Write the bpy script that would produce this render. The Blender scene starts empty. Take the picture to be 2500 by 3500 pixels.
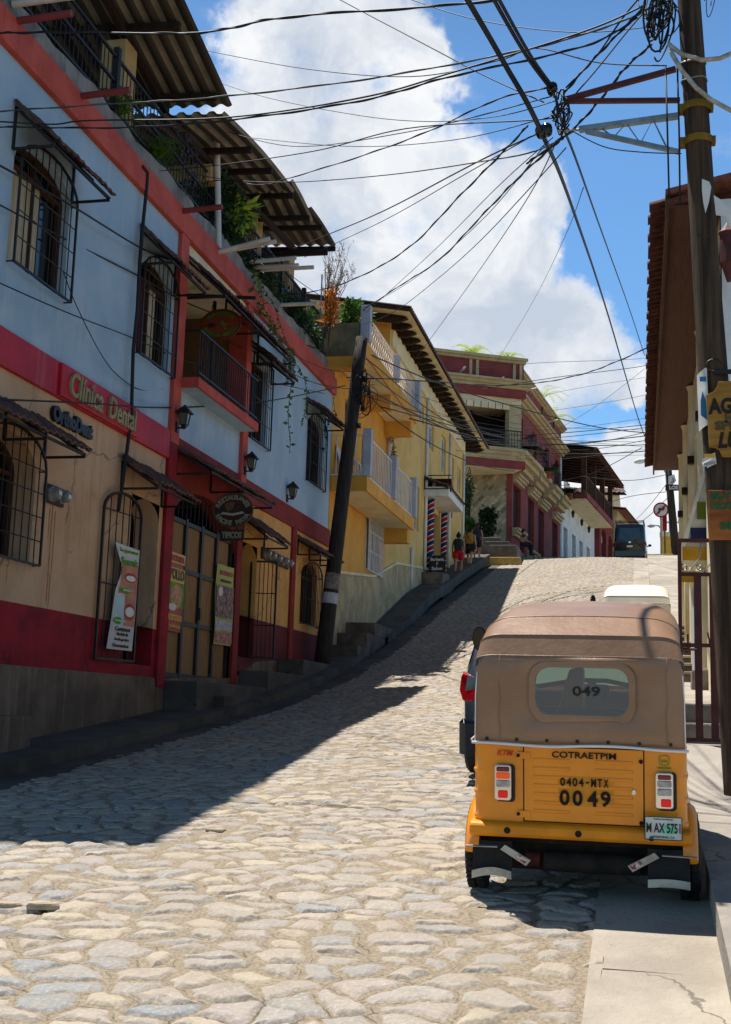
import bpy, bmesh, math, random
from mathutils import Vector as V, Matrix as MX
random.seed(7)
R=math.radians
sc=bpy.context.scene; C=sc.collection
# ---------------------------------------------------------------- camera
EYE=1.9; FPX=4200.0
_y=V((940,715,FPX)).normalized(); _u=V((775,-25750,FPX)); _u=(_u-_y*_u.dot(_y)).normalized(); _x=_u.cross(_y)
if _x.x<0: _x=-_x
CW=MX((_x,_y,_u))                      # camera (right,down,forward) -> world
def ray(px,py): return CW@V((px-1250,py-1750,FPX))
def atX(px,py,X): d=ray(px,py); return d*(X/d.x)+V((0,0,EYE))
def atY(px,py,Y): d=ray(px,py); return d*(Y/d.y)+V((0,0,EYE))
cam=bpy.data.objects.new('camera',bpy.data.cameras.new('camera')); C.objects.link(cam)
r_,d_,f_=CW.col[0],CW.col[1],CW.col[2]
m=MX((( r_.x,-d_.x,-f_.x),(r_.y,-d_.y,-f_.y),(r_.z,-d_.z,-f_.z))).to_4x4(); m.translation=(0,0,EYE)
cam.matrix_world=m
cam.data.sensor_fit='VERTICAL'; cam.data.sensor_height=36; cam.data.lens=FPX/3500*36
cam.data.clip_start=.1; cam.data.clip_end=3000; sc.camera=cam
# ---------------------------------------------------------------- world, sun, exposure
SUN=V((-.27,.20,1)).normalized(); EL=math.asin(SUN.z); AZ=math.atan2(SUN.x,SUN.y)
sc.view_settings.view_transform='Standard'; sc.view_settings.look='None'; sc.view_settings.exposure=.5; sc.view_settings.gamma=1
sun=bpy.data.objects.new('sun',bpy.data.lights.new('sun','SUN')); C.objects.link(sun)
sun.data.energy=5.0; sun.data.angle=R(.5); sun.data.color=(1,.965,.91)
sun.rotation_euler=SUN.to_track_quat('Z','Y').to_euler()
w=bpy.data.worlds.new('World'); sc.world=w; w.use_nodes=True
NT=w.node_tree; NT.nodes.clear()
def N(nt,t,ins=None,**kw):
    n=nt.nodes.new(t)
    for k,v in kw.items(): setattr(n,k,v)
    for k,v in (ins or {}).items():
        if hasattr(v,'bl_idname') and hasattr(v,'links'): nt.links.new(v,n.inputs[k])
        else: n.inputs[k].default_value=v
    return n
def math_(nt,op,a,b=0.0,clamp=False): return N(nt,'ShaderNodeMath',{0:a,1:b},operation=op,use_clamp=clamp).outputs[0]
def rng(nt,v,a,b,c=0.0,d=1.0,smooth=True):
    return N(nt,'ShaderNodeMapRange',{'Value':v,'From Min':a,'From Max':b,'To Min':c,'To Max':d},interpolation_type='SMOOTHSTEP' if smooth else 'LINEAR').outputs[0]
def mix(nt,f,a,b,mode='MIX'):
    n=nt.nodes.new('ShaderNodeMix'); n.data_type='RGBA'; n.blend_type=mode
    for i,v in ((0,f),(6,a),(7,b)):
        if hasattr(v,'links'): nt.links.new(v,n.inputs[i])
        else: n.inputs[i].default_value=v if i==0 else (tuple(v)+(1,))[:4]
    return n.outputs[2]
def noise(nt,vec,s,det=4,rough=.55,dist=0.,dim='3D'):
    return N(nt,'ShaderNodeTexNoise',{'Vector':vec,'Scale':s,'Detail':det,'Roughness':rough,'Distortion':dist},noise_dimensions=dim)
sky=N(NT,'ShaderNodeTexSky',sky_type='NISHITA'); sky.sun_disc=False; sky.sun_elevation=EL; sky.sun_rotation=AZ; sky.air_density=1.0; sky.dust_density=.35; sky.ozone_density=2.2
geo=N(NT,'ShaderNodeTexCoord').outputs['Generated']
nz=noise(NT,geo,7.0,7,.6)
off=N(NT,'ShaderNodeVectorMath',{0:nz.outputs['Color'],1:(.5,.5,.5)},operation='SUBTRACT')
off=N(NT,'ShaderNodeVectorMath',{0:off.outputs[0],'Scale':.15},operation='SCALE')
wd=N(NT,'ShaderNodeVectorMath',{0:geo,1:off.outputs[0]},operation='ADD')
wd=N(NT,'ShaderNodeVectorMath',{0:wd.outputs[0]},operation='NORMALIZE').outputs[0]
acc=None
for bx_,by_,br_ in [(960,170,230),(1150,150,250),(1330,160,190),(1050,420,330),(1250,400,200),(1000,760,380),(1500,640,230),(1330,800,330),(1640,790,330),(1840,690,160),(1880,800,130),(1560,1080,400),(1850,1130,190),(1960,1240,170),(2080,1330,130),(1800,1370,260),(2080,1800,240),(2220,1650,150),(1960,1760,200),(2250,1950,300),(-900,600,600)]:
    c=ray(bx_,by_).normalized()
    d=N(NT,'ShaderNodeVectorMath',{0:wd,1:tuple(c)},operation='DOT_PRODUCT').outputs['Value']
    a=br_/FPX
    v=rng(NT,d,math.cos(a*1.25),math.cos(a*.55))
    acc=v if acc is None else math_(NT,'MAXIMUM',acc,v)
n2=noise(NT,geo,22.,8,.62).outputs['Fac']
cl=math_(NT,'ADD',acc,math_(NT,'MULTIPLY',math_(NT,'SUBTRACT',n2,.5),1.5))
cl=math_(NT,'ADD',cl,math_(NT,'MULTIPLY',math_(NT,'SUBTRACT',noise(NT,geo,10.,6,.6,.3).outputs['Fac'],.5),1.5))
cm=rng(NT,cl,.18,.95)
sh=noise(NT,wd,9.,5,.55).outputs['Fac']
ccol=mix(NT,rng(NT,sh,.35,.62),(.40,.45,.53),(.68,.69,.70))
sk=mix(NT,1.0,sky.outputs[0],(.70,1.0,1.17),'MULTIPLY')
ez=N(NT,'ShaderNodeSeparateXYZ',{0:geo}).outputs[2]
sk=mix(NT,rng(NT,ez,.42,.8,1.0,.2),(0,0,0),sk)
sb=N(NT,'ShaderNodeBackground',{'Color':sk,'Strength':.10})
cb=N(NT,'ShaderNodeBackground',{'Color':ccol,'Strength':1.0})
ms=N(NT,'ShaderNodeMixShader',{0:cm,1:sb.outputs[0],2:cb.outputs[0]})
N(NT,'ShaderNodeOutputWorld',{'Surface':ms.outputs[0]})
# ---------------------------------------------------------------- mesh helpers
OFF={}
def put(o,parent=None):
    C.objects.link(o)
    if parent is not None:
        o.parent=parent
        if parent.name in OFF: o.location=OFF[parent.name]
    return o
def tag(o,label=None,cat=None,group=None,kind=None):
    for k,v in (('label',label),('category',cat),('group',group),('kind',kind)):
        if v: o[k]=v
    return o
def thing(name,label,cat,loc,rot=(0,0,0),group=None,world=True):
    o=bpy.data.objects.new(name,None); C.objects.link(o); o.location=loc; o.rotation_euler=rot; o.empty_display_size=.2
    if world: OFF[o.name]=-V(loc)
    return tag(o,label,cat,group)
class MB:
    def __init__(s): s.v=[];s.f=[];s.m=[];s.c=0;s.uv=None
    def add(s,vs,fs):
        b=len(s.v); s.v+=[tuple(x) for x in vs]
        for f in fs: s.f.append([b+i for i in f]); s.m.append(s.c)
        return s
    def hexa(s,p): return s.add(p,[(0,3,2,1),(4,5,6,7),(0,1,5,4),(1,2,6,5),(2,3,7,6),(3,0,4,7)])
    def box(s,x0,x1,y0,y1,z0,z1): return s.hexa([(x0,y0,z0),(x1,y0,z0),(x1,y1,z0),(x0,y1,z0),(x0,y0,z1),(x1,y0,z1),(x1,y1,z1),(x0,y1,z1)])
    def mbox(s,mp,u0,u1,z0,z1,d0,d1): return s.hexa([mp(u0,z0,d0),mp(u1,z0,d0),mp(u1,z0,d1),mp(u0,z0,d1),mp(u0,z1,d0),mp(u1,z1,d0),mp(u1,z1,d1),mp(u0,z1,d1)])
    def bar(s,p,q,w,h=None,up=(0,0,1)):
        p,q=V(p),V(q); h=h or w; d=(q-p).normalized(); a=d.cross(V(up))
        if a.length<1e-4: a=d.cross(V((0,1,0)))
        a.normalize(); b=a.cross(d); a*=w/2; b*=h/2
        return s.hexa([p-a-b,p+a-b,q+a-b,q-a-b,p-a+b,p+a+b,q+a+b,q-a+b])
    def tube(s,pts,r,n=8,cap=True,sq=None):
        pts=[V(p) for p in pts]; k=len(pts); rs=r if isinstance(r,(list,tuple)) else [r]*k
        vs=[];fs=[];a=None
        for i,p in enumerate(pts):
            t=(pts[min(i+1,k-1)]-pts[max(i-1,0)]).normalized()
            if a is None:
                a=t.cross(V((0,0,1)));
                if a.length<.05: a=t.cross(V((1,0,0)))
            a=(a-t*a.dot(t)).normalized(); b=t.cross(a)
            for j in range(n):
                g=2*math.pi*j/n; vs.append(p+a*math.cos(g)*rs[i]+b*math.sin(g)*rs[i])
        for i in range(k-1):
            for j in range(n): fs.append((i*n+j,i*n+(j+1)%n,(i+1)*n+(j+1)%n,(i+1)*n+j))
        if cap: fs+= [tuple(range(n))[::-1],tuple((k-1)*n+j for j in range(n))]
        return s.add(vs,fs)
    def prism(s,poly,axis,a,b,mp=None):
        n=len(poly)
        g={'x':lambda p,c:(c,p[0],p[1]),'y':lambda p,c:(p[0],c,p[1]),'z':lambda p,c:(p[0],p[1],c),'m':lambda p,c:mp(p[0],p[1],c)}[axis]
        return s.add([g(p,a) for p in poly]+[g(p,b) for p in poly],[tuple(range(n)),tuple(range(2*n-1,n-1,-1))]+[(i,(i+1)%n,n+(i+1)%n,n+i) for i in range(n)])
    def loft(s,rings,closed=True,caps=(False,False)):
        n=len(rings[0]); vs=[p for r in rings for p in r]; fs=[]
        for i in range(len(rings)-1):
            for j in range(n if closed else n-1): fs.append((i*n+j,i*n+(j+1)%n,(i+1)*n+(j+1)%n,(i+1)*n+j))
        if caps[0]: fs.append(tuple(range(n)))
        if caps[1]: fs.append(tuple(range((len(rings)-1)*n,len(rings)*n)))
        return s.add(vs,fs)
    def sheet(s,fn,nu,nv):
        return s.add([fn(i/nu,j/nv) for i in range(nu+1) for j in range(nv+1)],[(i*(nv+1)+j,(i+1)*(nv+1)+j,(i+1)*(nv+1)+j+1,i*(nv+1)+j+1) for i in range(nu) for j in range(nv)])
    def lathe(s,prof,base,n=14,axis='z'):
        b=V(base); rings=[]
        for r,z in prof:
            ring=[]
            for j in range(n):
                g=2*math.pi*j/n; x,y=r*math.cos(g),r*math.sin(g)
                ring.append(b+(V((x,y,z)) if axis=='z' else V((z,x,y)) if axis=='x' else V((x,z,y))))
            rings.append(ring)
        return s.loft(rings,True,(True,True))
    def wall(s,mp,u0,u1,z0,z1,ops,t=.25):
        us=sorted({u0,u1}|{o[0] for o in ops}|{o[1] for o in ops}); zs=sorted({z0,z1}|{o[2] for o in ops}|{o[3] for o in ops})
        us=[u for u in us if u0<=u<=u1]; zs=[z for z in zs if z0<=z<=z1]
        for i in range(len(us)-1):
            for j in range(len(zs)-1):
                cu,cz=(us[i]+us[i+1])/2,(zs[j]+zs[j+1])/2
                if any(o[0]<cu<o[1] and o[2]<cz<o[3] for o in ops): continue
                s.add([mp(us[i],zs[j],0),mp(us[i+1],zs[j],0),mp(us[i+1],zs[j+1],0),mp(us[i],zs[j+1],0)],[(0,1,2,3)])
        for o in ops:
            a,b,c,d=o[:4]; rise=o[4] if len(o)>4 else 0; dd=max(c,z0); 
            if d<=z0 or c>=z1: continue
            pts=[(a,dd)]+arc(a,b,d,rise)+[(b,dd)]
            pts=[(p[0],min(p[1],z1)) for p in pts]
            for p,q in zip(pts,pts[1:]): s.add([mp(p[0],p[1],0),mp(q[0],q[1],0),mp(q[0],q[1],-t),mp(p[0],p[1],-t)],[(0,1,2,3)])
            if c>z0: s.add([mp(a,c,0),mp(b,c,0),mp(b,c,-t),mp(a,c,-t)],[(0,1,2,3)])
            if rise:
                ar=arc(a,b,d,rise); k=len(ar)//2
                s.add([mp(*p,0) for p in [(a,d)]+ar[:k+1]],[tuple(range(k+2))[::-1]])
                s.add([mp(*p,0) for p in [(b,d)]+ar[k:][::-1]],[tuple(range(len(ar)-k+1))])
        return s
    def build(s,name,mats,parent=None,smooth=False,bevel=0,label=None,norm=True,kind=None):
        me=bpy.data.meshes.new(name); me.from_pydata(s.v,[],s.f)
        for k in (mats if isinstance(mats,(list,tuple)) else [mats]): me.materials.append(k)
        me.polygons.foreach_set('material_index',s.m)
        if norm:
            bm=bmesh.new(); bm.from_mesh(me); bmesh.ops.recalc_face_normals(bm,faces=bm.faces); bm.to_mesh(me); bm.free()
        if smooth is True: me.polygons.foreach_set('use_smooth',[True]*len(me.polygons))
        elif smooth:
            me.polygons.foreach_set('use_smooth',[True]*len(me.polygons)); me.set_sharp_from_angle(angle=R(smooth))
        me.update()
        o=bpy.data.objects.new(name,me); put(o,parent)
        if bevel:
            b=o.modifiers.new('bevel','BEVEL'); b.width=bevel; b.segments=2; b.limit_method='ANGLE'; b.angle_limit=R(40)
        if label: o['label']=label
        if kind: o['kind']=kind
        return o
def arc(a,b,top,rise,n=10):
    if not rise: return [(a,top),(b,top)]
    c=(a+b)/2; w_=(b-a)/2
    return [(c-w_*math.cos(math.pi*i/n),top-rise+rise*math.sin(math.pi*i/n)) for i in range(n+1)]
def text(s,size,mt,o,ex,ey,parent=None,width=None,name='lettering',thick=.004,bold=0.,align='CENTER',shear=0.,height=None):
    """flat letters standing on a surface: o = centre, ex = reading direction, ey = up"""
    cu=bpy.data.curves.new(name,'FONT'); cu.body=s; cu.size=size; cu.align_x=align; cu.align_y='CENTER'; cu.extrude=thick; cu.offset=bold; cu.shear=shear; cu.resolution_u=3
    t=bpy.data.objects.new(name,cu); C.objects.link(t)
    dg=bpy.context.evaluated_depsgraph_get(); me=bpy.data.meshes.new_from_object(t.evaluated_get(dg)); bpy.data.objects.remove(t)
    me.materials.clear(); me.materials.append(mt)
    xs=[v.co.x for v in me.vertices]; ys=[v.co.y for v in me.vertices]
    k=width/(max(xs)-min(xs)) if width else 1; ky=height/(max(ys)-min(ys)) if height else 1
    cx=(max(xs)+min(xs))/2 if align=='CENTER' else 0; cy=(max(ys)+min(ys))/2
    ex,ey=V(ex).normalized(),V(ey).normalized(); n=ex.cross(ey); o=V(o)
    for v in me.vertices: p=v.co.copy(); v.co=o+ex*(p.x-cx)*k+ey*(p.y-cy)*ky+n*p.z
    ob=bpy.data.objects.new(name,me); return put(ob,parent)
def arctext(s,size,mt,c,ex,ey,rx,ry,a0,a1,parent,bold=.0,flip=False,name='lettering'):
    """letters round an oval, one mesh"""
    ex,ey=V(ex).normalized(),V(ey).normalized(); n=len(s); bms=bmesh.new()
    for i,ch in enumerate(s):
        if ch==' ': continue
        g=R(a0+(a1-a0)*(i/(n-1))); p=V(c)+ex*rx*math.cos(g)+ey*ry*math.sin(g)
        up=(ex*math.cos(g)*ry+ey*math.sin(g)*rx).normalized()
        if flip: up=-up
        rt=up.cross(ex.cross(ey))
        o=text(ch,size,mt,p,rt,up,bold=bold); bms.from_mesh(o.data); bpy.data.objects.remove(o)
    me=bpy.data.meshes.new(name); bms.to_mesh(me); bms.free(); me.materials.append(mt)
    return put(bpy.data.objects.new(name,me),parent)
def dup(root,loc,rot=None,label=None):
    r=root.copy(); C.objects.link(r); r.location=loc
    if rot: r.rotation_euler=rot
    if label: r['label']=label
    def rec(a,b):
        for ch in a.children:
            c=ch.copy(); C.objects.link(c); c.parent=b; rec(ch,c)
    rec(root,r); return r
# ---------------------------------------------------------------- materials
def L(h):
    h=h.lstrip('#'); c=[int(h[i:i+2],16)/255 for i in (0,2,4)]
    return tuple(x/12.92 if x<=.04045 else ((x+.055)/1.055)**2.4 for x in c)
def newmat(name):
    m=bpy.data.materials.new(name); m.use_nodes=True; nt=m.node_tree; nt.nodes.clear()
    b=N(nt,'ShaderNodeBsdfPrincipled'); o=N(nt,'ShaderNodeOutputMaterial',{'Surface':b.outputs[0]})
    return m,nt,b,o
def M(name,c1,c2=None,rough=.85,s=2.5,bump=.25,bs=55.,metal=0.,streak=0.,scol=None,chip=0.,chipc=None,spec=.35,coat=0.,stretch=None,lo=.35,hi=.65,blotch=.45,crack=0.):
    m,nt,b,o=newmat(name); c1=L(c1); c2=L(c2) if c2 else tuple(x*.8 for x in c1)
    tc=N(nt,'ShaderNodeTexCoord').outputs['Object']
    if stretch: tc2=N(nt,'ShaderNodeMapping',{'Vector':tc,'Scale':stretch}).outputs[0]
    else: tc2=tc
    n1=noise(nt,tc2,s,6,.62).outputs['Fac']
    col=mix(nt,rng(nt,n1,lo,hi),c1,c2)
    nq=noise(nt,tc,s*.31,5,.65,.6).outputs['Fac']; col=mix(nt,rng(nt,nq,.5,.8,0,blotch),col,tuple(x*.62 for x in c1)); col=mix(nt,rng(nt,nq,.22,.42,blotch*.8,0),col,tuple(min(1,x*1.22+.02) for x in c1))
    if streak:
        st=N(nt,'ShaderNodeMapping',{'Vector':tc,'Scale':(7,7,.45)}).outputs[0]
        n3=noise(nt,st,1.0,5,.6).outputs['Fac']; n4=noise(nt,tc,.8,3).outputs['Fac']
        f=math_(nt,'MULTIPLY',rng(nt,n3,.5,.75),rng(nt,n4,.35,.6)); f=math_(nt,'MULTIPLY',f,streak)
        col=mix(nt,f,col,L(scol) if scol else tuple(x*.45 for x in c1))
    if chip:
        n5=noise(nt,tc,5.,8,.7,.4).outputs['Fac']
        col=mix(nt,rng(nt,n5,.68-chip*.2,.70-chip*.2+.02),col,L(chipc or '#8d8578'))
    if crack:
        wv=noise(nt,tc,4.,4,.6).outputs['Color']; wv=N(nt,'ShaderNodeVectorMath',{0:wv,'Scale':.35},operation='SCALE').outputs[0]
        ve=N(nt,'ShaderNodeTexVoronoi',{'Vector':N(nt,'ShaderNodeVectorMath',{0:tc,1:wv},operation='ADD').outputs[0],'Scale':crack},feature='DISTANCE_TO_EDGE').outputs['Distance']
        f=math_(nt,'MULTIPLY',rng(nt,ve,.004,.012,1,0),rng(nt,noise(nt,tc,.9,3).outputs['Fac'],.46,.56)); col=mix(nt,math_(nt,'MULTIPLY',f,.8),col,tuple(x*.3 for x in c1))
        st2=noise(nt,tc,1.7,6,.7,.8).outputs['Fac']; col=mix(nt,rng(nt,st2,.56,.7,0,.45),col,tuple(x*.5 for x in c1))
    nt.links.new(col,b.inputs['Base Color'])
    b.inputs['Roughness'].default_value=rough; b.inputs['Metallic'].default_value=metal; b.inputs['Specular IOR Level'].default_value=spec; b.inputs['Coat Weight'].default_value=coat; b.inputs['Coat Roughness'].default_value=.08
    if bump:
        nb=noise(nt,tc2,bs,5,.6).outputs['Fac']
        bp=N(nt,'ShaderNodeBump',{'Height':nb,'Strength':bump,'Distance':.02}); nt.links.new(bp.outputs[0],b.inputs['Normal'])
    return m
def emis(name,col,st):
    m,nt,b,o=newmat(name); b.inputs['Base Color'].default_value=L(col)+(1,); b.inputs['Emission Color'].default_value=L(col)+(1,); b.inputs['Emission Strength'].default_value=st; b.inputs['Roughness'].default_value=.25; return m
def glass(name,col,tr=.8,rough=.03,base=.03,milk=0.):
    m,nt,b,o=newmat(name); b.inputs['Base Color'].default_value=(base,base,base,1); b.inputs['Roughness'].default_value=rough
    tn=N(nt,'ShaderNodeBsdfTransparent',{'Color':L(col)+(1,)}); lw=N(nt,'ShaderNodeLayerWeight',{'Blend':.35}).outputs['Fresnel']
    f=rng(nt,lw,0,1,1-tr,1.0,False); ms=N(nt,'ShaderNodeMixShader',{0:f,1:tn.outputs[0],2:b.outputs[0]})
    if milk: tl=N(nt,'ShaderNodeBsdfTranslucent',{'Color':L(col)+(1,)}); ms=N(nt,'ShaderNodeMixShader',{0:milk,1:ms.outputs[0],2:tl.outputs[0]})
    nt.links.new(ms.outputs[0],o.inputs[0]); return m
BLUE=M('blue_plaster','#9ab4c7','#aabfcd',s=1.3,streak=.6,scol='#c9cccb',bump=.4)
BLUE2=M('pale_blue_plaster','#9ab2c4','#aabdcb',s=1.5,streak=.3,scol='#ccd2d6')
SALMON=M('salmon_paint','#c8594b','#b54a3e',s=2.2,streak=.45,scol='#7d3a30',chip=.12,chipc='#a89386')
RED=M('crimson_paint','#c0182c','#a81425',s=1.6,streak=.35,scol='#d8707a',rough=.6)
REDD=M('dark_red_paint','#a01a26','#7c1520',s=1.8,streak=.6,scol='#4a1216',chip=.1,chipc='#8a6a60',crack=.7)
MAROON=M('maroon_paint','#8e2a22','#77211c',s=1.8,streak=.5,scol='#4f1a16')
DMAROON=M('dark_maroon_paint','#6e2220','#581a1a',s=1.6,streak=.4,scol='#3c1412')
BEIGE=M('beige_plaster','#cfa885','#c49b77',s=1.2,streak=.55,scol='#80644d',bump=.4,chip=.04,chipc='#a08468',crack=.55)
OCHRE=M('ochre_plaster','#dca45c','#cf954b',s=1.4,streak=.5,scol='#8a602f',chip=.05,chipc='#b3996f',crack=.6)
YELLOW=M('yellow_plaster','#dfa445','#d09438',s=1.1,streak=.35,scol='#b8862f')
YELLOW2=M('pale_yellow_plaster','#dfbb72','#d2ab5f',s=1.3,streak=.25,scol='#c29a50')
CREAM=M('cream_plaster','#e9dcb8','#dccba0',s=1.8,streak=.5,scol='#a89468')
WHITE=M('white_paint','#e6e6e4','#d2d2d0',s=3,streak=.25,scol='#a5a39c',bump=.1)
LGREY=M('light_grey_paint','#b9bcc4','#a6a9b2',s=2,streak=.4,scol='#8a8a88',bump=.1)
CONC=M('concrete','#8f8a84','#6c6660',s=2.2,streak=.7,scol='#3f3a36',bump=.5,bs=25)
CONCD=M('stained_plinth_concrete','#7a6858','#5c4d41',s=1.4,streak=.9,scol='#a08b78',bump=.5,bs=25)
CONCL=M('sunlit_concrete','#a59b8e','#8d8478',s=1.6,streak=0,bump=.6,bs=30,chip=.1,chipc='#6f675d',crack=.9)
STONEW=M('old_plinth_plaster','#c6b186','#a8946f',s=2.0,streak=.8,scol='#5b5248',chip=.3,chipc='#6b625a')
IRON=M('black_iron','#1c1a1a','#2a2423',rough=.55,bump=.1,s=8)
RUST=M('red_oxide_iron','#5b2620','#45201c',rough=.6,s=9,bump=.2)
TILE=M('old_clay_tile','#6b4a3f','#46322c',s=7,bump=.5,bs=30,chip=.25,chipc='#8a6656')
TILE2=M('clay_tile','#8a5340','#5f3a2e',s=7,bump=.5,bs=30,chip=.15,chipc='#a8735a')
WOOD=M('brown_wood','#5a3a26','#3b2619',s=3,stretch=(9,9,.8),bump=.5,bs=12)
BAMBOO=M('cane_slats','#a07a4e','#7a5a38',s=3,stretch=(30,30,.6),bump=.3,bs=9)
DWOOD=M('dark_timber','#33231a','#20150f',s=4,stretch=(3,3,.6),bump=.4,bs=14)
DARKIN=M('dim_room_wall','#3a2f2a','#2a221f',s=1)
GLASSD=M('dark_window_glass','#1a1c1e','#0e1012',rough=.08,bump=0,s=1,spec=.6)
CURT=M('maroon_curtain','#5c1420','#3d0d16',s=4,stretch=(9,9,.4),bump=.3,bs=6)
CURTW=M('pale_curtain','#c8b89c','#a8987c',s=4,stretch=(9,9,.4),bump=.3,bs=6)
ZINC=M('weathered_corrugated_zinc','#4a453c','#322e28',rough=.7,s=1.6,bump=.2,stretch=(1,.35,1),lo=.3,hi=.7,metal=.1)
BLACKP=M('black_paint','#141414','#1d1d1d',rough=.5,bump=0)
PVC=M('white_pvc','#d8d2c8','#c2bab0',rough=.45,bump=0,s=3)
PINKPIPE=M('red_pipe','#8f3b3a','#7a3432',rough=.6,bump=.1)
POLEW=M('weathered_pole_timber','#5a4633','#2e231a',s=2.2,stretch=(9,9,.5),bump=.9,bs=14,chip=.25,chipc='#2c3a2c',streak=.5)
POLEB=M('tarred_pole_timber','#3a332d','#241f1b',s=3,stretch=(9,9,.5),bump=.5,bs=16)
CABLE=M('black_cable','#161616','#222222',rough=.6,bump=0)
CABLEG=M('grey_cable','#5a554e','#3d3a36',rough=.6,bump=0)
GALV=M('galvanised_steel','#9aa09f','#7c8281',rough=.45,metal=.7,s=6,bump=.1)
CHROME=M('chrome','#d8d8d8','#c0c0c0',rough=.15,metal=1,bump=0)
RUBBER=M('black_rubber','#181818','#262422',rough=.8,s=12,bump=.3,bs=80)
def leafmat(name,a,b,tr=.35):
    m,nt,bs,o=newmat(name); g=N(nt,'ShaderNodeNewGeometry').outputs['Random Per Island']
    col=mix(nt,g,L(a),L(b)); nt.links.new(col,bs.inputs['Base Color']); bs.inputs['Roughness'].default_value=.5; bs.inputs['Specular IOR Level'].default_value=.3
    t=N(nt,'ShaderNodeBsdfTranslucent',{'Color':col}); ms=N(nt,'ShaderNodeMixShader',{0:tr,1:bs.outputs[0],2:t.outputs[0]}); nt.links.new(ms.outputs[0],o.inputs[0]); return m
LEAF=leafmat('leaf_green','#35561f','#5f8a34'); LEAFD=leafmat('leaf_dark','#1d3216','#35502a'); LEAFY=leafmat('leaf_lime','#7fa02f','#b9c943'); LEAFO=leafmat('leaf_croton','#a84a1c','#c9932c'); LEAFR=leafmat('leaf_dry','#5a4a2c','#7d6a40')
BARK=M('bark','#5b4a3a','#43362a',s=6,bump=.5,bs=30)
TERRA=M('terracotta','#9a5238','#7d4230',s=5,bump=.2)
# ---------------------------------------------------------------- terrain
def lerp_tab(tab,y):
    if y<=tab[0][0]: return tab[0][1]
    for (a,b),(c,d) in zip(tab,tab[1:]):
        if y<=c:
            t=(y-a)/(c-a); return b+(d-b)*t
    return tab[-1][1]
def smooth_tab(tab):
    ys=[i*.25 for i in range(-80,1600)]; zs=[lerp_tab(tab,y) for y in ys]
    for _ in range(2):
        n=len(zs); zs=[sum(zs[max(0,i-4):min(n,i+5)])/len(zs[max(0,i-4):min(n,i+5)]) for i in range(n)]
    def f(y):
        k=(y+20)*4; i=max(0,min(len(zs)-2,int(k))); return zs[i]+(zs[i+1]-zs[i])*(k-i)
    return f
far=[(45.8,6.9),(52,8.2),(57,9.25),(62,9.8),(68,10.2),(80,10.5),(120,10.8),(400,11)]
ZL=smooth_tab([(-20,-2),(0,-.05),(5,.52),(8,.87),(11.7,1.12),(16,1.5),(20,1.87),(25,2.5),(30,3.4),(37.7,5.15)]+far)
ZR=smooth_tab([(-20,-2),(0,.05),(5.2,.74),(7.1,.98),(10,1.2),(13,1.5),(20,2.25),(24.6,2.78),(30,3.55),(37.7,5.15)]+far)
XL,XR=-6.35,.35
def road(x,y):
    t=min(1,max(0,(x-XL)/(XR-XL))); return ZL(y)*(1-t)+ZR(y)*t+.05*math.sin(math.pi*t)
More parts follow.
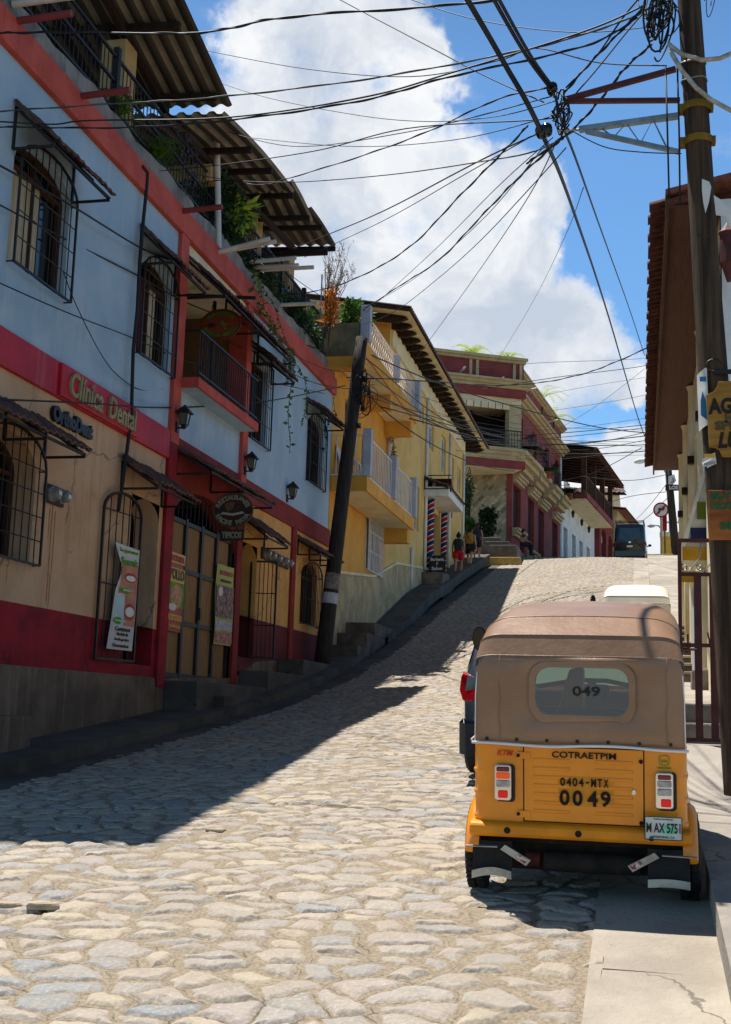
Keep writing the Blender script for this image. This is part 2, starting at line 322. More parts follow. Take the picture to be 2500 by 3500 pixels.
def cobble():
    m,nt,b,o=newmat('cobble_stone_paving'); uv=N(nt,'ShaderNodeUVMap',uv_map='UVMap').outputs[0]
    wn=noise(nt,uv,2.1,3,.5,dim='2D').outputs['Color']
    ofs=N(nt,'ShaderNodeVectorMath',{0:N(nt,'ShaderNodeVectorMath',{0:wn,1:(.5,.5,.5)},operation='SUBTRACT').outputs[0],'Scale':.22},operation='SCALE').outputs[0]
    p=N(nt,'ShaderNodeVectorMath',{0:uv,1:ofs},operation='ADD').outputs[0]
    wn2=noise(nt,uv,11.,3,.5,dim='2D').outputs['Color']
    of2=N(nt,'ShaderNodeVectorMath',{0:N(nt,'ShaderNodeVectorMath',{0:wn2,1:(.5,.5,.5)},operation='SUBTRACT').outputs[0],'Scale':.03},operation='SCALE').outputs[0]
    p=N(nt,'ShaderNodeVectorMath',{0:p,1:of2},operation='ADD').outputs[0]
    p=N(nt,'ShaderNodeMapping',{'Vector':p,'Scale':(.84,1.25,1)}).outputs[0]
    ve=N(nt,'ShaderNodeTexVoronoi',{'Vector':p,'Scale':4.7,'Randomness':.95},voronoi_dimensions='2D',feature='DISTANCE_TO_EDGE').outputs['Distance']
    vc=N(nt,'ShaderNodeTexVoronoi',{'Vector':p,'Scale':4.7,'Randomness':.95},voronoi_dimensions='2D',feature='F1').outputs['Color']
    sep=N(nt,'ShaderNodeSeparateColor',{0:vc})
    big=noise(nt,uv,.9,4,.6,dim='2D').outputs['Fac']; fine=noise(nt,uv,45,5,.65,dim='2D').outputs['Fac']; med=noise(nt,uv,9,5,.65,dim='2D').outputs['Fac']
    th=math_(nt,'ADD',math_(nt,'MULTIPLY',sep.outputs[1],.10),math_(nt,'MULTIPLY',math_(nt,'SUBTRACT',big,.34),.34))
    th=math_(nt,'ADD',th,math_(nt,'MULTIPLY',math_(nt,'SUBTRACT',med,.5),.07))
    e=math_(nt,'SUBTRACT',ve,math_(nt,'MAXIMUM',th,.015))
    mask=rng(nt,e,0,.04)
    cr=N(nt,'ShaderNodeValToRGB',{0:sep.outputs[0]}); el=cr.color_ramp.elements
    st=[(0,'#9c9184'),(.16,'#ab9e90'),(.32,'#83888b'),(.42,'#ad9e8b'),(.56,'#b0a287'),(.66,'#a5988f'),(.78,'#968f86'),(.9,'#b5a893'),(1,'#858585')]
    el[0].position,el[0].color=st[0][0],L(st[0][1])+(1,); el[1].position,el[1].color=1,L(st[-1][1])+(1,)
    for ps,c in st[1:-1]: q=el.new(ps); q.color=L(c)+(1,)
    sv=mix(nt,rng(nt,med,.35,.7,0,.55),cr.outputs[0],L('#8e8376'))
    sv=mix(nt,rng(nt,fine,.45,.75,0,.35),sv,L('#d5c9b8'))
    dirt=mix(nt,rng(nt,fine,.3,.7),L('#7d6f5b'),L('#9c8d77')); dirt=mix(nt,rng(nt,med,.5,.75,0,.5),dirt,L('#7d705f'))
    dust=rng(nt,math_(nt,'ADD',big,math_(nt,'MULTIPLY',fine,.3)),.58,.82,0,.55)
    sv=mix(nt,dust,sv,L('#a29380'))
    crev=rng(nt,math_(nt,'ADD',ve,math_(nt,'MULTIPLY',big,.06)),.03,.055,.75,0.)
    col=mix(nt,mask,dirt,sv); col=mix(nt,math_(nt,'MULTIPLY',crev,rng(nt,med,.4,.62)),col,L('#3a3229'))
    nt.links.new(col,b.inputs['Base Color']); b.inputs['Roughness'].default_value=.8; b.inputs['Specular IOR Level'].default_value=.3
    dome=math_(nt,'POWER',rng(nt,e,-.02,.15),.8)
    h=math_(nt,'MULTIPLY',dome,math_(nt,'ADD',.007,math_(nt,'MULTIPLY',sep.outputs[2],.018)))
    h=math_(nt,'ADD',h,math_(nt,'MULTIPLY',big,.05)); h=math_(nt,'ADD',h,math_(nt,'MULTIPLY',med,.014))
    h=math_(nt,'ADD',h,math_(nt,'MULTIPLY',fine,.006))
    dn=N(nt,'ShaderNodeDisplacement',{'Height':h,'Midlevel':0.04,'Scale':1.0}); nt.links.new(dn.outputs[0],o.inputs['Displacement']); m.displacement_method='BOTH'
    return m
COB=cobble()
xs=[XL+.45+i*(XR-.55-XL-.45)/330 for i in range(331)]
ys=[]; y=2.5
while y<70: ys.append(y); y+=max(.014,.0032*y)
mb=MB(); mb.v=[(x+.03*math.sin(y*1.3),y,road(x,y)) for y in ys for x in xs]; nx=len(xs)
mb.f=[(j*nx+i,j*nx+i+1,(j+1)*nx+i+1,(j+1)*nx+i) for j in range(len(ys)-1) for i in range(nx-1)]; mb.m=[0]*len(mb.f)
rd=mb.build('road',COB,smooth=True,norm=False,kind='structure')
uvl=rd.data.uv_layers.new(name='UVMap'); vi=[0]*len(rd.data.loops); rd.data.loops.foreach_get('vertex_index',vi)
uvl.data.foreach_set('uv',[c for i in vi for c in mb.v[i][:2]])
# ground reaching the horizon
def gfn(u,v):
    y=-20+v*v*380; x=-160+u*320
    return (x,y,road(min(max(x,XL),XR),y)-.12)
MB().sheet(gfn,40,120).build('ground',M('bare_ground','#8c7c66','#6f6450',s=1),smooth=True,kind='structure')
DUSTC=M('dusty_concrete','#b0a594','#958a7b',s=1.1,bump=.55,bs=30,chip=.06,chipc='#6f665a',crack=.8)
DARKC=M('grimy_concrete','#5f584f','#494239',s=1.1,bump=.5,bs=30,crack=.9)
def strip(name,x0,x1,zf,y0,y1,mt,step=.4,thick=.35,nx=4):
    n=int((y1-y0)/step); mb=MB()
    top=[[(x0+(x1-x0)*i/nx,y0+(y1-y0)*j/n) for i in range(nx+1)] for j in range(n+1)]
    mb.loft([[(x0,p[0][1],zf(x0,p[0][1])-thick)]+[(x,y,zf(x,y)) for x,y in p]+[(x1,p[0][1],zf(x1,p[0][1])-thick)] for p in top],False)
    return mb.build(name,mt,smooth=35,kind='structure')
strip('gutter',XR-.58,XR,lambda x,y:road(x,y)+.012+.006*math.sin(y*3.1)*math.sin(y*.7),2.5,62,DUSTC)
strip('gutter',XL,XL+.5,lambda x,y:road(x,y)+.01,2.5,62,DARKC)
# slab joints are real gaps filled by dark grit strips on the gutter
mb=MB()
for yj in (5.75,7.9,10.2,12.6,15.1,18,21): mb.box(XR-.52,XR-.005,yj,yj+.018,road(XR-.3,yj)-.1,road(XR-.3,yj)+.0165)
mb.build('gutter_joint',M('joint_grit','#5d5347','#463f36',s=9),kind='structure')
# left pavement with kerb
def pavL(x,y): return ZL(y)+.15+(.02 if x<-6.6 else 0)
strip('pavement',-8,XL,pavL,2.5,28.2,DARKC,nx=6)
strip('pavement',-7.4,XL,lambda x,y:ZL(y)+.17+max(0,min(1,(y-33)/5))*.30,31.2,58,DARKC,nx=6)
# right pavement: low walk by the pole, later the ramp up to the crest
def pavR(x,y): return ZR(y)+.16
strip('pavement',XR,6,lambda x,y:pavR(x,min(y,9.9))+max(0,min(1,(y-9.9)/1.9))**1.3*(1.70-pavR(x,9.9)),2.5,12.0,CONCL,nx=4,step=.2)
def ramp(x,y): return max(lerp_tab([(26,3.87),(44,6.72),(52,8.3),(57,9.38),(62,9.95),(70,10.3)],y),0)
strip('pavement',XR,8,ramp,26,64,DUSTC,nx=4,thick=1.6)
strip('pavement',-20,-3.,lambda x,y:ZL(y)+.02,62,140,DUSTC,step=2)
strip('street',-3.,9,lambda x,y:ZL(y)+.01,62,140,DUSTC,step=2)
# ---------------------------------------------------------------- left corner building (clinic + restaurant)
XW=-7.2
def F(u,z,d=0.): return (XW+d,u,z)
def plane(o,ang,fl=1):
    """vertical wall plane: origin, heading of its u axis (degrees clockwise from +Y); d grows towards the street"""
    a=R(ang); du=V((math.sin(a),math.cos(a),0)); dn=V((math.cos(a),-math.sin(a),0))*fl; o=V(o)
    return lambda u,z,d=0.: tuple(o+du*u+dn*d+V((0,0,z)))
def grille(mp,a,b,c,d,parent,nv=8,nh=3,rise=0.,proj=.12,r=.008,name='window_grille',mt=None,frame=.016,belly=0):
    mb=MB(); n=nv
    top=lambda u:(d-rise+rise*math.sin(math.acos(max(-1,min(1,((a+b)/2-u)/((b-a)/2)))))) if rise else d
    for i in range(1,n):
        u=a+(b-a)*i/n; mb.tube([mp(u,c,proj),mp(u,top(u),proj)],r,5)
    for j in range(1,nh+1):
        z=c+(d-rise-c)*j/(nh+(0 if rise else 1)); mb.tube([mp(a,z,proj),mp(b,z,proj)],r*1.1,5)
    fr=[mp(a,c,proj)]+[mp(p[0],p[1],proj) for p in arc(a,b,d,rise)]+[mp(b,c,proj),mp(a,c,proj)]
    for p,q in zip(fr,fr[1:]): mb.bar(p,q,frame*1.6,frame*1.6)
    if proj>.05:
        for u in (a,b):
            for z in (c,d-rise): mb.bar(mp(u,z,.0),mp(u,z,proj),frame,frame)
    return mb.build(name,mt or IRON,parent)
def window(mp,a,b,c,d,parent,rise=0.,t=.22,curt=None,sash=True,split=2,label=None,fm=None):
    """frame (the part) with pane and curtain under it, set into the reveal"""
    mb=MB(); f=.05; y=-t+.07
    fr=[(a,c)]+arc(a,b,d,rise)+[(b,c),(a,c)]
    for p,q in zip(fr,fr[1:]): mb.bar(mp(p[0],p[1],y),mp(q[0],q[1],y),.09,.06)
    for k in range(1,split): u=a+(b-a)*k/split; mb.bar(mp(u,c,y),mp(u,d-.01,y),.06,.05)
    if rise: mb.bar(mp(a,d-rise,y),mp(b,d-rise,y),.07,.05)
    w=mb.build('window',fm or WOOD,parent,label=label)
    pts=[(a,c)]+arc(a,b,d,rise)+[(b,c)]
    MB().prism(pts,'m',-t+.012,-t+.03,mp).build('pane',GLASSD,w)
    if curt:
        mb=MB()
        for (u0,u1,mt) in curt:
            mb2=MB().sheet(lambda s,q:mp(u0+(u1-u0)*s,c+.04+(d-rise-c-.06)*q,-t+.06+.016*math.sin(s*30)),24,1); mb2.build('curtain',mt,w,smooth=True)
    return w
def hood(mp,u0,u1,zw,zo,proj,parent,name='tile_hood',mt=None,drop=.0,pitch=.16):
    """small tiled roof over an opening on iron brackets"""
    n=int((u1-u0)/pitch)*8
    mb=MB(); nv=10
    def fn(s,q,dz=0):
        u=u0+(u1-u0)*s; ph=s*(u1-u0)/pitch
        return mp(u,zw+(zo-zw)*q+.035*abs(math.sin(math.pi*ph))-.02*((q*4)%1)+dz+.01*math.sin(u*9+q*5),.02+proj*q)
    mb.sheet(fn,n,nv*2); mb.sheet(lambda s,q:fn(s,q,-.03),n,nv*2)
    for s0 in (0,1): mb.add([fn(s0,q/10) for q in range(11)]+[fn(s0,q/10,-.03) for q in range(11)],[(i,i+1,12+i,11+i) for i in range(10)])
    mb.add([fn(i/n,1) for i in range(n+1)]+[fn(i/n,1,-.03) for i in range(n+1)],[(i,i+1,n+2+i,n+1+i) for i in range(n)])
    h=mb.build(name,mt or TILE,parent)
    mb=MB()
    us=[u0+.06,u1-.06]+([(u0+u1)/2] if u1-u0>2 else [])
    for u in us:
        zt=zo-.06; mb.bar(mp(u,zw-.08,.01),mp(u,zt,proj-.04),.03,.04); mb.bar(mp(u,zt-.02,.01),mp(u,zt-.02,proj-.04),.03,.03); mb.bar(mp(u,zw-.08,.015),mp(u,zt-.02,.015),.03,.03)
    mb.bar(mp(u0+.06,zo-.05,proj-.06),mp(u1-.06,zo-.05,proj-.06),.03,.03); mb.bar(mp(u0+.06,(zo+zw)/2-.06,proj*.5),mp(u1-.06,(zo+zw)/2-.06,proj*.5),.03,.03)
    mb.build('bracket',IRON,h)
    return h
BB=thing('corner_building','two storey blue and salmon corner building with a dental clinic and restaurant below','building',(-7.2,20,1.5))
Y0,Y1=10.5,27.9
def part(mb,name,mt,parent=BB,**k): return mb.build(name,mt,parent,**k)
# walls
W1=(12.43,13.9,7.02,8.6,.32); W2=(16.24,17.5,7.03,8.6,.32); W3=(21.56,22.72,6.98,8.55,.0); W4=(25.75,27.15,6.96,8.5,.25)
LW=(12.1,13.52,3.58,5.05,.4); LD=(16.45,17.5,2.5,4.95,.3)
part(MB().wall(F,Y0,17.64,6.17,9.43,[W1,W2]),'upper_wall',BLUE)
part(MB().wall(F,21.44,Y1,6.15,9.43,[W3,W4]),'upper_wall',BLUE)
part(MB().wall(F,17.98,21.2,6.17,6.98,[]),'upper_wall',BLUE2)
part(MB().wall(F,Y0,17.64,3.06,5.72,[LW,LD],.4),'lower_wall',BEIGE)
part(MB().wall(F,Y0,17.64,2.33,3.06,[LD],.4),'dado',REDD)
DD=(21.5,22.5,2.85,4.98,.35); W5=(25.7,27.05,3.8,5.14,.3)
part(MB().wall(F,21.44,Y1,3.61,5.74,[DD,W5],.3),'lower_wall',OCHRE)
part(MB().wall(F,21.44,Y1,2.2,3.61,[DD],.3),'dado',DMAROON)
part(MB().mbox(F,Y0,17.63,5.72,6.17,-.1,.06),'band',RED,bevel=.01)
part(MB().mbox(F,21.43,Y1+.03,5.74,6.15,-.1,.05),'band',MAROON,bevel=.01)
part(MB().mbox(F,Y0,Y1+.05,9.43,9.84,-.2,.09),'parapet',SALMON,bevel=.012)
mb=MB(); 
n=60
mb.loft([[(XW-.2,y,9.84),(XW+.035,y,9.84),(XW+.03+.015*math.sin(y*5),y,10.13+.035*math.sin(y*2.3)+.025*math.sin(y*7.1)),(XW-.18,y,10.15+.03*math.sin(y*2))] for y in [Y0+(Y1-Y0)*i/n for i in range(n+1)]],True,(True,True))
part(mb,'coping',CONC)
for a,b in ((17.64,17.98),(21.14,21.44)):
    part(MB().mbox(F,a,b,6.0,9.43,-.3,.07),'column',SALMON,bevel=.012)
    part(MB().mbox(F,a,b,2.2,6.0,-.3,.06),'column',REDD if a<18 else MAROON,bevel=.012)
part(MB().mbox(F,24.8,25.1,2.2,5.74,-.1,.05),'column',MAROON,bevel=.01)
# near end wall, back, floor of the terrace
part(MB().box(-14,XW-.003,Y0,Y0+.2,1,9.8),'end_wall',BLUE)
part(MB().box(-14,XW-.201,Y1-.25,Y1-.02,2,9.8),'end_wall',BLUE)
part(MB().box(-14,XW-.3,Y0+.2,Y1-.25,9.5,9.9),'terrace_floor',CONC)
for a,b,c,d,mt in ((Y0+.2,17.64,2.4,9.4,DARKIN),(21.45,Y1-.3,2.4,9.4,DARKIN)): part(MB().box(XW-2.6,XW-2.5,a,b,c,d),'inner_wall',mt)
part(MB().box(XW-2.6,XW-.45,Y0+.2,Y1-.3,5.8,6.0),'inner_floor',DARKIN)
# red sign field and letters of the clinic
SIGNC=thing('clinic_sign','crimson clinic fascia sign with slanting pale letters','sign',(-7.1,15,5.72))
MB().mbox(F,13.82,16.3,5.735,6.16,.06,.10).build('backing',RED,SIGNC,bevel=.008)
LET=M('khaki_letter_paint','#a89b78','#94875f',s=6,bump=0)
text('Clínica',.40,LET,F(14.52,5.95,.115),(0,1,0),(0,0,1),SIGNC,width=.98,thick=.02,bold=.006,shear=.12,height=.33)
text('Dental',.40,LET,F(15.68,5.94,.115),(0,1,0),(0,0,1),SIGNC,width=.92,thick=.02,bold=.006,shear=.12,height=.31)
t=text('OrthoDent',.2,BLACKP,F(14.33,5.50,.03),(0,1,0),(0,0,1),None,width=1.15,thick=.03,bold=.012,name='wall_lettering',height=.21); tag(t,'black raised letters on beige wall under the crimson clinic sign','lettering')
# openings of the clinic
w=window(F,*W1[:4],BB,W1[4],curt=[(W1[0]+.05,W1[0]+1.0,CURTW)]); grille(F,12.43,13.92,6.98,8.62,BB,9,4,.35,.10)
w=window(F,*W2[:4],BB,W2[4],curt=[(W2[0]+.05,W2[0]+.62,CURT),(W2[0]+.7,W2[0]+.98,CURTW)]); grille(F,16.2,17.6,7.0,8.65,BB,8,4,.35,.09)
window(F,*W3[:4],BB); grille(F,21.5,22.78,6.95,8.6,BB,9,3,.0,.09)
window(F,*W4[:4],BB,W4[4]); grille(F,25.7,27.2,6.93,8.55,BB,10,3,.25,.09)
window(F,*LW[:4],BB,LW[4],.4); grille(F,12.05,13.6,3.54,5.1,BB,9,4,.4,.10)
window(F,*W5[:4],BB,W5[4]); grille(F,25.66,27.1,3.77,5.18,BB,11,2,.3,.12)
for h_ in ((12.3,13.98,8.95,8.42,.58),(16.1,17.62,8.95,8.42,.58),(18.0,22.0,9.2,8.55,.74),(21.35,22.95,8.82,8.42,.54),(25.55,27.3,8.78,8.48,.5),(11.6,13.74,5.36,4.98,.6),
  (15.95,17.6,5.42,5.02,.62),(18.0,21.4,6.0,5.64,.66),(21.5,22.95,5.5,5.1,.54),(25.25,27.3,5.62,5.3,.55)): hood(F,*h_,BB)
# clinic doorway: door leaf standing open inside and a black gate leaf folded against the wall
MB().mbox(F,LD[0],LD[1],2.5,4.9,-.8,-.75).build('inner_door',DARKIN,BB)
d=MB().mbox(F,LD[0]+.02,LD[0]+.06,2.52,4.6,-.72,-.06).build('door',M('white_door','#b9b3b8','#a8a2a6',s=3),BB)
mb=MB()
def Gm(u,z,d=0.): return F(15.42+u*.99,z,.05+u*.12+d)
g=grille(Gm,0,1.02,2.52,4.85,BB,6,2,.28,.0,.009,'gate_leaf',frame=.022)
# loggia on the upper floor
part(MB().box(-9.0,-8.9,17.8,21.4,6.9,9.45),'loggia_wall',M('brown_loggia_plaster','#6e4a30','#5a3b27',s=1.5,streak=.4))
part(MB().box(-8.9,XW-.3,17.8,17.9,6.9,9.45),'loggia_wall',CREAM); part(MB().box(-8.9,XW-.3,21.2,21.3,6.9,9.45),'loggia_wall',M('tan_plaster','#8a6b4c','#785b40',s=1.5))
part(MB().box(-8.9,XW-.002,17.9,21.2,9.2,9.42),'loggia_ceiling',CREAM)
part(MB().box(-8.9,-6.90,17.99,21.1,6.95,7.07),'balcony_slab',BLUE2); part(MB().box(-6.895,-6.84,17.95,21.12,6.945,7.11),'balcony_edge',SALMON,bevel=.01)
part(MB().box(XW+.072,-6.897,17.95,17.988,6.945,7.11),'balcony_edge',SALMON)
mb=MB(); ry=[18.0+i*.115 for i in range(27)]
for y in ry: mb.tube([(-6.88,y,7.1),(-6.88,y,7.9)],.009,5)
for z in (7.2,7.9): mb.bar((-6.88,18,z),(-6.88,21.1,z),.03,.03)
mb.bar((-6.88,18,7.9),(XW+.08,18,7.9),.03,.03)
part(mb,'balcony_railing',IRON)
MB().box(-8.88,-8.83,18.5,19.5,7.0,9.0).build('loggia_door',DWOOD,BB)
mb=MB(); mb.bar((-8.5,19.6,9.15),(-6.5,19.6,8.98),.05); mb.bar((-7.25,19.6,8.95),(-7.25,19.6,7.0),.05); part(mb,'loggia_frame',IRON)
# hanging oval board of the school
def oval(name,label,cx,cz,Y,rx,rz,mt,rim):
    t=thing(name,label,'sign',(cx,Y,cz))
    MB().prism([(cx+rx*math.cos(a*math.pi/18),cz+rz*math.sin(a*math.pi/18)) for a in range(36)],'y',Y-.02,Y+.02).build('board',mt,t)
    mb=MB(); mb.tube([(cx+rx*math.cos(a*math.pi/18),Y-.02,cz+rz*math.sin(a*math.pi/18)) for a in range(37)],.018,6); mb.build('rim',rim,t)
    return t
ORB=M('burnt_orange_board','#8d3d20','#78321c',s=4,stretch=(1,1,9)); LGR=M('green_lettering','#4c8a3a','#3d742e',s=5,bump=0)
p=atY(756,1110,19.3); SS=oval('school_sign','burnt orange oval board with green lettering hanging in the upper loggia','%s' and p.x,p.z,19.3,.36,.26,ORB,M('dark_orange_rim','#6d2a18',s=5))
arctext('SPANISH SCHOOL',.085,LGR,(p.x,19.27,p.z),(1,0,0),(0,0,1),.285,.195,200,340,SS,.004,True)
arctext('GUACAMAYA',.085,LGR,(p.x,19.27,p.z),(1,0,0),(0,0,1),.285,.195,140,40,SS,.004)
mb=MB(); bx,bz=p.x+.06,p.z-.01
mb.prism([(bx-.07,bz+.04),(bx-.01,bz+.07),(bx+.0,bz+.01),(bx+.06,bz+.03),(bx+.02,bz-.02),(bx+.05,bz-.1),(bx+.01,bz-.07),(bx-.02,bz-.01)],'y',19.268,19.276)
mb.build('bird_emblem',LGR,SS); MB().prism([(bx-.22+.07*math.cos(a),bz+.04*math.sin(a)) for a in [i*.4 for i in range(15)]],'y',19.268,19.276).build('emblem',M('violet_paint','#3c1f3a',s=5),SS)
mb=MB(); mb.tube([(p.x-.2,19.3,p.z+.22),(p.x-.2,19.45,p.z+.5)],.006,4); mb.tube([(p.x+.2,19.3,p.z+.22),(p.x+.2,19.45,p.z+.5)],.006,4); mb.build('chain',IRON,SS)
# restaurant front: cane gate under an arch
ENT=(17.98,21.14,2.3,5.45,.75)
part(MB().wall(F,17.98,21.14,2.3,6.17,[ENT],.35),'lower_wall',MAROON)
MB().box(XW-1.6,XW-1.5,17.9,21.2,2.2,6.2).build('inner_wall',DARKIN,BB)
CG=MB().mbox(F,18.05,21.08,2.36,4.86,-.11,-.08).build('cane_gate',BAMBOO,BB)
mb=MB()
for i in range(5):
    u=18.05+3.03*i/4; mb.mbox(F,u-.045,u+.045,2.36,4.95,-.08,-.03)
for z in (2.40,3.25,4.1,4.88): mb.mbox(F,18.05,21.08,z-.035,z+.035,-.078,-.04)
mb.mbox(F,19.52,19.6,3.35,3.55,-.03,.0); mb.build('gate_frame',IRON,CG)
mb=MB()
for i in range(1,16): 
    u=18.05+3.03*i/16; zt=5.45-.75+.75*math.sin(math.acos((19.56-u)/1.58)); mb.tube([F(u,4.95,-.06),F(u,zt,-.06)],.01,5)
part(mb,'window_grille',IRON)
# posters
def poster(name,label,mp,a,b,c,d,bg,lines,off=.012,extra=None):
    t=thing(name,label,'poster',mp(a,c,off))
    n=8
    mb=MB().sheet(lambda s,q:mp(a+(b-a)*s,c+(d-c)*q,off+.012*math.sin(s*5+q*7)),6,10); mb.sheet(lambda s,q:mp(a+(b-a)*s,c+(d-c)*q,off-.004+.012*math.sin(s*5+q*7)),6,10)
    mb.build('sheet',bg,t,smooth=True,norm=False)
    for q_,(pts,mt) in enumerate(extra or []):
        MB().prism([(a+(b-a)*x,c+(d-c)*y) for x,y in pts],'m',off+.013+q_*.001,off+.0136+q_*.001,mp).build('print',mt,t)
    ex=V(mp(1,0))-V(mp(0,0))
    for (s,u,q,wd,ht,mt) in lines: text(s,.1,mt,mp(a+(b-a)*u,c+(d-c)*q,off+.021),ex,(0,0,1),t,width=(b-a)*wd,height=(d-c)*ht,bold=.004,thick=.002)
    return t
def flat(n,c,r=.5): return M(n,c,tuple and c,rough=r,bump=0)
POY=M('poster_yellow','#d9ab1e','#c99a18',bump=0,rough=.5); POR=M('poster_red','#a81f1a','#8f1815',bump=0,rough=.5); PGR=M('poster_green','#4d8a2c','#7aa03a',s=5,bump=0); PCH=M('roast_brown','#8a3f1c','#c27a3a',s=14,bump=0,rough=.4); PWH=M('poster_white','#d8d6d0','#c8c6c0',bump=0)
el=lambda cx,cy,rx,ry,k=0:[(cx+rx*(1+k*math.sin(3*a))*math.cos(a),cy+ry*(1+k*math.sin(2*a+1))*math.sin(a)) for a in [i*.314 for i in range(20)]]
poster('poster','red and yellow roast chicken poster on the cane gate','%s' and (lambda u,z,d=0.:F(u,z,-.005+d)),18.0,18.66,3.08,4.33,POR,
  [('SACBE MAYA',.5,.92,.86,.08,POR),('POLLO',.5,.72,.92,.14,BLACKP),('ROSTIZADO',.5,.17,.9,.08,POY),('DOMICILIO',.5,.06,.75,.04,POY)],
  extra=[([(0,.86),(1,.86),(1,.99),(0,.99)],POY),([(0,.44),(1,.44),(1,.80),(0,.80)],POY),([(0,.3),(1,.3),(1,.62),(0,.62)],PGR),(el(.52,.44,.36,.17,.06),PCH),(el(.3,.3,.25,.05,.1),PWH)])
poster('poster','pale menu poster with food pictures hanging at the right of the cane gate',(lambda u,z,d=0.:F(u,z,-.005+d+(u-20.3)*.1)),20.25,20.98,3.0,4.4,M('menu_green','#b9b86a','#a8a760',bump=0),
  [('SACBE MAYA',.5,.9,.75,.06,POR),('RESTAURANTE',.5,.8,.6,.035,BLACKP)],
  extra=[([(.02,.34),(.98,.34),(.98,.74),(.02,.74)],M('photo_print','#5a4a48','#a89088',s=16,bump=0)),([(.02,.18),(.98,.18),(.98,.31),(.02,.31)],M('photo_print_b','#8a9098','#c8c4c0',s=22,bump=0)),([(.02,.02),(.98,.02),(.98,.16),(.02,.16)],M('photo_print_c','#8f4a40','#c89a90',s=20,bump=0)),(el(.22,.66,.12,.06),PWH)])
# torn banner of the clinic tied on the open gate leaf
BN=thing('banner','torn white dental banner with pink mouths tied to the black gate leaf','banner',Gm(.5,2.7,.05))
def Bm(u,z,d=0.): return Gm(u,z,.035+d)
BW=M('banner_white','#cfcccb','#bdbab8',bump=.1,s=2)
outl=[(.28,4.13),(.95,4.1),(.93,3.1),(.9,2.66),(.22,2.66),(.3,3.1),(.36,3.48),(.52,3.78)]
MB().prism(outl,'m',0,.004,Bm).build('cloth',BW,BN)
SKIN=M('printed_skin','#c98e72','#b3765c',s=4,bump=0); LIP=M('printed_lips','#b5554a','#9c423a',s=6,bump=0); TEE=M('printed_teeth','#e8e4da','#d0d4ce',s=18,bump=0); PBL=M('printed_pale_blue','#a9c3cf','#bcd0d8',bump=0)
for pts,mt in (([(.5,3.86),(.94,3.88),(.93,3.45),(.42,3.44),(.48,3.6)],SKIN),([(.62,3.45),(.92,3.45),(.91,3.0),(.62,3.0)],SKIN),([(.38,3.4),(.6,3.4),(.6,3.0),(.34,3.0)],PBL)): MB().prism(pts,'m',.005,.007,Bm).build('print',mt,BN)
for q_,(cx,cz,rx,rz,mt,dd) in enumerate(((.74,3.68,.17,.07,LIP,.009),(.74,3.67,.13,.04,TEE,.012),(.76,3.2,.15,.12,LIP,.009),(.76,3.2,.12,.07,TEE,.012),(.62,3.49,.18,.04,PGR,.009),(.45,3.06,.12,.05,PGR,.009))): MB().prism(el(cx,cz,rx,rz),'m',dd-.0015+q_*.0003,dd+q_*.0003,Bm).build('print',mt,BN)
bex=(V(Gm(1,0))-V(Gm(0,0)))
for s,u,z,wd,ht,mt in (('Te queremos',.64,4.04,.52,.07,PGR),('Sonreír',.68,3.9,.46,.11,PGR),('Estetica',.66,3.5,.22,.04,PWH),('Completa',.52,3.06,.3,.04,PWH),('Contamos',.6,2.95,.4,.065,BLACKP),('Servicio de',.6,2.88,.3,.05,BLACKP),('Radiografias',.59,2.80,.38,.05,BLACKP),('Panoramicas',.57,2.72,.42,.05,BLACKP)): text(s,.1,mt,Bm(u,z,.015),bex,(0,0,1),BN,width=wd,height=ht,bold=.003,thick=.002)
# hanging board of the restaurant
p=atY(798,1745,18.55); BRD=M('brown_sign_board','#3f2a20','#33211a',s=4,stretch=(1,1,8)); LETR=M('old_grey_letter','#8f8b72','#7a765f',s=6,bump=0)
RS=oval('restaurant_sign','dark brown oval restaurant board with grey letters and a smaller board below','',0,0,.1,.1,BRD,BRD) if False else oval('restaurant_sign','dark brown oval restaurant board with grey letters and a smaller board hung below it',p.x,p.z,18.55,.33,.265,BRD,M('sign_rim','#57412f',s=6))
arctext('RESTAURANTE',.1,LETR,(p.x,18.52,p.z),(1,0,0),(0,0,1),.265,.21,158,22,RS,.006); arctext('SACBE MAYA',.1,LETR,(p.x,18.52,p.z),(1,0,0),(0,0,1),.265,.205,205,335,RS,.006,True)
MB().prism([(p.x-.2,p.z-.06),(p.x,p.z-.09),(p.x+.2,p.z-.05),(p.x+.17,p.z-.02),(p.x,p.z-.05),(p.x-.17,p.z-.03)],'y',18.515,18.53).build('emblem',M('pale_emblem','#a8a08c',s=9),RS)
MB().prism(el(p.x-.06,p.z+.06,.07,.09,.3),'y',18.517,18.53).build('emblem',M('brown_emblem','#6d4a35',s=9),RS)
MB().box(p.x-.2,p.x+.19,18.53,18.565,p.z-.49,p.z-.31).build('board',BRD,RS,bevel=.01); text('TIPICOS',.12,LETR,(p.x,18.525,p.z-.4),(1,0,0),(0,0,1),RS,width=.33,height=.11,bold=.006)
mb=MB()
for dx in (-.13,.13): mb.tube([(p.x+dx,18.55,p.z-.25),(p.x+dx,18.55,p.z-.31)],.007,4); mb.tube([(p.x+dx,18.55,p.z+.24),(p.x+dx,18.55,p.z+.42)],.007,4)
mb.build('chain',IRON,RS)
# door and gate right of the cane gate
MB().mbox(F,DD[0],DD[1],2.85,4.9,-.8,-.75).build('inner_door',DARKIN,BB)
def Dm(u,z,d=0.): return F(22.5+.12*u,z,-.1+u*.5+d)
grille(Dm,0,.95,2.88,4.72,BB,6,2,.0,.0,.009,'gate_leaf',frame=.022)
mb=MB()
for i in range(3): mb.mbox(F,21.56+i*.11,21.60+i*.11,3.5,4.7,-.12,-.09)
part(mb,'door_bars',WHITE)
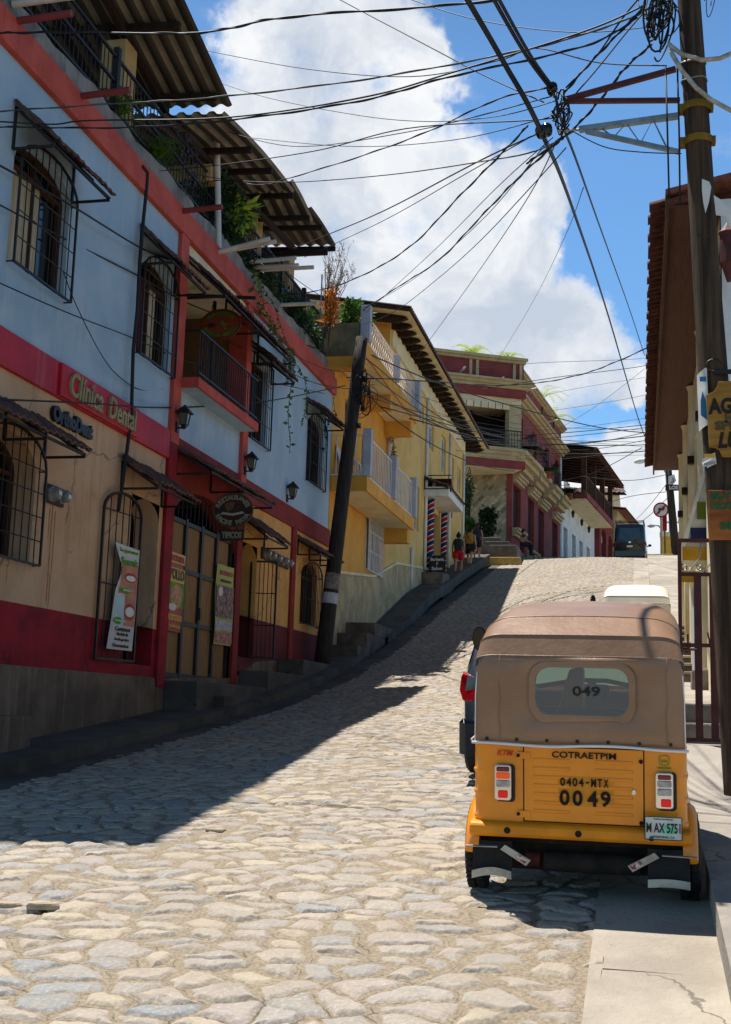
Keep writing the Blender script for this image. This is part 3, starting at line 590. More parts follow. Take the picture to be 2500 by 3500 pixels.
# plinth, landings, steps
part(MB().prism([(10.5,.2),(17.7,.2),(17.7,2.33),(10.5,2.33)],'m',-.3,.03,F),'plinth',CONCD,bevel=.02)
part(MB().prism([(17.7,.8),(21.5,.8),(27.9,1.2),(27.9,3.0),(24.9,2.95),(22.6,2.8),(21.4,2.45),(17.7,2.33)],'m',-.3,.035,F),'plinth',CONCD)
def steps(name,label,blocks,mt,group=None):
    t=thing(name,label,'steps',(sum(blocks[0][0:2])/2,blocks[0][2],blocks[0][4]),group=group)
    for b in blocks: MB().box(*b).build('step',mt,t,bevel=.015)
    return t
steps('stone_steps','dark stone steps climbing to the clinic beside its plinth',[(-7.165,-6.75,11.3,13.02,.8,1.75),(-7.165,-6.75,11.3,12.55,1.75,2.0),(-7.165,-6.75,11.3,12.2,2.0,2.28)],CONCD)
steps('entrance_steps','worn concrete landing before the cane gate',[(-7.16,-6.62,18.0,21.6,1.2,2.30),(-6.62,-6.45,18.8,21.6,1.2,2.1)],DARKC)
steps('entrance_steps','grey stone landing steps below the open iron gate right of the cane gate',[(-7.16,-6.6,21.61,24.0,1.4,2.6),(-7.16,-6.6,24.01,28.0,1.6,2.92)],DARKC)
# roof terrace: railing, posts, spouts and corrugated roofs
mb=MB(); XT=XW-.1
y=Y0
while y<Y1: mb.tube([(XT,y,10.12),(XT,y,11.08)],.009,4); y+=.13
for z in (10.3,10.72,11.1): mb.bar((XT,Y0,z),(XT,Y1,z),.04,.04)
for y in (11.5,15.2,19.4,23.6,25.4,27.7): mb.bar((XT,y,10.1),(XT,y,11.25),.09,.09)
part(mb,'terrace_railing',IRON)
for (px,py,l,mt) in ((52,73,.72,PINKPIPE),(270,330,.72,PINKPIPE),(618,722,.7,PINKPIPE),(45,15,.85,PVC)):
    a=atX(px,py,XW+.05); part(MB().tube([a,a+V((l,0,.03))],.045,10),'spout',mt,smooth=40)
for (px,py,dx,dz) in ((742,863,.95,.2),(752,862,1.02,.14),(885,893,.75,.03),(895,913,.75,.0),(905,922,1.0,.0),(965,1042,.75,0.)):
    a=atX(px,py,XW+.05); part(MB().tube([a-V((.2,0,dz*.2)),a+V((dx,0,dz))],.04,10),'spout',PVC,smooth=40)
part(MB().tube([atX(748,848,XW+.05),atX(741,413,XW+.05)],.055,10),'roof_post',PVC,smooth=40)
XE=-6.5
ZINCL=M('bounce_lit_rib','#8d8779','#6f6a5f',s=2,bump=.1)  # light bounced onto the underside ribs, painted in as a paler colour
roof1=lambda y:11.70-.215*(y-17.9)
def sheetroof(y0,y1,z0,z1,xa,xb,name,rise=.0,lam=.3):
    n=int((xb-xa)/lam*6)
    def fn(s,q,dz=0.):
        x=xa+(xb-xa)*s; return (x,y0+(y1-y0)*q,z0+(z1-z0)*q+.027*(1 if math.sin(2*math.pi*x/lam)>0 else -1)*min(1,abs(math.sin(2*math.pi*x/lam))*1.6)+rise*math.sin(q*math.pi)+dz+(xb-x)*.05)
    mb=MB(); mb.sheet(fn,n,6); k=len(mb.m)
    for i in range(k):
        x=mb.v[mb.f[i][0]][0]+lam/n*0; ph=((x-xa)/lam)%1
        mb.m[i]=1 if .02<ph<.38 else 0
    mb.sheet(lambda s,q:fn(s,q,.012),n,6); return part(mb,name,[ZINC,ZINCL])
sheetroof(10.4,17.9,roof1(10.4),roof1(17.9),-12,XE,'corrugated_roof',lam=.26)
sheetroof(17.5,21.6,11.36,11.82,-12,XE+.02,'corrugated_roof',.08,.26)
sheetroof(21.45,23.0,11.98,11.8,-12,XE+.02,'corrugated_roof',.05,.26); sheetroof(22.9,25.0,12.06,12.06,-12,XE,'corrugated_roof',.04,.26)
mb=MB()
for y,x in ((13.0,-6.7),(14.4,-7.2),(16.0,-6.7),(17.55,-6.65)): mb.bar((-12,y,roof1(y)+.17),(x,y,roof1(y)-.09),.08,.11)
mb.bar((-7.6,10.5,roof1(10.5)-.12),(-7.6,17.8,roof1(17.8)-.12),.09,.12)
for y,z in ((18.9,11.45),(20.1,11.62),(21.5,11.75),(22.7,11.8),(23.7,12.0),(24.85,11.98)): mb.bar((-12,y,z+.16),(XE+.03,y,z-.06),.07,.1)
mb.bar((-7.3,17.8,11.2),(-7.3,24.9,11.86),.09,.1)
mb.bar((-12,24.5,11.75),(XE-.05,24.5,11.72),.09,.13)
part(mb,'roof_beam',DWOOD)
TAN=M('tan_column_plaster','#c9a672','#b59360',s=2,streak=.4)
for y,z in ((16.0,11.9),(22.6,11.85),(25.0,12.0)): part(MB().box(-7.95,-7.55,y,y+.42,9.8,z),'terrace_column',TAN,bevel=.015)
part(MB().box(-12,-7.25,19.7,20.0,12.0,12.28) if False else MB().box(-12,-7.22,19.0,19.3,10.95,11.25),'terrace_beam',TAN,bevel=.015)
part(MB().box(-13,-12.9,Y0,Y1,9.9,13),'back_wall',DARKIN)
part(MB().box(-8.6,-8.1,12.6,13.1,9.9,11.4),'purple_pillar',M('purple_paint','#5a3d86','#4a3170',s=3))
# meters
def meters(label,us,z,n_stain=True):
    t=thing('electric_meters',label,'meters',F(us[0],z))
    MB().mbox(F,us[0]-.12,us[-1]+.12,z-.12,z+.12,.0,.05).build('back_plate',M('grey_meter_box','#4a4643','#3a3633',s=6),t,bevel=.02)
    for u in us:
        b=MB().lathe([(.10,0),(.10,.04),(.085,.05),(.08,.11),(.06,.13),(.01,.135)],F(u,z+.01*math.sin(u*9),.04),16,'x').build('meter',M('meter_glass','#8d8a86','#6d6a68',rough=.2,bump=0,s=9),t,smooth=40)
        MB().mbox(F,u-.04,u+.04,z-.02,z+.03,.176,.179).build('dial',PWH,b)
    return t
meters('pair of round electric meters on beige wall above rusty drips',[13.86,14.12],4.48)
meters('row of five round electric meters on ochre wall beside the iron gate',[22.85,23.2,23.6,24.1,24.45],4.92)
mb=MB()
for u,a,b in ((14.02,4.36,3.1),(14.1,4.3,3.5),(13.95,4.3,3.9),(14.08,3.5,3.05)): mb.prism([(u-.008,b),(u+.01,b+.1),(u+.012,a),(u-.012,a)],'m',.001,.0025,F)
t=part(mb,'rust_stain',M('rust_stain','#8a5a40','#a8744f',s=9,bump=0))
# coach lanterns
LG=M('lantern_pane','#6a6652','#585440',rough=.2,bump=0,s=5)
def lantern(u,z,label,d0=.05):
    t=thing('wall_lantern',label,'lantern',F(u,z,d0+.22),group='black coach lanterns along the blue wall')
    b=V(F(u,z,d0+.13))
    mb=MB(); mb.loft([[b+V((sx*w_,sy*w_,h)) for sx,sy in ((-1,-1),(1,-1),(1,1),(-1,1))] for w_,h in ((.045,-.10),(.07,.08))],True,(True,True)); mb.build('pane',LG,t)
    mb=MB()
    for sx,sy in ((-1,-1),(1,-1),(1,1),(-1,1)): mb.bar(b+V((sx*.047,sy*.047,-.11)),b+V((sx*.073,sy*.073,.09)),.013,.013)
    mb.loft([[b+V((sx*w_,sy*w_,h)) for sx,sy in ((-1,-1),(1,-1),(1,1),(-1,1))] for w_,h in ((.115,.08),(.105,.1),(.06,.16),(.035,.18),(.01,.22))],True,(True,True))
    mb.loft([[b+V((sx*w_,sy*w_,h)) for sx,sy in ((-1,-1),(1,-1),(1,1),(-1,1))] for w_,h in ((.015,-.17),(.035,-.14),(.052,-.10))],True,(True,True))
    mb.bar(F(u,z-.15,d0),b+V((0,0,-.15)),.025,.025); mb.mbox(F,u-.04,u+.04,z-.22,z-.06,d0-.02,d0+.03)
    mb.build('housing',IRON,t); return t
lantern(17.82,6.40,'black coach lantern on the salmon column beside the clinic sign',.07)
lantern(21.3,6.40,'black coach lantern on the second salmon column under the balcony',.07)
lantern(24.35,6.42,'black coach lantern on the blue wall right of both columns',.0)
# black conduit running down the clinic facade
cd=MB().tube([atX(*q,XW+.1) for q in ((488,570),(505,590),(502,640),(490,760),(478,900),(470,1060),(456,1200),(452,1340),(450,1420),(440,1500),(425,1610),(417,1670),(405,1745))],.028,8).build('conduit',CABLE,None,smooth=True); tag(cd,'thick black conduit running down the blue and beige facade left of the columns','conduit')
# ---------------------------------------------------------------- yellow building up the street
YB=thing('yellow_building','long yellow house with white balconies, deep rafter eaves and a barber shop','building',(-7.2,38,4))
YE=50.4
sw=[(39.55,40.55,11.7,12.35),(41.3,42.65,11.2,12.1),(44.4,45.5,10.9,12.3),(46.7,47.6,11.0,12.0),(48.6,49.5,10.9,11.9),(39.0,40.0,7.9,9.4),(32.0,33.8,5.75,7.75),(43.0,44.1,6.9,9.1)]
part(MB().wall(F,34.5,YE,5,13.4,[o for o in sw if o[0]>34.5],.2),'wall',YELLOW2,YB)
part(MB().wall(F,Y1+.03,34.5,2.6,10.3,[(32.0,33.8,5.75,7.75),(29.2,30.3,7.62,9.7),(31.2,31.8,8.3,9.2)],.2),'wall',YELLOW,YB)
part(MB().box(-14,XW-.003,34.5,34.7,10.3,13.6),'wall',YELLOW,YB); part(MB().box(-14,XW-.003,YE-.25,YE-.003,6,13.5),'wall',YELLOW2,YB)
part(MB().box(-14,XW-.3,Y1+.03,34.5,10.25,10.35),'terrace_floor',CONC,YB)
part(MB().box(XW-1.9,XW-1.8,28,50.2,3,13.3),'inner_wall',DARKIN,YB)
# plinth that climbs with the pavement
part(MB().prism([(Y1+.03,2.6),(33,3.6),(38,4.9),(43,6.6),(43,6.9),(40.6,6.75),(36.1,6.35),(33,5.6),(Y1+.03,5.15)],'m',-.1,.03,F),'plinth',STONEW,YB)
mb=MB()
for a,b in (((Y1+.03,5.15),(33,5.6)),((33,5.6),(36.1,6.35)),((36.1,6.35),(40.6,6.75))): mb.bar(F(a[0],a[1]+.03,.03),F(b[0],b[1]+.03,.03),.08,.07)
part(mb,'plinth_cap',CREAM,YB)
part(MB().mbox(F,34.72,YE,12.75,13.3,.002,.05),'frieze',CREAM,YB)
# balconies
def baluster(mb,x,y,z0,z1,fancy,ax):
    if fancy:
        for k in range(5):
            z=z0+(z1-z0)*k/5; h=(z1-z0)/5; s=.055 if k%2 else -.055
            dx,dy=(s,0) if ax else (0,s)
            mb.tube([(x,y,z),(x+dx,y+dy,z+h*.5),(x,y,z+h)],.013,4)
    else: mb.tube([(x,y,z0),(x,y,z1)],.012,4)
def balcony(y0,y1,xo,zb,zt,zr,fancy,parent,solid_front=False):
    part(MB().box(XW+.003,xo,y0,y1,zb,zt),'balcony_slab',YELLOW,parent,bevel=.01)
    part(MB().box(XW+.05,xo-.06,y0+.06,y1-.06,zb-.004,zb-.001),'balcony_soffit',CREAM,parent)
    mb=MB(); y=y0+.12
    while y<y1: baluster(mb,xo-.06,y,zt+.06,zr-.05,fancy,False); y+=.2 if not fancy else .2
    for z in (zt+.05,zr-.04): mb.bar((xo-.06,y0,z),(xo-.06,y1,z),.03,.03)
    if not solid_front:
        x=XW+.12
        while x<xo-.1: baluster(mb,x,y0+.05,zt+.06,zr-.05,fancy,True); x+=.16
        for z in (zt+.05,zr-.04): mb.bar((XW,y0+.05,z),(xo-.06,y0+.05,z),.03,.03)
    part(mb,'balcony_railing',WHITE,parent)
part(MB().box(XW+.003,-6.42,33.9,34.28,6.7,7.095),'balcony_beam',YELLOW,YB); part(MB().box(XW+.003,-6.42,34.0,34.38,9.85,10.245),'balcony_beam',YELLOW,YB); part(MB().box(XW+.003,-6.42,31.0,31.3,9.85,10.245),'balcony_beam',YELLOW,YB)
balcony(27.95,34.3,-6.3,7.1,7.45,8.5,False,YB); balcony(27.4,34.4,-6.3,10.25,10.62,11.4,True,YB,True)
for y,z in ((27.4,11.5),(31.0,11.35),(34.2,11.5)): part(MB().box(-6.45,-6.22,y,y+.24,10.63,z),'railing_post',LGREY,YB,bevel=.01)
for y in (27.97,31.1,34.1): part(MB().box(-6.43,-6.23,y,y+.22,7.46,8.62),'railing_post',LGREY,YB,bevel=.01)
part(MB().box(XW-1,-6.47,27.35,27.6,10.2,11.05),'planter_wall',M('mossy_wall','#8d7d5c','#5f5a45',s=2,streak=.8),YB)
part(MB().box(XW-1,-6.3,27.3,27.7,9.95,10.22),'planter_wall',YELLOW,YB)
# roof with rafter tails
zr_=lambda x:13.3+(-6.45-x)*.17
part(MB().prism([(x,z) for x,z in ((-6.45,zr_(-6.45)+.06),(-6.45,zr_(-6.45)+.1),(-13,zr_(-13)+.1),(-13,zr_(-13)+.06))],'y',33.3,52.2),'roof_boards',CREAM,YB)
mb=MB()
def rf(s,q):
    y=33.2+19.1*s; x=-6.35-6.8*q; return (x,y,zr_(x)+.14+.05*abs(math.sin(math.pi*s*19.2/.22)))
mb.sheet(rf,350,3); mb.sheet(lambda s,q:tuple(V(rf(s,q))-V((0,0,.03))),350,3)
mb.add([rf(i/350,0) for i in range(351)]+[tuple(V(rf(i/350,0))-V((0,0,.1))) for i in range(351)],[(i,i+1,352+i,351+i) for i in range(350)])
part(mb,'roof_tiles',TILE,YB)
for i in range(26):
    y=33.9+i*.725; part(MB().prism([(-6.7,zr_(-6.7)+.055),(-6.57,zr_(-6.57)+.0),(-6.75,zr_(-6.75)-.10),(-6.9,zr_(-6.9)-.17),(-8,zr_(-8)-.19),(-8,zr_(-8)+.055)],'y',y,y+.16),'rafter',DWOOD,YB)
part(MB().bar((-13,33.26,zr_(-13)+.09),(-6.4,33.26,zr_(-6.4)+.09),.06,.16),'barge_board',DWOOD,YB)
# windows, doors, pipes
GRW=M('grey_louvre','#8d98a0','#6f7a82',s=3)
def louvre(a,b,c,d,mt=GRW,fm=WHITE):
    mb=MB(); 
    for k in range(2): mb.mbox(F,a,b,c+(d-c-.05)*k,c+(d-c-.05)*k+.05,-.14,-.08)
    for u in (a,(a+b)/2-.025,b-.05): mb.mbox(F,u,u+.05,c+.05,d-.05,-.14,-.08)
    w=part(mb,'window',fm,YB); mb=MB(); z=c+.08
    while z<d-.12: mb.hexa([F(a+.05,z,-.16),F(b-.05,z,-.16),F(b-.05,z+.02,-.15),F(a+.05,z+.02,-.15),F(a+.05,z+.1,-.10),F(b-.05,z+.1,-.10),F(b-.05,z+.12,-.09),F(a+.05,z+.12,-.09)]); z+=.12
    mb.build('louvre',mt,w); MB().mbox(F,a,b,c,d,-.2,-.18).build('pane',GLASSD,w)
for o in sw[:6]: louvre(*o[:4])
w=window(F,32.0,33.8,5.75,7.75,YB,fm=WHITE,split=3); grille(F,31.95,33.85,5.7,7.8,YB,11,3,.0,.1,.012,mt=WHITE)
window(F,29.2,30.3,7.62,9.7,YB,fm=M('dark_red_door','#5c1f1c','#43181a',s=4)); window(F,31.2,31.8,8.3,9.2,YB)
MB().mbox(F,43.0,44.1,6.9,9.1,-.2,-.15).build('door',M('carved_brown_door','#6b4a2e','#4d3520',s=6,stretch=(1,5,1)),YB)
mb=MB()
for u,a,b in ((34.48,7,10.3),(38.6,5.9,7.2),(41.0,6.8,12.8),(46.3,7.4,12.7),(50.1,8.0,12.7)): part(MB().tube([F(u,a,.06),F(u,b,.06)],.05,8),'rain_pipe',WHITE,YB,smooth=True)
# barber shop front
part(MB().box(XW+.003,-6.35,40.9,44.4,9.3,9.62),'canopy',WHITE,YB,bevel=.01); hood(F,40.8,44.5,9.98,9.62,.9,YB,'canopy_tiles')
BR=M('barber_red','#b3202a','#9a1a22',bump=0,s=4); BBL=M('barber_blue','#1f3468','#18284f',bump=0,s=4)
for u in (41.35,44.3):
    mb=MB(); n=16; tw=6.5
    p=MB().tube([F(u,6.85,.18),F(u,9.28,.18)],.115,n); p.build('barber_pole',WHITE,YB,smooth=40)
    for ci,mt in ((0,BR),(1,BBL)):
        mb=MB(); st=110
        for i in range(st):
            z0=6.87+2.4*i/st; z1=6.87+2.4*(i+1)/st
            for k in range(8):
                g=2*math.pi*(tw*i/st)+ci*math.pi; g2=2*math.pi*(tw*(i+1)/st)+ci*math.pi; da=1.25
                a_=[(g+da*(k-4)/4,z0),(g+da*(k-3)/4,z0),(g2+da*(k-3)/4,z1),(g2+da*(k-4)/4,z1)]
                c=V(F(u,0,.18)); mb.add([c+V((.121*math.cos(t_),.121*math.sin(t_),z)) for t_,z in a_],[(0,1,2,3)])
        mb.build('stripe',mt,YB)
BS=thing('barber_sign','dark hanging barber board with red marks on a black bracket','sign',(-6.7,41.2,9.9))
a=atY(1464,1637,41.2); b=atY(1543,1681,41.2)
MB().box(a.x,b.x,41.18,41.24,b.z,a.z).build('board',M('maroon_black_board','#2a0f12','#1a0a0c',s=3),BS,bevel=.01)
MB().prism([(a.x+.22+.07*math.cos(t_*.5),(a.z+b.z)/2+.11*math.sin(t_*.5)) for t_ in range(13)],'y',41.172,41.179).build('emblem',PWH,BS)
MB().box(a.x+.36,b.x-.08,41.172,41.179,b.z+.12,a.z-.16).build('emblem',BR,BS)
mb=MB(); mb.bar((XW,41.2,a.z+.12),(b.x,41.2,a.z+.12),.03); mb.tube([(a.x+.1,41.2,a.z),(a.x+.1,41.2,a.z+.12)],.01,4); mb.tube([(b.x-.1,41.2,a.z),(b.x-.1,41.2,a.z+.12)],.01,4); mb.build('bracket',IRON,BS)
mb=MB()
for k in range(14):
    g=math.pi*(.98-.75*k/14); g2=math.pi*(.98-.75*(k+1)/14)
    mb.prism([(46.7+1.5*math.cos(g),9.3+1.7*math.sin(g)),(46.7+1.5*math.cos(g2),9.3+1.7*math.sin(g2)),(46.7+1.15*math.cos(g2),9.3+1.3*math.sin(g2)),(46.7+1.15*math.cos(g),9.3+1.3*math.sin(g))],'m',.0,.03,F)
part(mb,'wall_arch',TILE2,YB); part(MB().mbox(F,46.2,47.3,9.55,9.95,0,.02),'wall_plaque',TILE2,YB)
# chalk board on the step
cb=thing('chalk_board','black chalk board with white hand lettering at the barber step','sign',(-6.75,41.0,6.9))
a=atY(1467,1897,41.0); b=atY(1521,1966,41.0)
MB().hexa([(a.x,41.0,b.z),(b.x,41.0,b.z),(b.x,41.03,b.z),(a.x,41.03,b.z),(a.x,41.1,a.z),(b.x,41.1,a.z),(b.x,41.13,a.z),(a.x,41.13,a.z)]).build('board',BLACKP,cb)
MB().hexa([(a.x+.02,41.3,b.z),(b.x-.02,41.3,b.z),(b.x-.02,41.33,b.z),(a.x+.02,41.33,b.z),(a.x+.02,41.14,a.z),(b.x-.02,41.14,a.z),(b.x-.02,41.17,a.z),(a.x+.02,41.17,a.z)]).build('back_leg',WOOD,cb)
for s,q,wd in (('Barberia',.80,.84),('y',.57,.14),('Salon',.34,.66),('Moderno',.1,.5)): text(s,.1,PWH,((a.x+b.x)/2,40.99+.1*q,b.z+(a.z-b.z)*q),(1,0,0),(0,.1,.99),cb,width=(b.x-a.x)*wd,height=(a.z-b.z)*.17,bold=.003)
# steps beside the yellow wall and the barber's stoop
steps('stone_steps','rough stone steps beside the leaning black pole and yellow wall',[(-7.17,-6.42,28.05,34,2.4,3.45),(-7.17,-6.42,29.0,34,3.45,3.8),(-7.17,-6.42,29.9,34.0,3.8,4.12)],M('rough_step_stone','#6f6358','#4f463e',s=3,bump=.8,bs=12))
steps('stone_steps','two stone steps under the barber chalk board',[(-7.17,-6.45,40.6,43.2,5.8,6.64),(-7.17,-6.6,41.45,43.2,6.64,6.82)],M('brown_step_stone','#7d6f60','#5c5046',s=3,bump=.8,bs=12))
# ---------------------------------------------------------------- red corner house with cream cornices
PK=thing('red_corner_house','terracotta red corner house with cream cornices and planted balconies','building',(-6.1,60,10))
PINK=M('terracotta_red_paint','#94443f','#803a38',s=1.6,streak=.3,scol='#7a343a'); CREAMC=M('cream_cornice','#c4b189','#b39f76',s=2.5,streak=.35,scol='#9a8766')
HERR=None
def herring():
    m,nt,b,o=newmat('herringbone_stone'); tc=N(nt,'ShaderNodeTexCoord').outputs['Object']
    mp=N(nt,'ShaderNodeMapping',{'Vector':tc,'Rotation':(R(90),0,0)}).outputs[0]; mp=N(nt,'ShaderNodeMapping',{'Vector':mp,'Rotation':(0,0,R(45))}).outputs[0]
    br=N(nt,'ShaderNodeTexBrick',{'Vector':mp,'Color1':L('#cdbb96')+(1,),'Color2':L('#5c4c36')+(1,),'Mortar':L('#9b8e72')+(1,),'Scale':1.15,'Mortar Size':.025,'Brick Width':.42,'Row Height':.24})
    nn=noise(nt,tc,2.5,4).outputs['Fac']; col=mix(nt,rng(nt,nn,.4,.65,0,.6),br.outputs[0],L('#8f8468'))
    nt.links.new(col,b.inputs['Base Color']); b.inputs['Roughness'].default_value=.9
    bp=N(nt,'ShaderNodeBump',{'Height':br.outputs['Fac'],'Strength':-.6,'Distance':.03}); nt.links.new(bp.outputs[0],b.inputs['Normal']); return m
HERR=herring()
P=plane((-6.1,59.5,0),6.0)
wins=[(.35,2.2,11.1,13.3),(4.1,5.8,10.5,13.3),(7.0,8.8,10.4,13.2),(11.3,13.2,10.2,13.2)]
ups=[(1.4,2.6,14.75,17.1),(5.2,6.4,14.75,17.1),(9.0,10.2,14.75,17.1),(12.2,13.4,14.75,17.1)]
part(MB().wall(P,0,14,9.2,17.6,wins+ups,.3),'wall',PINK,PK); part(MB().mbox(P,-.3,14,17.9,19.0,-.4,.05),'parapet',PINK,PK)
part(MB().mbox(P,0,13.9,9.2,17.5,-2.2,-2.1),'inner_wall',DARKIN,PK); part(MB().mbox(P,13.8,14,9.2,19,-5,-.3),'end_wall',PINK,PK)
def cornice(mp,u0,u1,z,h,d,name='cornice',mt=CREAMC):
    mb=MB()
    for k,(a,b,dd) in enumerate(((0,.35,.45),(.35,.7,.75),(.7,1,1.))): mb.mbox(mp,u0-d*dd*.3,u1+d*dd*.3,z+h*a,z+h*b,.004,d*dd)
    return part(mb,name,mt,PK)
cornice(P,-.5,14,17.5,.42,.55); cornice(P,-.4,14,18.95,.28,.4); cornice(P,-.9,3.4,14.0,.7,.9)
for a,b,c,d in wins:
    cornice(P,a-.1,b+.1,d+.08,.4,.38,'lintel')
    if c>10.3: cornice(P,a-.1,b+.1,c-.42,.4,.35,'sill')
    MB().mbox(P,a,b,c,d,-.25,-.2).build('shutter',M('dark_shutter','#2a1d19','#1a1210',s=3) if a<1 else DWOOD,PK)
for a,b,c,d in ups:
    if a>3: cornice(P,a-.45,b+.45,c-.72,.7,.75,'balconet')
    MB().mbox(P,a,b,c,d,-.25,-.2).build('balcony_door',DWOOD,PK)
    mb=MB()
    for i in range(9): mb.tube([P(a-.4+(b-a+.8)*i/8,c,.6),P(a-.4+(b-a+.8)*i/8,c+.95,.6)],.015,4)
    mb.bar(P(a-.42,c+.97,.6),P(b+.42,c+.97,.6),.04); 
    for u in (a-.4,b+.4): mb.bar(P(u,c+.97,.0),P(u,c+.97,.6),.03)
    part(mb,'balcony_railing',IRON,PK)
for u in (3.6,7.6,11.2):
    b=V(P(u,16.2,.25)); mb=MB(); mb.loft([[b+V((sx*w_,sy*w_,h)) for sx,sy in ((-1,-1),(1,-1),(1,1),(-1,1))] for w_,h in ((.05,-.3),(.1,-.2),(.15,.15),(.2,.18),(.05,.35))],True,(True,True)); mb.bar(P(u,16.3,0),tuple(b+V((0,0,.1))),.04); part(mb,'wall_lamp',IRON,PK)
# front with the stone wall, deep upper veranda and panelled parapet
PF=plane((-6.1,59.5,0),-82.,-1)       # u runs to the left, away from the corner
PG=plane((-5.75,59.0,0),-119.,-1)
part(MB().mbox(PF,0,6,9.2,13.9,-.02,.0) if False else MB().wall(PF,.0,6,9.2,13.9,[(2.6,3.5,10.9,13.2)],.3),'stone_wall',HERR,PK)
part(MB().mbox(PF,-.02,.25,9.4,13.9,.004,.05),'corner_strip',PINK,PK)
part(MB().mbox(PG,-.15,7,13.75,14.15,-3,.5),'veranda_slab',PINK,PK); part(MB().mbox(PG,0,6.9,13.73,13.745,-2.6,.4),'veranda_soffit',CREAM,PK); 
mb=MB()
for k,(a,b,dd) in enumerate(((14.15,14.35,.55),(14.35,14.55,.65),(14.55,14.7,.8))): mb.mbox(PG,-.1,7,a,b,-.3,dd)
part(mb,'cornice',CREAMC,PK)
mb=MB()
for i in range(45): mb.tube([PG(.1+i*.15,14.7,.45),PG(.1+i*.15,15.6,.45)],.015,4)
mb.bar(PG(0,15.62,.45),PG(6.9,15.62,.45),.05); part(mb,'balcony_railing',IRON,PK)
part(MB().mbox(PG,-.1,.55,14.7,17.0,-.4,.1),'veranda_pillar',CREAMC,PK); part(MB().mbox(PG,5.6,6.1,14.7,17.0,-.4,.1),'veranda_pillar',CREAMC,PK)
part(MB().mbox(PG,-.1,7,14.7,17.4,-2.6,-2.5),'inner_wall',DARKIN,PK); part(MB().mbox(PG,-.09,-.02,14.7,17.04,-2.49,-.41),'inner_wall',DARKIN,PK)
mb=MB()
for i in range(14): mb.mbox(PG,.55+i*.38,.88+i*.38,16.75,17.05,.02,.12)
part(mb,'veranda_valance',CREAM,PK)
part(MB().mbox(PG,-.1,7,17.05,17.35,-2.6,.05),'veranda_beam',CREAM,PK); part(MB().mbox(PG,-.25,7,17.35,17.75,-.5,.3),'upper_band',PINK,PK)
mb=MB()
for a,b,dd in ((17.75,17.9,.4),(17.9,18.05,.55),(18.05,18.15,.7)): mb.mbox(PG,-.4,7,a,b,-.3,dd)
part(mb,'cornice',CREAMC,PK); part(MB().mbox(PG,-.2,7,18.15,19.15,-.4,.1),'parapet',PINK,PK)
mb=MB()
for u in (-.1,.25,2.2,2.55,4.5,4.85): mb.mbox(PG,u,u+.14,18.15,19.1,.1,.16)
mb.mbox(PG,-.25,7,19.1,19.22,-.3,.25); mb.mbox(PG,-.3,7,19.22,19.36,-.4,.4); part(mb,'parapet_frame',CREAMC,PK)
for s_,u,z in ((PG,1.2,18.0),(PG,3.2,18.3),(P,1.5,18.3),(P,8,18.2)): part(MB().tube([s_(u,z,.1),s_(u,z+.12,.9)],.05,6),'spout',PVC,PK)
# steps and planter base in front of the red house
st=thing('entrance_stairs','pale stairs rising to the stone front of the red house','steps',(-7.4,58,9.6))
WST=M('pale_stair_stone','#d5c9b2','#bcae96',s=3)
for i in range(7): MB().box(-9.2,-6.55-.12*i,56.2+i*.4,59.6,8.9+.2*i,9.1+.2*i).build('step',WST,st,bevel=.02)
st=thing('pavement_platform','dark stone platform of long steps below the red house','steps',(-6.2,56,9))
for i,(x1,z1) in enumerate(((-5.2,9.32),(-5.6,9.55),(-6.0,9.8))): MB().box(-9.5,x1,53.2+i*.5,66,8.0,z1).build('step',M('dark_stone_step','#6d665f','#534d48',s=2,bump=.6,bs=14) if i==0 else bpy.data.materials['dark_stone_step'],st,bevel=.03)
kb=MB().box(-9.3,-5.0,52.7,53.1,7.6,8.72).build('kerb',M('yellow_kerb','#c9a24a','#a5895a',s=3,chip=.4,chipc='#8a8072'),None,kind='structure',bevel=.03)
# ---------------------------------------------------------------- porch house, arched pink house, tiled cream house at the crest
PH=thing('porch_house','white house with a dark wooden upper porch beyond the red house','building',(-4.5,75,10))
Q=plane((-4.55,73.6,0),6.5)
part(MB().wall(Q,0,13,9.5,15.3,[(.7,2.1,10,13.4),(3.8,5.2,10,13.4),(6.6,8,10,13.4),(9.6,11,10,13.4)],.3),'wall',WHITE,PH); part(MB().mbox(Q,0,13,9.5,18.3,-3,-2.9),'inner_wall',DARKIN,PH)
part(MB().mbox(Q,-.1,.1,9.5,18.6,-3,-.02),'side_wall',WHITE,PH)
part(MB().mbox(Q,.2,12,15.0,15.35,-.1,1.5),'balcony_slab',PINK,PH); part(MB().mbox(Q,.25,11.9,14.97,14.995,.02,1.4),'balcony_soffit',CREAM,PH)
for u in (.4,4.2,8,11.8): part(MB().mbox(Q,u,u+.3,15.35,18.3,1.1,1.4),'porch_post',WOOD,PH)
mb=MB()
for i in range(40): mb.tube([Q(.5+i*.28,15.35,1.3),Q(.5+i*.28,16.5,1.3)],.03,4)
mb.bar(Q(.4,16.5,1.3),Q(11.8,16.5,1.3),.1); part(mb,'porch_railing',WOOD,PH)
mb=MB()
def pr(s,q): return Q(-.6+13*s,18.75-.85*q+.06*abs(math.sin(s*80)),-3+5.2*q)
mb.sheet(pr,160,3); mb.sheet(lambda s,q:tuple(V(pr(s,q))-V((0,0,.16))),160,3); part(mb,'porch_roof',TILE,PH)
mb=MB()
for i in range(14): mb.bar(Q(-.4+i*.95,18.55,-2.8),Q(-.4+i*.95,17.8,1.95),.09,.14)
part(mb,'rafter',DWOOD,PH)
for u in (2.6,6,9): b=V(Q(u,14.4,.25)); part(MB().lathe([(.02,.3),(.10,.2),(.11,.12),(.07,-.12),(.02,-.2)],b,8),'wall_lamp',IRON,PH)
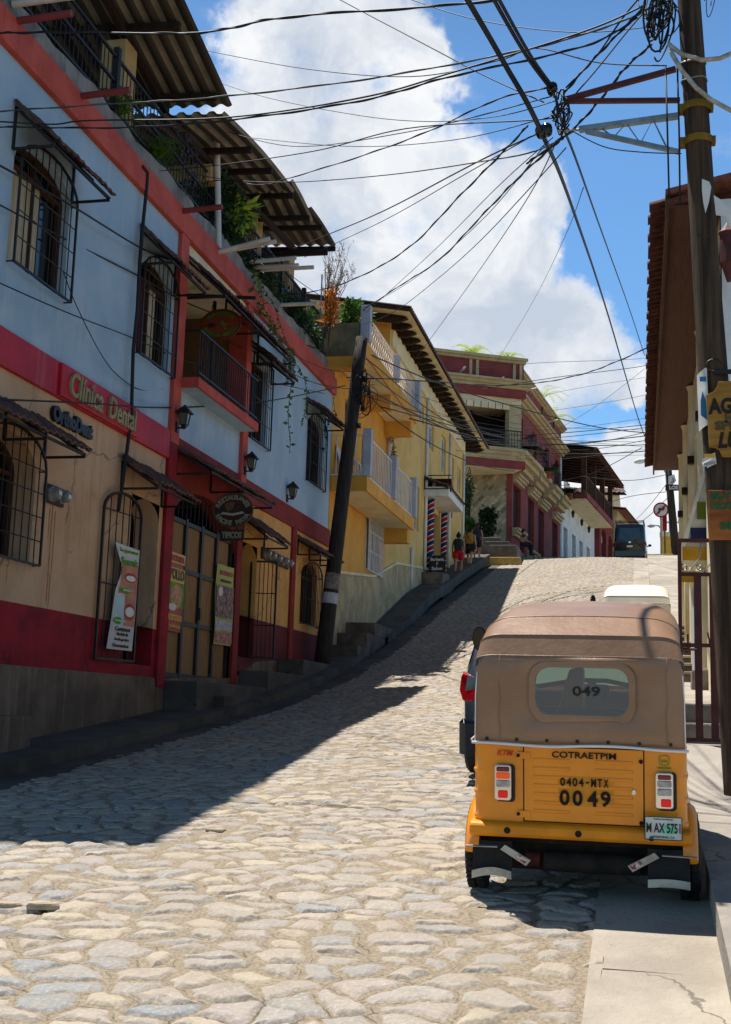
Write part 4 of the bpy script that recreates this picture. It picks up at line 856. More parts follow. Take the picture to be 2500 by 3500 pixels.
AH=thing('arched_house','low pink house with arched cream porch columns behind the van','building',(-2.2,92,10.5))
Q2=plane((-2.75,88,0),7)
Q2F=plane((-2.75,88,0),97)
part(MB().wall(Q2F,-.3,3.6,9.8,16.6,[(.2,2.2,13.6,15.8,.5)],.3) if False else MB().wall(Q2,0,9,9.8,16.2,[(.8,3,13,15.6,.7),(4,6.2,13,15.6,.7)],.3),'wall',PINK,AH)
part(MB().mbox(Q2,0,9,9.8,16,-2.5,-2.4),'inner_wall',DARKIN,AH); part(MB().mbox(Q2,-.1,.0,9.8,16.9,-4,-.0),'end_wall',PINK,AH)
part(MB().mbox(Q2,.0,9,12.4,13.0,.0,1.3),'balcony_slab',PINK,AH)
for u in (.2,4.4,8.2): part(MB().lathe([(.3,0),(.3,.2),(.2,.3),(.18,2.8),(.3,2.95),(.36,3.2)],Q2(u,13,1.05),10),'porch_column',CREAMC,AH)
part(MB().mbox(Q2,-.2,9,16.2,16.7,-.2,1.25),'porch_beam',CREAMC,AH)
mb=MB(); mb.sheet(lambda s,q:Q2(-.6+10*s,17.3-.6*q+.06*abs(math.sin(s*70)),-3+4.9*q),140,2); mb.sheet(lambda s,q:Q2(-.6+10*s,17.15-.6*q,-3+4.9*q),20,2); part(mb,'porch_roof',TILE2,AH)
CH=thing('cream_house','pale cream upper house with a tiled roof edge behind the arched porch','building',(-2,104,11))
Q3=plane((-6.5,103,0),84)
part(MB().wall(Q3,0,4.9,10,20.6,[(3.4,4.4,14.0,16.5)],.3),'wall',CREAM,CH); part(MB().box(-1.67,-1.6,103.5,112,10,20.6),'side_wall',CREAM,CH); part(MB().mbox(Q3,0,4.8,10,20.4,-2.6,-2.5),'inner_wall',DARKIN,CH)
mb=MB(); mb.sheet(lambda s,q:Q3(-.5+6*s,20.65+.9*q+.09*abs(math.sin(s*44)),.5-3*q),130,2); mb.sheet(lambda s,q:Q3(-.5+6*s,20.45+.9*q,.5-3*q),10,2); part(mb,'roof',TILE,CH)
part(MB().box(-2.3,-2.05,104.5,104.8,20.7,22.2),'chimney',TILE2,CH)
# yellow garden wall on the right beyond the crest, with white pickets
GW=thing('garden_wall','weathered yellow garden wall with white pickets at the crest','wall',(1.6,62.5,9.8))
Q4=plane((1.02,62.2,0),88)
part(MB().mbox(Q4,0,5,9.2,11.0,-.3,0),'wall',M('mustard_wall','#dcb347','#c09a3c',s=2.5,chip=.5,chipc='#a59a80',streak=.4),GW); part(MB().mbox(Q4,-.03,5,11.0,11.22,-.33,.03),'wall_cap',CREAM,GW); part(MB().mbox(Q4,0,.28,11.2,12.15,-.3,0),'pillar',CREAM,GW); part(MB().mbox(Q4,-.08,.36,12.15,12.3,-.38,.08),'pillar_cap',CREAM,GW)
mb=MB()
for i in range(16): mb.mbox(Q4,.42+i*.28,.54+i*.28,11.22,11.95,-.2,-.12)
mb.mbox(Q4,.3,5,11.7,11.78,-.25,-.2); part(mb,'picket',WHITE,GW)
# ---------------------------------------------------------------- right house with the deep tiled eave
RH=thing('eaves_house','tall right hand house with a brown boarded soffit and jutting tile eave','building',(.9,20,2))
SOFF=M('brown_soffit_boards','#5a3a2a','#4a2f22',s=3,stretch=(14,.6,14),bump=.2)
XR_=.88; ZS=7.42; YA,YZ=13.1,27.6
Rm=lambda u,z,d=0.:(XR_-d,u,z)
part(MB().wall(Rm,YA,YZ,2,7.4,[(15.6,16.5,4.6,6.4),(19,20,4.4,6.4),(23,24,4.8,6.6)],.2),'wall',CREAM,RH)
part(MB().mbox(Rm,YA,YZ,2,7.3,-.5,-.45),'inner_wall',DARKIN,RH)
part(MB().box(XR_,7,YA-.02,YA+.2,2,7.5),'gable_wall',WHITE,RH); part(MB().box(XR_+.003,7,YZ-.2,YZ,2,7.4),'gable_wall',CREAM,RH)
for u in (14.6,17.4,20.4,23.2,25.8):
    part(MB().lathe([(.085,2.4),(.085,5.9),(.1,6.0),(.085,6.1),(.08,7.3),(.11,7.38)],(XR_+.0,u,0),10),'pilaster',CREAM,RH,smooth=40)
    part(MB().box(XR_-.11,XR_-.01,u-.24,u-.1,6.05,6.17) ,'beam_end',DWOOD,RH)
part(MB().box(.335,XR_+.02,YA-.05,YZ,ZS,ZS+.03),'soffit',SOFF,RH)
part(MB().box(.30,.333,YA-.05,YZ-.1,ZS-.12,ZS+.12),'fascia',SOFF,RH)
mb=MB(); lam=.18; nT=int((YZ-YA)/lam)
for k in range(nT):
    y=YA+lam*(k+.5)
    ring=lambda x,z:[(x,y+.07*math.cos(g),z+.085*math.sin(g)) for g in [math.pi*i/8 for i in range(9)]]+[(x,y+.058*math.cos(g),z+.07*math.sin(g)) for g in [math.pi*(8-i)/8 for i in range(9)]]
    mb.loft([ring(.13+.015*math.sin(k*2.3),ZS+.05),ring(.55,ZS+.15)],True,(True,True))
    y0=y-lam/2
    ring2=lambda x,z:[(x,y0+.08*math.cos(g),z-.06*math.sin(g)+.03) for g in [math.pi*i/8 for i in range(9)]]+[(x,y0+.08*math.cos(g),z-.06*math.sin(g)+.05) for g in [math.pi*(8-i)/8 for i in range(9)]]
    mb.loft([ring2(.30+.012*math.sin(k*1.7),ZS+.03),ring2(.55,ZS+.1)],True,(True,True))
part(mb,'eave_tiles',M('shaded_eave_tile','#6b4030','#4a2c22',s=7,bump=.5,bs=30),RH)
part(MB().prism([(.3,ZS+.14),(7,ZS+1.5),(7,ZS+1.62),(.3,ZS+.2)],'y',YA-.1,YZ),'roof',TILE2,RH)
# ---------------------------------------------------------------- stairs and ledges of the right pavement
RSTN=M('grey_stair_stone','#8f8478','#756a5f',s=2.4,bump=.7,bs=16)
st=thing('pavement_stairs','light grey stairs and ledges climbing the right pavement behind the red gate','steps',(1,14,1.7))
def pst(x0,x1,y0,y1,z,mt=CONCL): MB().hexa([(x0,y0,z-.9),(x1,y0,z-.9),(x1,y1,z-.9),(x0,y1,z-.9),(x0,y0,z),(x1,y0,z),(x1,y1,z+.0),(x0,y1,z)]).build('step',mt,st,bevel=.02)
pst(XR,5,11.9,12.55,1.70); pst(XR,5,12.56,13.25,1.90,RSTN); pst(XR,5,13.26,14.1,2.10,RSTN)
MB().hexa([(XR,14.11,1.2),(5,14.11,1.2),(5,19.2,1.4),(XR,19.2,1.4),(XR,14.11,2.11),(5,14.11,2.11),(5,19.2,2.50),(XR,19.2,2.50)]).build('landing',CONCL,st,bevel=.02)
RUB=M('rubble_stone_riser','#7d6f5f','#54483d',s=5,bump=.9,bs=9,lo=.4,hi=.6)
for i in range(8):
    z=2.66+.165*i; y0=19.2+.85*i; mb=MB(); MB().box(XR,6,y0+.03,y0+.84,z-1,z-.05).build('riser',RUB,st,bevel=.03); MB().box(XR-.0,6,y0,y0+.86,z-.048,z).build('step',CONCL,st,bevel=.015)
b=thing('stone_block','squat grey stone block standing on the stair landing behind the red gate','block',(.75,17.2,2.3))
MB().hexa([(.66,17,2.25),(.95,17,2.25),(.95,17.4,2.25),(.66,17.4,2.25),(.67,17,2.6),(.93,17,2.62),(.93,17.4,2.62),(.67,17.4,2.6)]).build('block',RSTN,b,bevel=.03)
# red iron gate
GT=thing('iron_gate','red oxide iron gate with wide flat bars and scrolls beside the timber pole','gate',(.7,12,1.75))
g0,g1=.372,1.0; YG=12.0
mb=MB()
mb.bar((g0,YG,1.73),(g0,YG,3.63),.035,.035); mb.bar((g1,YG,1.73),(g1,YG,3.63),.035,.035)
for z in (1.745,2.62,3.29,3.615): mb.bar((g0-.0,YG,z),(g1,YG,z),.03,.035)
mb.build('frame',RUST,GT)
for x in (.535,.675,.835): MB().box(x-.034,x+.034,YG-.008,YG+.008,1.76,3.28).build('flat_bar',RUST,GT)
mb=MB()
def spiral(c,r,turn,a0,zp): return [(c[0]+r*(1-.6*i/16)*math.cos(a0+turn*i/16),YG,c[1]+r*(1-.6*i/16)*math.sin(a0+turn*i/16)) for i in range(17)]
for x in (.42,.56,.70,.84):
    mb.tube(spiral((x+.0,3.36),.035,6,2,0),.006,4)
    mb.tube([(x+.035,YG,3.31),(x+.13,YG,3.44),(x+.15,YG,3.59)],.006,4)
mb.build('scroll',GALV,GT)
mb=MB(); mb.tube([(g0+.02,YG-.02,2.58),(.52,YG-.02,2.58)],.014,6); mb.tube([(.44,YG-.03,2.58),(.44,YG-.03,2.72)],.009,5); mb.tube([(.62,YG-.02,2.74),(.66,YG-.02,2.52)],.008,5); mb.build('bolt',RUST,GT)
# awning over the stall and stall cabinet
AW=thing('stall_awning','white sloping awning side with green and dark blue panels and yellow valance','awning',(.75,17,4))
AWM=M('white_awning_canvas','#d9d4cb','#c6c0b4',s=2,streak=.4); YV=M('yellow_valance','#c9972a','#b0811f',s=3)
ax=[(.57,4.26),(.9,5.36),(1.7,5.36),(1.7,4.24),(.57,4.24)]
MB().prism(ax,'y',17.0,17.03).build('side_panel',AWM,AW); 
MB().hexa([(.55,16.98,4.24),(.60,16.98,4.22),(.60,18.4,4.22),(.55,18.4,4.24),(.87,16.98,5.36),(.92,16.98,5.36),(.92,18.4,5.36),(.87,18.4,5.36)]).build('canvas',WHITE,AW)
MB().box(.565,1.7,16.96,17.04,4.06,4.238).build('valance',YV,AW); MB().box(.56,1.7,17.5,17.55,3.82,3.97).build('valance',YV,AW)
MB().box(.565,1.7,16.975,17.03,3.972,4.058).build('valance_strip',CREAM,AW)
MB().box(.765,1.0,16.97,16.995,4.62,4.85).build('green_panel',M('olive_green_panel','#6d7a1e','#5d6a18',s=4,bump=0),AW); MB().box(.675,1.0,16.97,16.995,4.3,4.5).build('blue_panel',M('navy_panel','#1b2038','#222a55',s=1.5,bump=0),AW)
KS=thing('stall_cabinet','white stall cabinet with blue lettering half hidden by the timber pole','cabinet',(1,18,2.5))
MB().box(.74,1.7,17.95,18.7,2.5,3.82).build('body',LGREY,KS,bevel=.02)
MB().box(.76,.86,17.935,17.948,2.56,3.74).build('side_door',WHITE,KS,bevel=.004); MB().box(.885,1.65,17.92,17.946,2.42,3.22).build('sign_panel',WHITE,KS,bevel=.005)
NAV=M('navy_lettering','#1c3768','#16305c',bump=0,s=5)
text('BAÑOS',.2,NAV,(.905,17.915,2.92),(1,0,0),(0,0,1),KS,width=.5,height=.13,align='LEFT',bold=.01) ; text('MARIA',.2,NAV,(.905,17.915,2.71),(1,0,0),(0,0,1),KS,width=.5,height=.13,align='LEFT',bold=.01)
MB().box(.93,1.3,17.914,17.919,3.06,3.13).build('emblem',NAV,KS)
# ---------------------------------------------------------------- timber pole in the foreground
TP=thing('utility_pole','tall weathered timber utility pole with steel brackets at the right edge','utility pole',(.70,10,1.3))
pb=V((.755,10,1.2)); ptp=V((.40,10,8.9))
def pol(z): t=(z-1.2)/7.7; return pb+(ptp-pb)*t
mb=MB(); n=22; k=26
rings=[]
for i in range(k+1):
    z=1.2+7.7*i/k; r=.135-.045*i/k; c=pol(z); rings.append([c+V((r*(1+.035*math.sin(g*3+z*.9)+.02*math.sin(g*7+z*2.1))*math.cos(g),r*(1+.03*math.sin(g*5+z))*math.sin(g),0)) for g in [2*math.pi*j/n for j in range(n)]])
mb.loft(rings,True,(True,True)); mb.build('pole',POLEW,TP,smooth=True)
GP=M('faded_green_paint','#2f5a45','#3f6a52',s=4,bump=.3,bs=20); YB2=M('yellow_clamp','#86691f','#6b5418',s=6)
for z in (7.0,6.7):
    c=pol(z); mb=MB(); r=.108; mb.loft([[c+V((q*math.cos(2*math.pi*j/16),q*math.sin(2*math.pi*j/16),h)) for j in range(16)] for q,h in ((r,-.03),(r+.012,-.03),(r+.012,.03),(r,.03))],True); mb.box(c.x-.15,c.x-.105,c.y-.04,c.y+.04,z-.035,z+.035); mb.box(c.x+.105,c.x+.14,c.y-.04,c.y+.04,z-.03,z+.03); mb.build('clamp',YB2,TP)
for z in (7.4,7.24):
    c=pol(z); MB().tube([c+V((.104*math.cos(2*math.pi*j/16),.104*math.sin(2*math.pi*j/16),.01*math.sin(j))) for j in range(17)],.008,5).build('strap',GALV,TP)
tp=atY(1925,343,10); tl=atY(1980,443,10)
mb=MB(); mb.bar(atY(2310,236,10),tp,.045,.04); mb.build('bracket_arm',RUST,TP); MB().bar(atY(2325,343,10),tp+V((.02,0,-.01)),.04,.035).build('bracket_arm',RUST,TP)
mb=MB(); a1,a2=atY(2320,396,10),atY(2325,520,10); mb.bar(a1,tl,.05,.045); mb.build('bracket_arm',GALV,TP); MB().bar(a2,tl+V((.06,0,-.02)),.04,.035).build('bracket_arm',GALV,TP)
mb=MB(); zz=[]
for i in range(7):
    t=.12+.8*i/6; zz.append((a1.lerp(tl,t) if i%2 else a2.lerp(tl,t)))
mb.tube(zz,.009,5); mb.tube([tl,atY(1905,447,10)],.012,6); mb.build('lattice_rod',GALV,TP)
for px,py in ((1888,305),(1850,452),(1870,445)): MB().lathe([(.02,-.05),(.05,-.045),(.03,-.02),(.05,0),(.03,.02),(.045,.045),(.02,.05)],atY(px,py,10),10,'y').build('insulator',GLASSD,TP,smooth=True)
# tangle of cables at the pole top and the bracket tips
rnd=random.Random(5)
def tangle(name,label,c,rx,rz,n,r=.007,cat='cable bundle',mt=CABLE,up=0.):
    t=thing(name,label,cat,c)
    c=V(c)
    for i in range(n):
        k=12; a=rnd.uniform(0,6.28); pts=[]; ph=rnd.uniform(0,6.28); w1,w2=rnd.uniform(.35,1)*rx,rnd.uniform(.35,1)*rz; o=V((rnd.uniform(-.4,.4)*rx,rnd.uniform(-.12,.12),rnd.uniform(-.5,.5)*rz)); sp=rnd.uniform(3,7.5); dr=rnd.uniform(-.6,.6)*rx
        for j in range(k*2): 
            q=j/(2*k-1); pts.append(c+o+V((w1*math.cos(a+sp*q)*(.6+.4*math.sin(ph+q*4))+dr*(q-.5),.05*math.sin(q*9+ph),w2*math.sin(a+sp*q+.3)+up*(q-.5))))
        MB().tube(pts,rnd.uniform(.6,1.2)*r,5).build('cable_loop',mt,t,smooth=True)
    return t
tangle('cable_tangle','black tangle of cable loops wrapped round the top of the timber pole',atY(2250,45,9.9),.17,.28,18,.008)
tangle('cable_tangle','black tangle of loops at the tips of the two steel brackets',atY(1915,385,9.95),.10,.16,14,.007)
c=pol(8.0)
tangle('cable_coil','thin grey cable coil looping off the right side of the pole top',(c.x+.16,9.95,8.05),.1,.22,3,.006,'cable coil',CABLEG)
for lab,pts in (('pale twisted service cable hanging right from the pole top',((2285,150),(2330,185),(2400,205),(2460,200),(2530,170))),('pale service cable running down behind the pole to the right',((2290,170),(2330,240),(2380,300),(2430,340),(2500,378),(2540,390)))):
    o=MB().tube([atY(*p,9.85) for p in pts],.02,8).build('service_cable',M('pale_cable_sheath','#b9b3a6','#8f897e',s=12,bump=.3),smooth=True); tag(o,lab,'cable')
for i,(x0,x1,z0) in enumerate(((2282,2288,680),(2322,2325,690))):
    o=MB().tube([atY(x0-6,230,9.9),atY(x0,450,9.9),atY(x1,z0,9.9)]+([] if i==0 else []),.008,5).build('drop_cable',CABLE,smooth=True); tag(o,['black drop cable hanging straight just left of the pole','thin black drop cable hanging close against the pole'][i],'cable')
# rags, poster, stickers and boards on the pole
def onpole(name,label,cat,px0,px1,py0,py1,mt,bulge=.13,Y=9.86):
    t=thing(name,label,cat,atY((px0+px1)/2,py1,Y)); a,b=atY(px0,py0,Y),atY(px1,py1,Y)
    MB().sheet(lambda s,q:(a.x+(b.x-a.x)*s+.01*q,Y+.11*(1-s)**2*1.2+.01*math.sin(q*9),a.z+(b.z-a.z)*q+.03*s),8,6).build('sheet',mt,t,smooth=True,norm=False); return t,a,b
t,a,b=onpole('poster','torn white political poster with blue figure wrapped on the pole','poster',2385,2420,1268,1462,PWH)
MB().prism([(a.x+.02,b.z+.1),(a.x+.07,b.z+.06),(a.x+.06,b.z+.22),(a.x+.035,b.z+.3),(a.x+.02,b.z+.22)],'y',9.85,9.852).build('print',M('poster_blue','#2c7fa8','#2b6d98',bump=0),t); MB().box(a.x+.015,b.x-.008,9.85,9.853,a.z-.09,a.z-.05).build('print',bpy.data.materials['poster_blue'],t)
t,a,b=onpole('sticker','small white sticker with yellow and blue print on the pole under the mustard board','sticker',2402,2446,1560,1598,PWH)
MB().box(a.x+.012,b.x-.006,9.84,9.843,a.z-.01,a.z+.016).build('print',POY,t); text('PRESIDENTE',.03,NAV,((a.x+b.x)/2+.004,9.838,b.z+.03),(1,0,.2),(-.2,0,1),t,width=.085,height=.02)
for lab,pts in (('white rag hanging from the middle of the pole',((2400,612),(2425,622),(2432,640),(2424,690),(2412,728),(2404,690),(2400,650))),('torn white cloth strip fluttering right of the pole',((2440,668),(2460,680),(2505,725),(2505,790),(2480,740),(2448,735)))):
    ps=[atY(*p,9.8) for p in pts]; o=MB().prism([(p.x,p.z) for p in ps],'y',9.795,9.803).build('rag',PWH); tag(o,lab,'rag')
MST=M('mustard_sign_board','#a67a34','#906626',s=2.5,stretch=(.8,1,9),streak=.3,scol='#6d4d22')
sg=thing('hot_springs_sign','scalloped mustard wooden board with black and green painted letters on the pole','sign',(.7,9.8,4.3))
def sp(px,py): p=atY(px,py,9.82); return (p.x,p.z)
MB().prism([sp(*q) for q in ((2414,1352),(2440,1340),(2452,1322),(2455,1305),(2640,1300),(2645,1350),(2680,1370),(2680,1500),(2650,1520),(2640,1560),(2470,1562),(2460,1540),(2445,1530),(2425,1528))],'y',9.80,9.84).build('board',MST,sg,bevel=.004)
gl=M('dark_green_lettering','#1f5a3a','#2f6a3a',bump=0); brl=M('painted_black_letter','#1f1a18','#2a2422',bump=0); rl=M('painted_red_brown','#7a3320','#1f5a3a',s=30,bump=0)
for s,px,py,wd,ht,mt,sh in (('AGUAS',2424,1392,.43,.13,brl,.0),('HOT',2477,1432,.2,.075,rl,0),('SPRINGS',2444,1458,.42,.075,rl,0),('LUNA',2452,1507,.36,.13,brl,.25)):
    x,z=sp(px,py); text(s,.1,mt,(x,9.796,z),(1,0,.03),(-.03,0,1),sg,width=wd,height=ht,align='LEFT',bold=.004,shear=sh)
mb=MB(); x,z=sp(2420,1268); mb.bar((x+.05,9.86,z),(x+.6,9.86,z),.02,.035); mb.tube([(x+.05+.06*math.cos(i*.5),9.86,z+.06+.05*math.sin(i*.5)) for i in range(12)],.005,4); mb.build('bracket',IRON,sg)
s2=thing('advert_board','red brown painted board with green letters BUY on the pole','sign',(.7,9.8,3.5))
x0,z0=sp(2422,1676); x1,z1=sp(2700,1845)
MB().box(x0,x1,9.81,9.835,z1,z0).build('board',M('red_brown_board','#7d3f22','#a8652c',s=2.2,stretch=(.7,1,3),bump=.2),s2,bevel=.004)
for s,px,py,wd,ht in (('BUY HERE',2430,1697,.36,.065),('HOT SPRINGS',2430,1731,.5,.058),('DEPOT',2462,1798,.26,.06)):
    x,z=sp(px,py); text(s,.1,gl,(x,9.806,z),(1,0,.0),(0,0,1),s2,width=wd,height=ht,align='LEFT',bold=.005)
# lantern bracket on the white gable
t=thing('wall_lamp','dark red iron lamp on the white gable wall right of the pole','lamp',(.93,12.9,6))
p=atY(2490,870,12.85); mb=MB()
for w_,h in ((.03,.2),(.1,.12),(.07,.1),(.09,-.1),(.05,-.14),(.02,-.25)): pass
mb.lathe([(.02,.35),(.1,.24),(.08,.2),(.1,-.1),(.06,-.16),(.02,-.3)],p,10); mb.bar(p+V((0,0,.3)),(p.x,13.08,p.z+.3),.03); mb.build('housing',RUST,t)
# ---------------------------------------------------------------- far pole, street lamp and road signs at the crest
FP=thing('utility_pole','dark far utility pole leaning left at the crest beside the yellow wall','utility pole',(1.6,58,9.5))
MB().tube([(1.66,58,9.3),(1.45,58,12.0),(1.28,58,14.4)],[.2,.18,.15],10).build('pole',POLEB,FP,smooth=True)
mb=MB()
for z in (13.9,14.1): mb.bar((.9,57.9,z),(1.9,57.9,z),.09,.1)
mb.build('crossarm',DWOOD,FP)
t=thing('restaurant_board','dark board with pale letters LOS on the far pole','sign',(1.6,57.7,12.6)); MB().box(1.19,2.6,57.68,57.74,12.48,12.76).build('board',BRD,t); text('LOS',.2,PWH,(1.56,57.67,12.62),(1,0,0),(0,0,1),t,width=.4,height=.18,bold=.01)
MB().box(1.78,2.6,57.7,57.76,12.8,12.92).build('board',M('dark_red_board','#4a1c1a','#3a1514',s=4),t); text('REST',.1,PWH,(1.95,57.69,12.86),(1,0,0),(0,0,1),t,width=.28,height=.09)
t=thing('arrow_sign','white curved arrow plate on the far pole','sign',(1.4,57.7,12.9)); MB().prism([(1.33,13.15),(1.6,13.25),(1.68,12.95),(1.55,12.78),(1.33,12.78)],'y',57.72,57.75).build('plate',PWH,t)
mb=MB(); mb.tube([(1.44,57.7,12.86),(1.56,57.7,12.9),(1.57,57.7,13.0),(1.5,57.7,13.08)],.018,5); mb.build('arrow',BLACKP,t)
SL=thing('street_lamp','pale cobra head street lamp on a curved arm from the far pole','street lamp',(1.3,58,14.2))
MB().tube([(1.33,57.9,13.5),(1.1,57.9,13.85),(.7,57.9,13.98),(.3,57.9,13.97)],.03,6).build('arm',GALV,SL); 
MB().loft([[(x,57.9+w_*math.cos(g),13.95+dz+h*math.sin(g)) for g in [2*math.pi*i/10 for i in range(10)]] for x,w_,h,dz in ((.38,.05,.05,0),(.25,.12,.11,.0),(.05,.17,.13,-.01),(-.12,.14,.1,-.03),(-.22,.05,.04,-.05))],True,(True,True)).build('lamp_head',WHITE,SL,smooth=True)
TS=thing('road_sign','round no right turn sign on a thin post at the crest','sign',(1.0,58,9.4))
MB().tube([(.985,58,9.3),(.985,58,11.95)],.035,8).build('post',GALV,TS); 
def disc(x,z,r,y0,y1,mt,nm): MB().prism([(x+r*math.cos(i*.2618),z+r*math.sin(i*.2618)) for i in range(24)],'y',y0,y1).build(nm,mt,TS)
disc(.99,11.62,.36,57.94,57.96,BR,'rim'); disc(.99,11.62,.285,57.925,57.939,PWH,'plate')
mb=MB(); mb.prism([(.87,11.45),(.94,11.45),(.94,11.62),(1.05,11.62),(1.05,11.55),(1.17,11.68),(1.05,11.8),(1.05,11.71),(.87,11.71)],'y',57.91,57.924); mb.build('arrow',BLACKP,TS); MB().hexa([(.77,57.902,11.44),(.82,57.902,11.39),(.82,57.909,11.39),(.77,57.909,11.44),(1.16,57.902,11.84),(1.21,57.902,11.79),(1.21,57.909,11.79),(1.16,57.909,11.84)]).build('slash',BR,TS)
TS2=thing('road_sign','narrow red road sign seen edge on beside the round sign','sign',(1.16,58.4,9.4)); MB().tube([(1.16,58.4,9.3),(1.16,58.4,11.3)],.03,8).build('post',RUST,TS2); MB().prism([(1.06,10.7),(1.26,10.7),(1.26,11.55),(1.16,11.65),(1.06,11.55)],'y',58.36,58.38).build('plate',BR,TS2)
t=thing('street_lamp','distant small street lamp beyond the round road sign','street lamp',(1.1,80,12)); MB().tube([(1.5,80,10.2),(1.5,80,13.9),(1.2,80,14.3),(.9,80,14.3)],.05,6).build('post',GALV,t); MB().loft([[(x,80+w_*math.cos(g),14.28+h*math.sin(g)) for g in [2*math.pi*i/8 for i in range(8)]] for x,w_,h in ((.95,.1,.08),(.7,.2,.13),(.5,.06,.05))],True,(True,True)).build('lamp_head',LGREY,t,smooth=True)
o=MB().box(.25,1.5,57.2,57.6,9.0,9.46).build('kerb',bpy.data.materials['yellow_kerb'],None,kind='structure',bevel=.03)
# ---------------------------------------------------------------- leaning tarred pole on the left
LP=thing('utility_pole','leaning tarred black pole standing before the yellow house','utility pole',(-6.85,26.3,2.9))
lb=V((-6.85,26.3,2.55)); lt=atY(1237,1155,26.9)
def lpol(t): return lb+(lt-lb)*t
MB().tube([lpol(i/10) for i in range(11)],[.185-.045*i/10 for i in range(11)],14).build('pole',POLEB,LP,smooth=True)
mb=MB()
a=lpol(.27); 
MB().tube([lpol(.255),lpol(.30)],[.178,.176],14).build('peeled_paper',M('torn_paper','#8f857a','#5d554d',s=9,bump=.3),LP); MB().tube([lpol(.215),lpol(.245)],[.181,.18],14).build('paper_notice',LGREY,LP)
for t_ in (.80,.87,.73): p=lpol(t_); MB().lathe([(.02,-.06),(.06,-.05),(.04,0),(.06,.05),(.02,.06)],p+V((.2,-.05,0)),8).build('insulator',GLASSD,LP)
tangle('cable_tangle','messy cable loops hanging from the leaning black pole',tuple(lpol(.84)+V((.22,-.1,-.1))),.32,.5,16,.012)
# ---------------------------------------------------------------- three wheelers
def rrect(cx,cz,w_,h,r,n=6):
    pts=[]
    for sx,sz,a0 in ((1,1,0),(-1,1,90),(-1,-1,180),(1,-1,270)):
        for i in range(n+1):
            a=R(a0+90*i/n); pts.append((cx+sx*(w_/2-r)+r*math.cos(a),cz+sz*(h/2-r)+r*math.sin(a)))
    return pts
CANV=M('tan_canvas','#957257','#87664c',s=2.5,rough=.36,bump=.3,bs=8,spec=.55,blotch=.3); CANVW=M('white_canvas','#e2ddd0','#d2ccbe',s=2,rough=.5,bump=.1,bs=160)
ORG=M('orange_enamel','#f09000','#e08203',s=2.2,rough=.34,bump=.10,bs=5,coat=.3,spec=.5,streak=.12,scol='#8a5a1a'); ORGD=M('orange_enamel_dusty','#e48c06','#d07f10',s=5,rough=.5,bump=.05,chip=.12,chipc='#a8803c')
UNDER=M('black_chassis','#15120f','#2a231c',s=8); CLEARV=glass('clear_vinyl','#e9ece6',.82,.15,.5); WSH=glass('windshield_glass','#cfe6da',.9,.1,.05,.38)
SEATB=M('black_vinyl_seat','#1c1b1b','#272525',rough=.5,s=8); REDL=M('red_lens','#7d0e12','#650a0e',rough=.12,bump=0,spec=.6); REDLIT=emis('lit_red_lens','#c80a08',.28); AMBLIT=emis('lit_amber_lens','#d8480a',.32); CLR=M('clear_lens','#b5b2ac','#8f8c88',rough=.15,bump=0,s=30,spec=.7)
FLAP=M('rubber_flap','#1a1918','#2b2826',s=5,bump=.2); DSTR=M('dusty_white_strip','#c8c0b0','#a59a88',s=8)
BLK=M('stencil_black','#14110e','#241c10',bump=0,s=40); REFS=M('reflector_tape','#c9c4bd','#a8201c',s=60,bump=0,rough=.3,lo=.5,hi=.52)
def arch(y,w_,zt,zb,rx=.17,rz=.13,n=7,crown=.03):
    p=[(-w_,zb),(-w_,(zb+zt-rz)/2)]
    for i in range(n+1):
        a=math.pi/2*i/n; p.append((-w_+rx-rx*math.cos(a),zt-rz+rz*math.sin(a)))
    m_=4
    for i in range(1,m_): p.append(((-w_+rx)+(2*w_-2*rx)*i/m_,zt))
    q=[]
    for x,z in p[2:2+n+1][::-1]: q.append((-x,z))
    p+=q+[(w_,(zb+zt-rz)/2),(w_,zb)]
    return [(x,y,z+(crown*(1-(x/w_)**2) if z>zt-rz else 0)) for x,z in p]
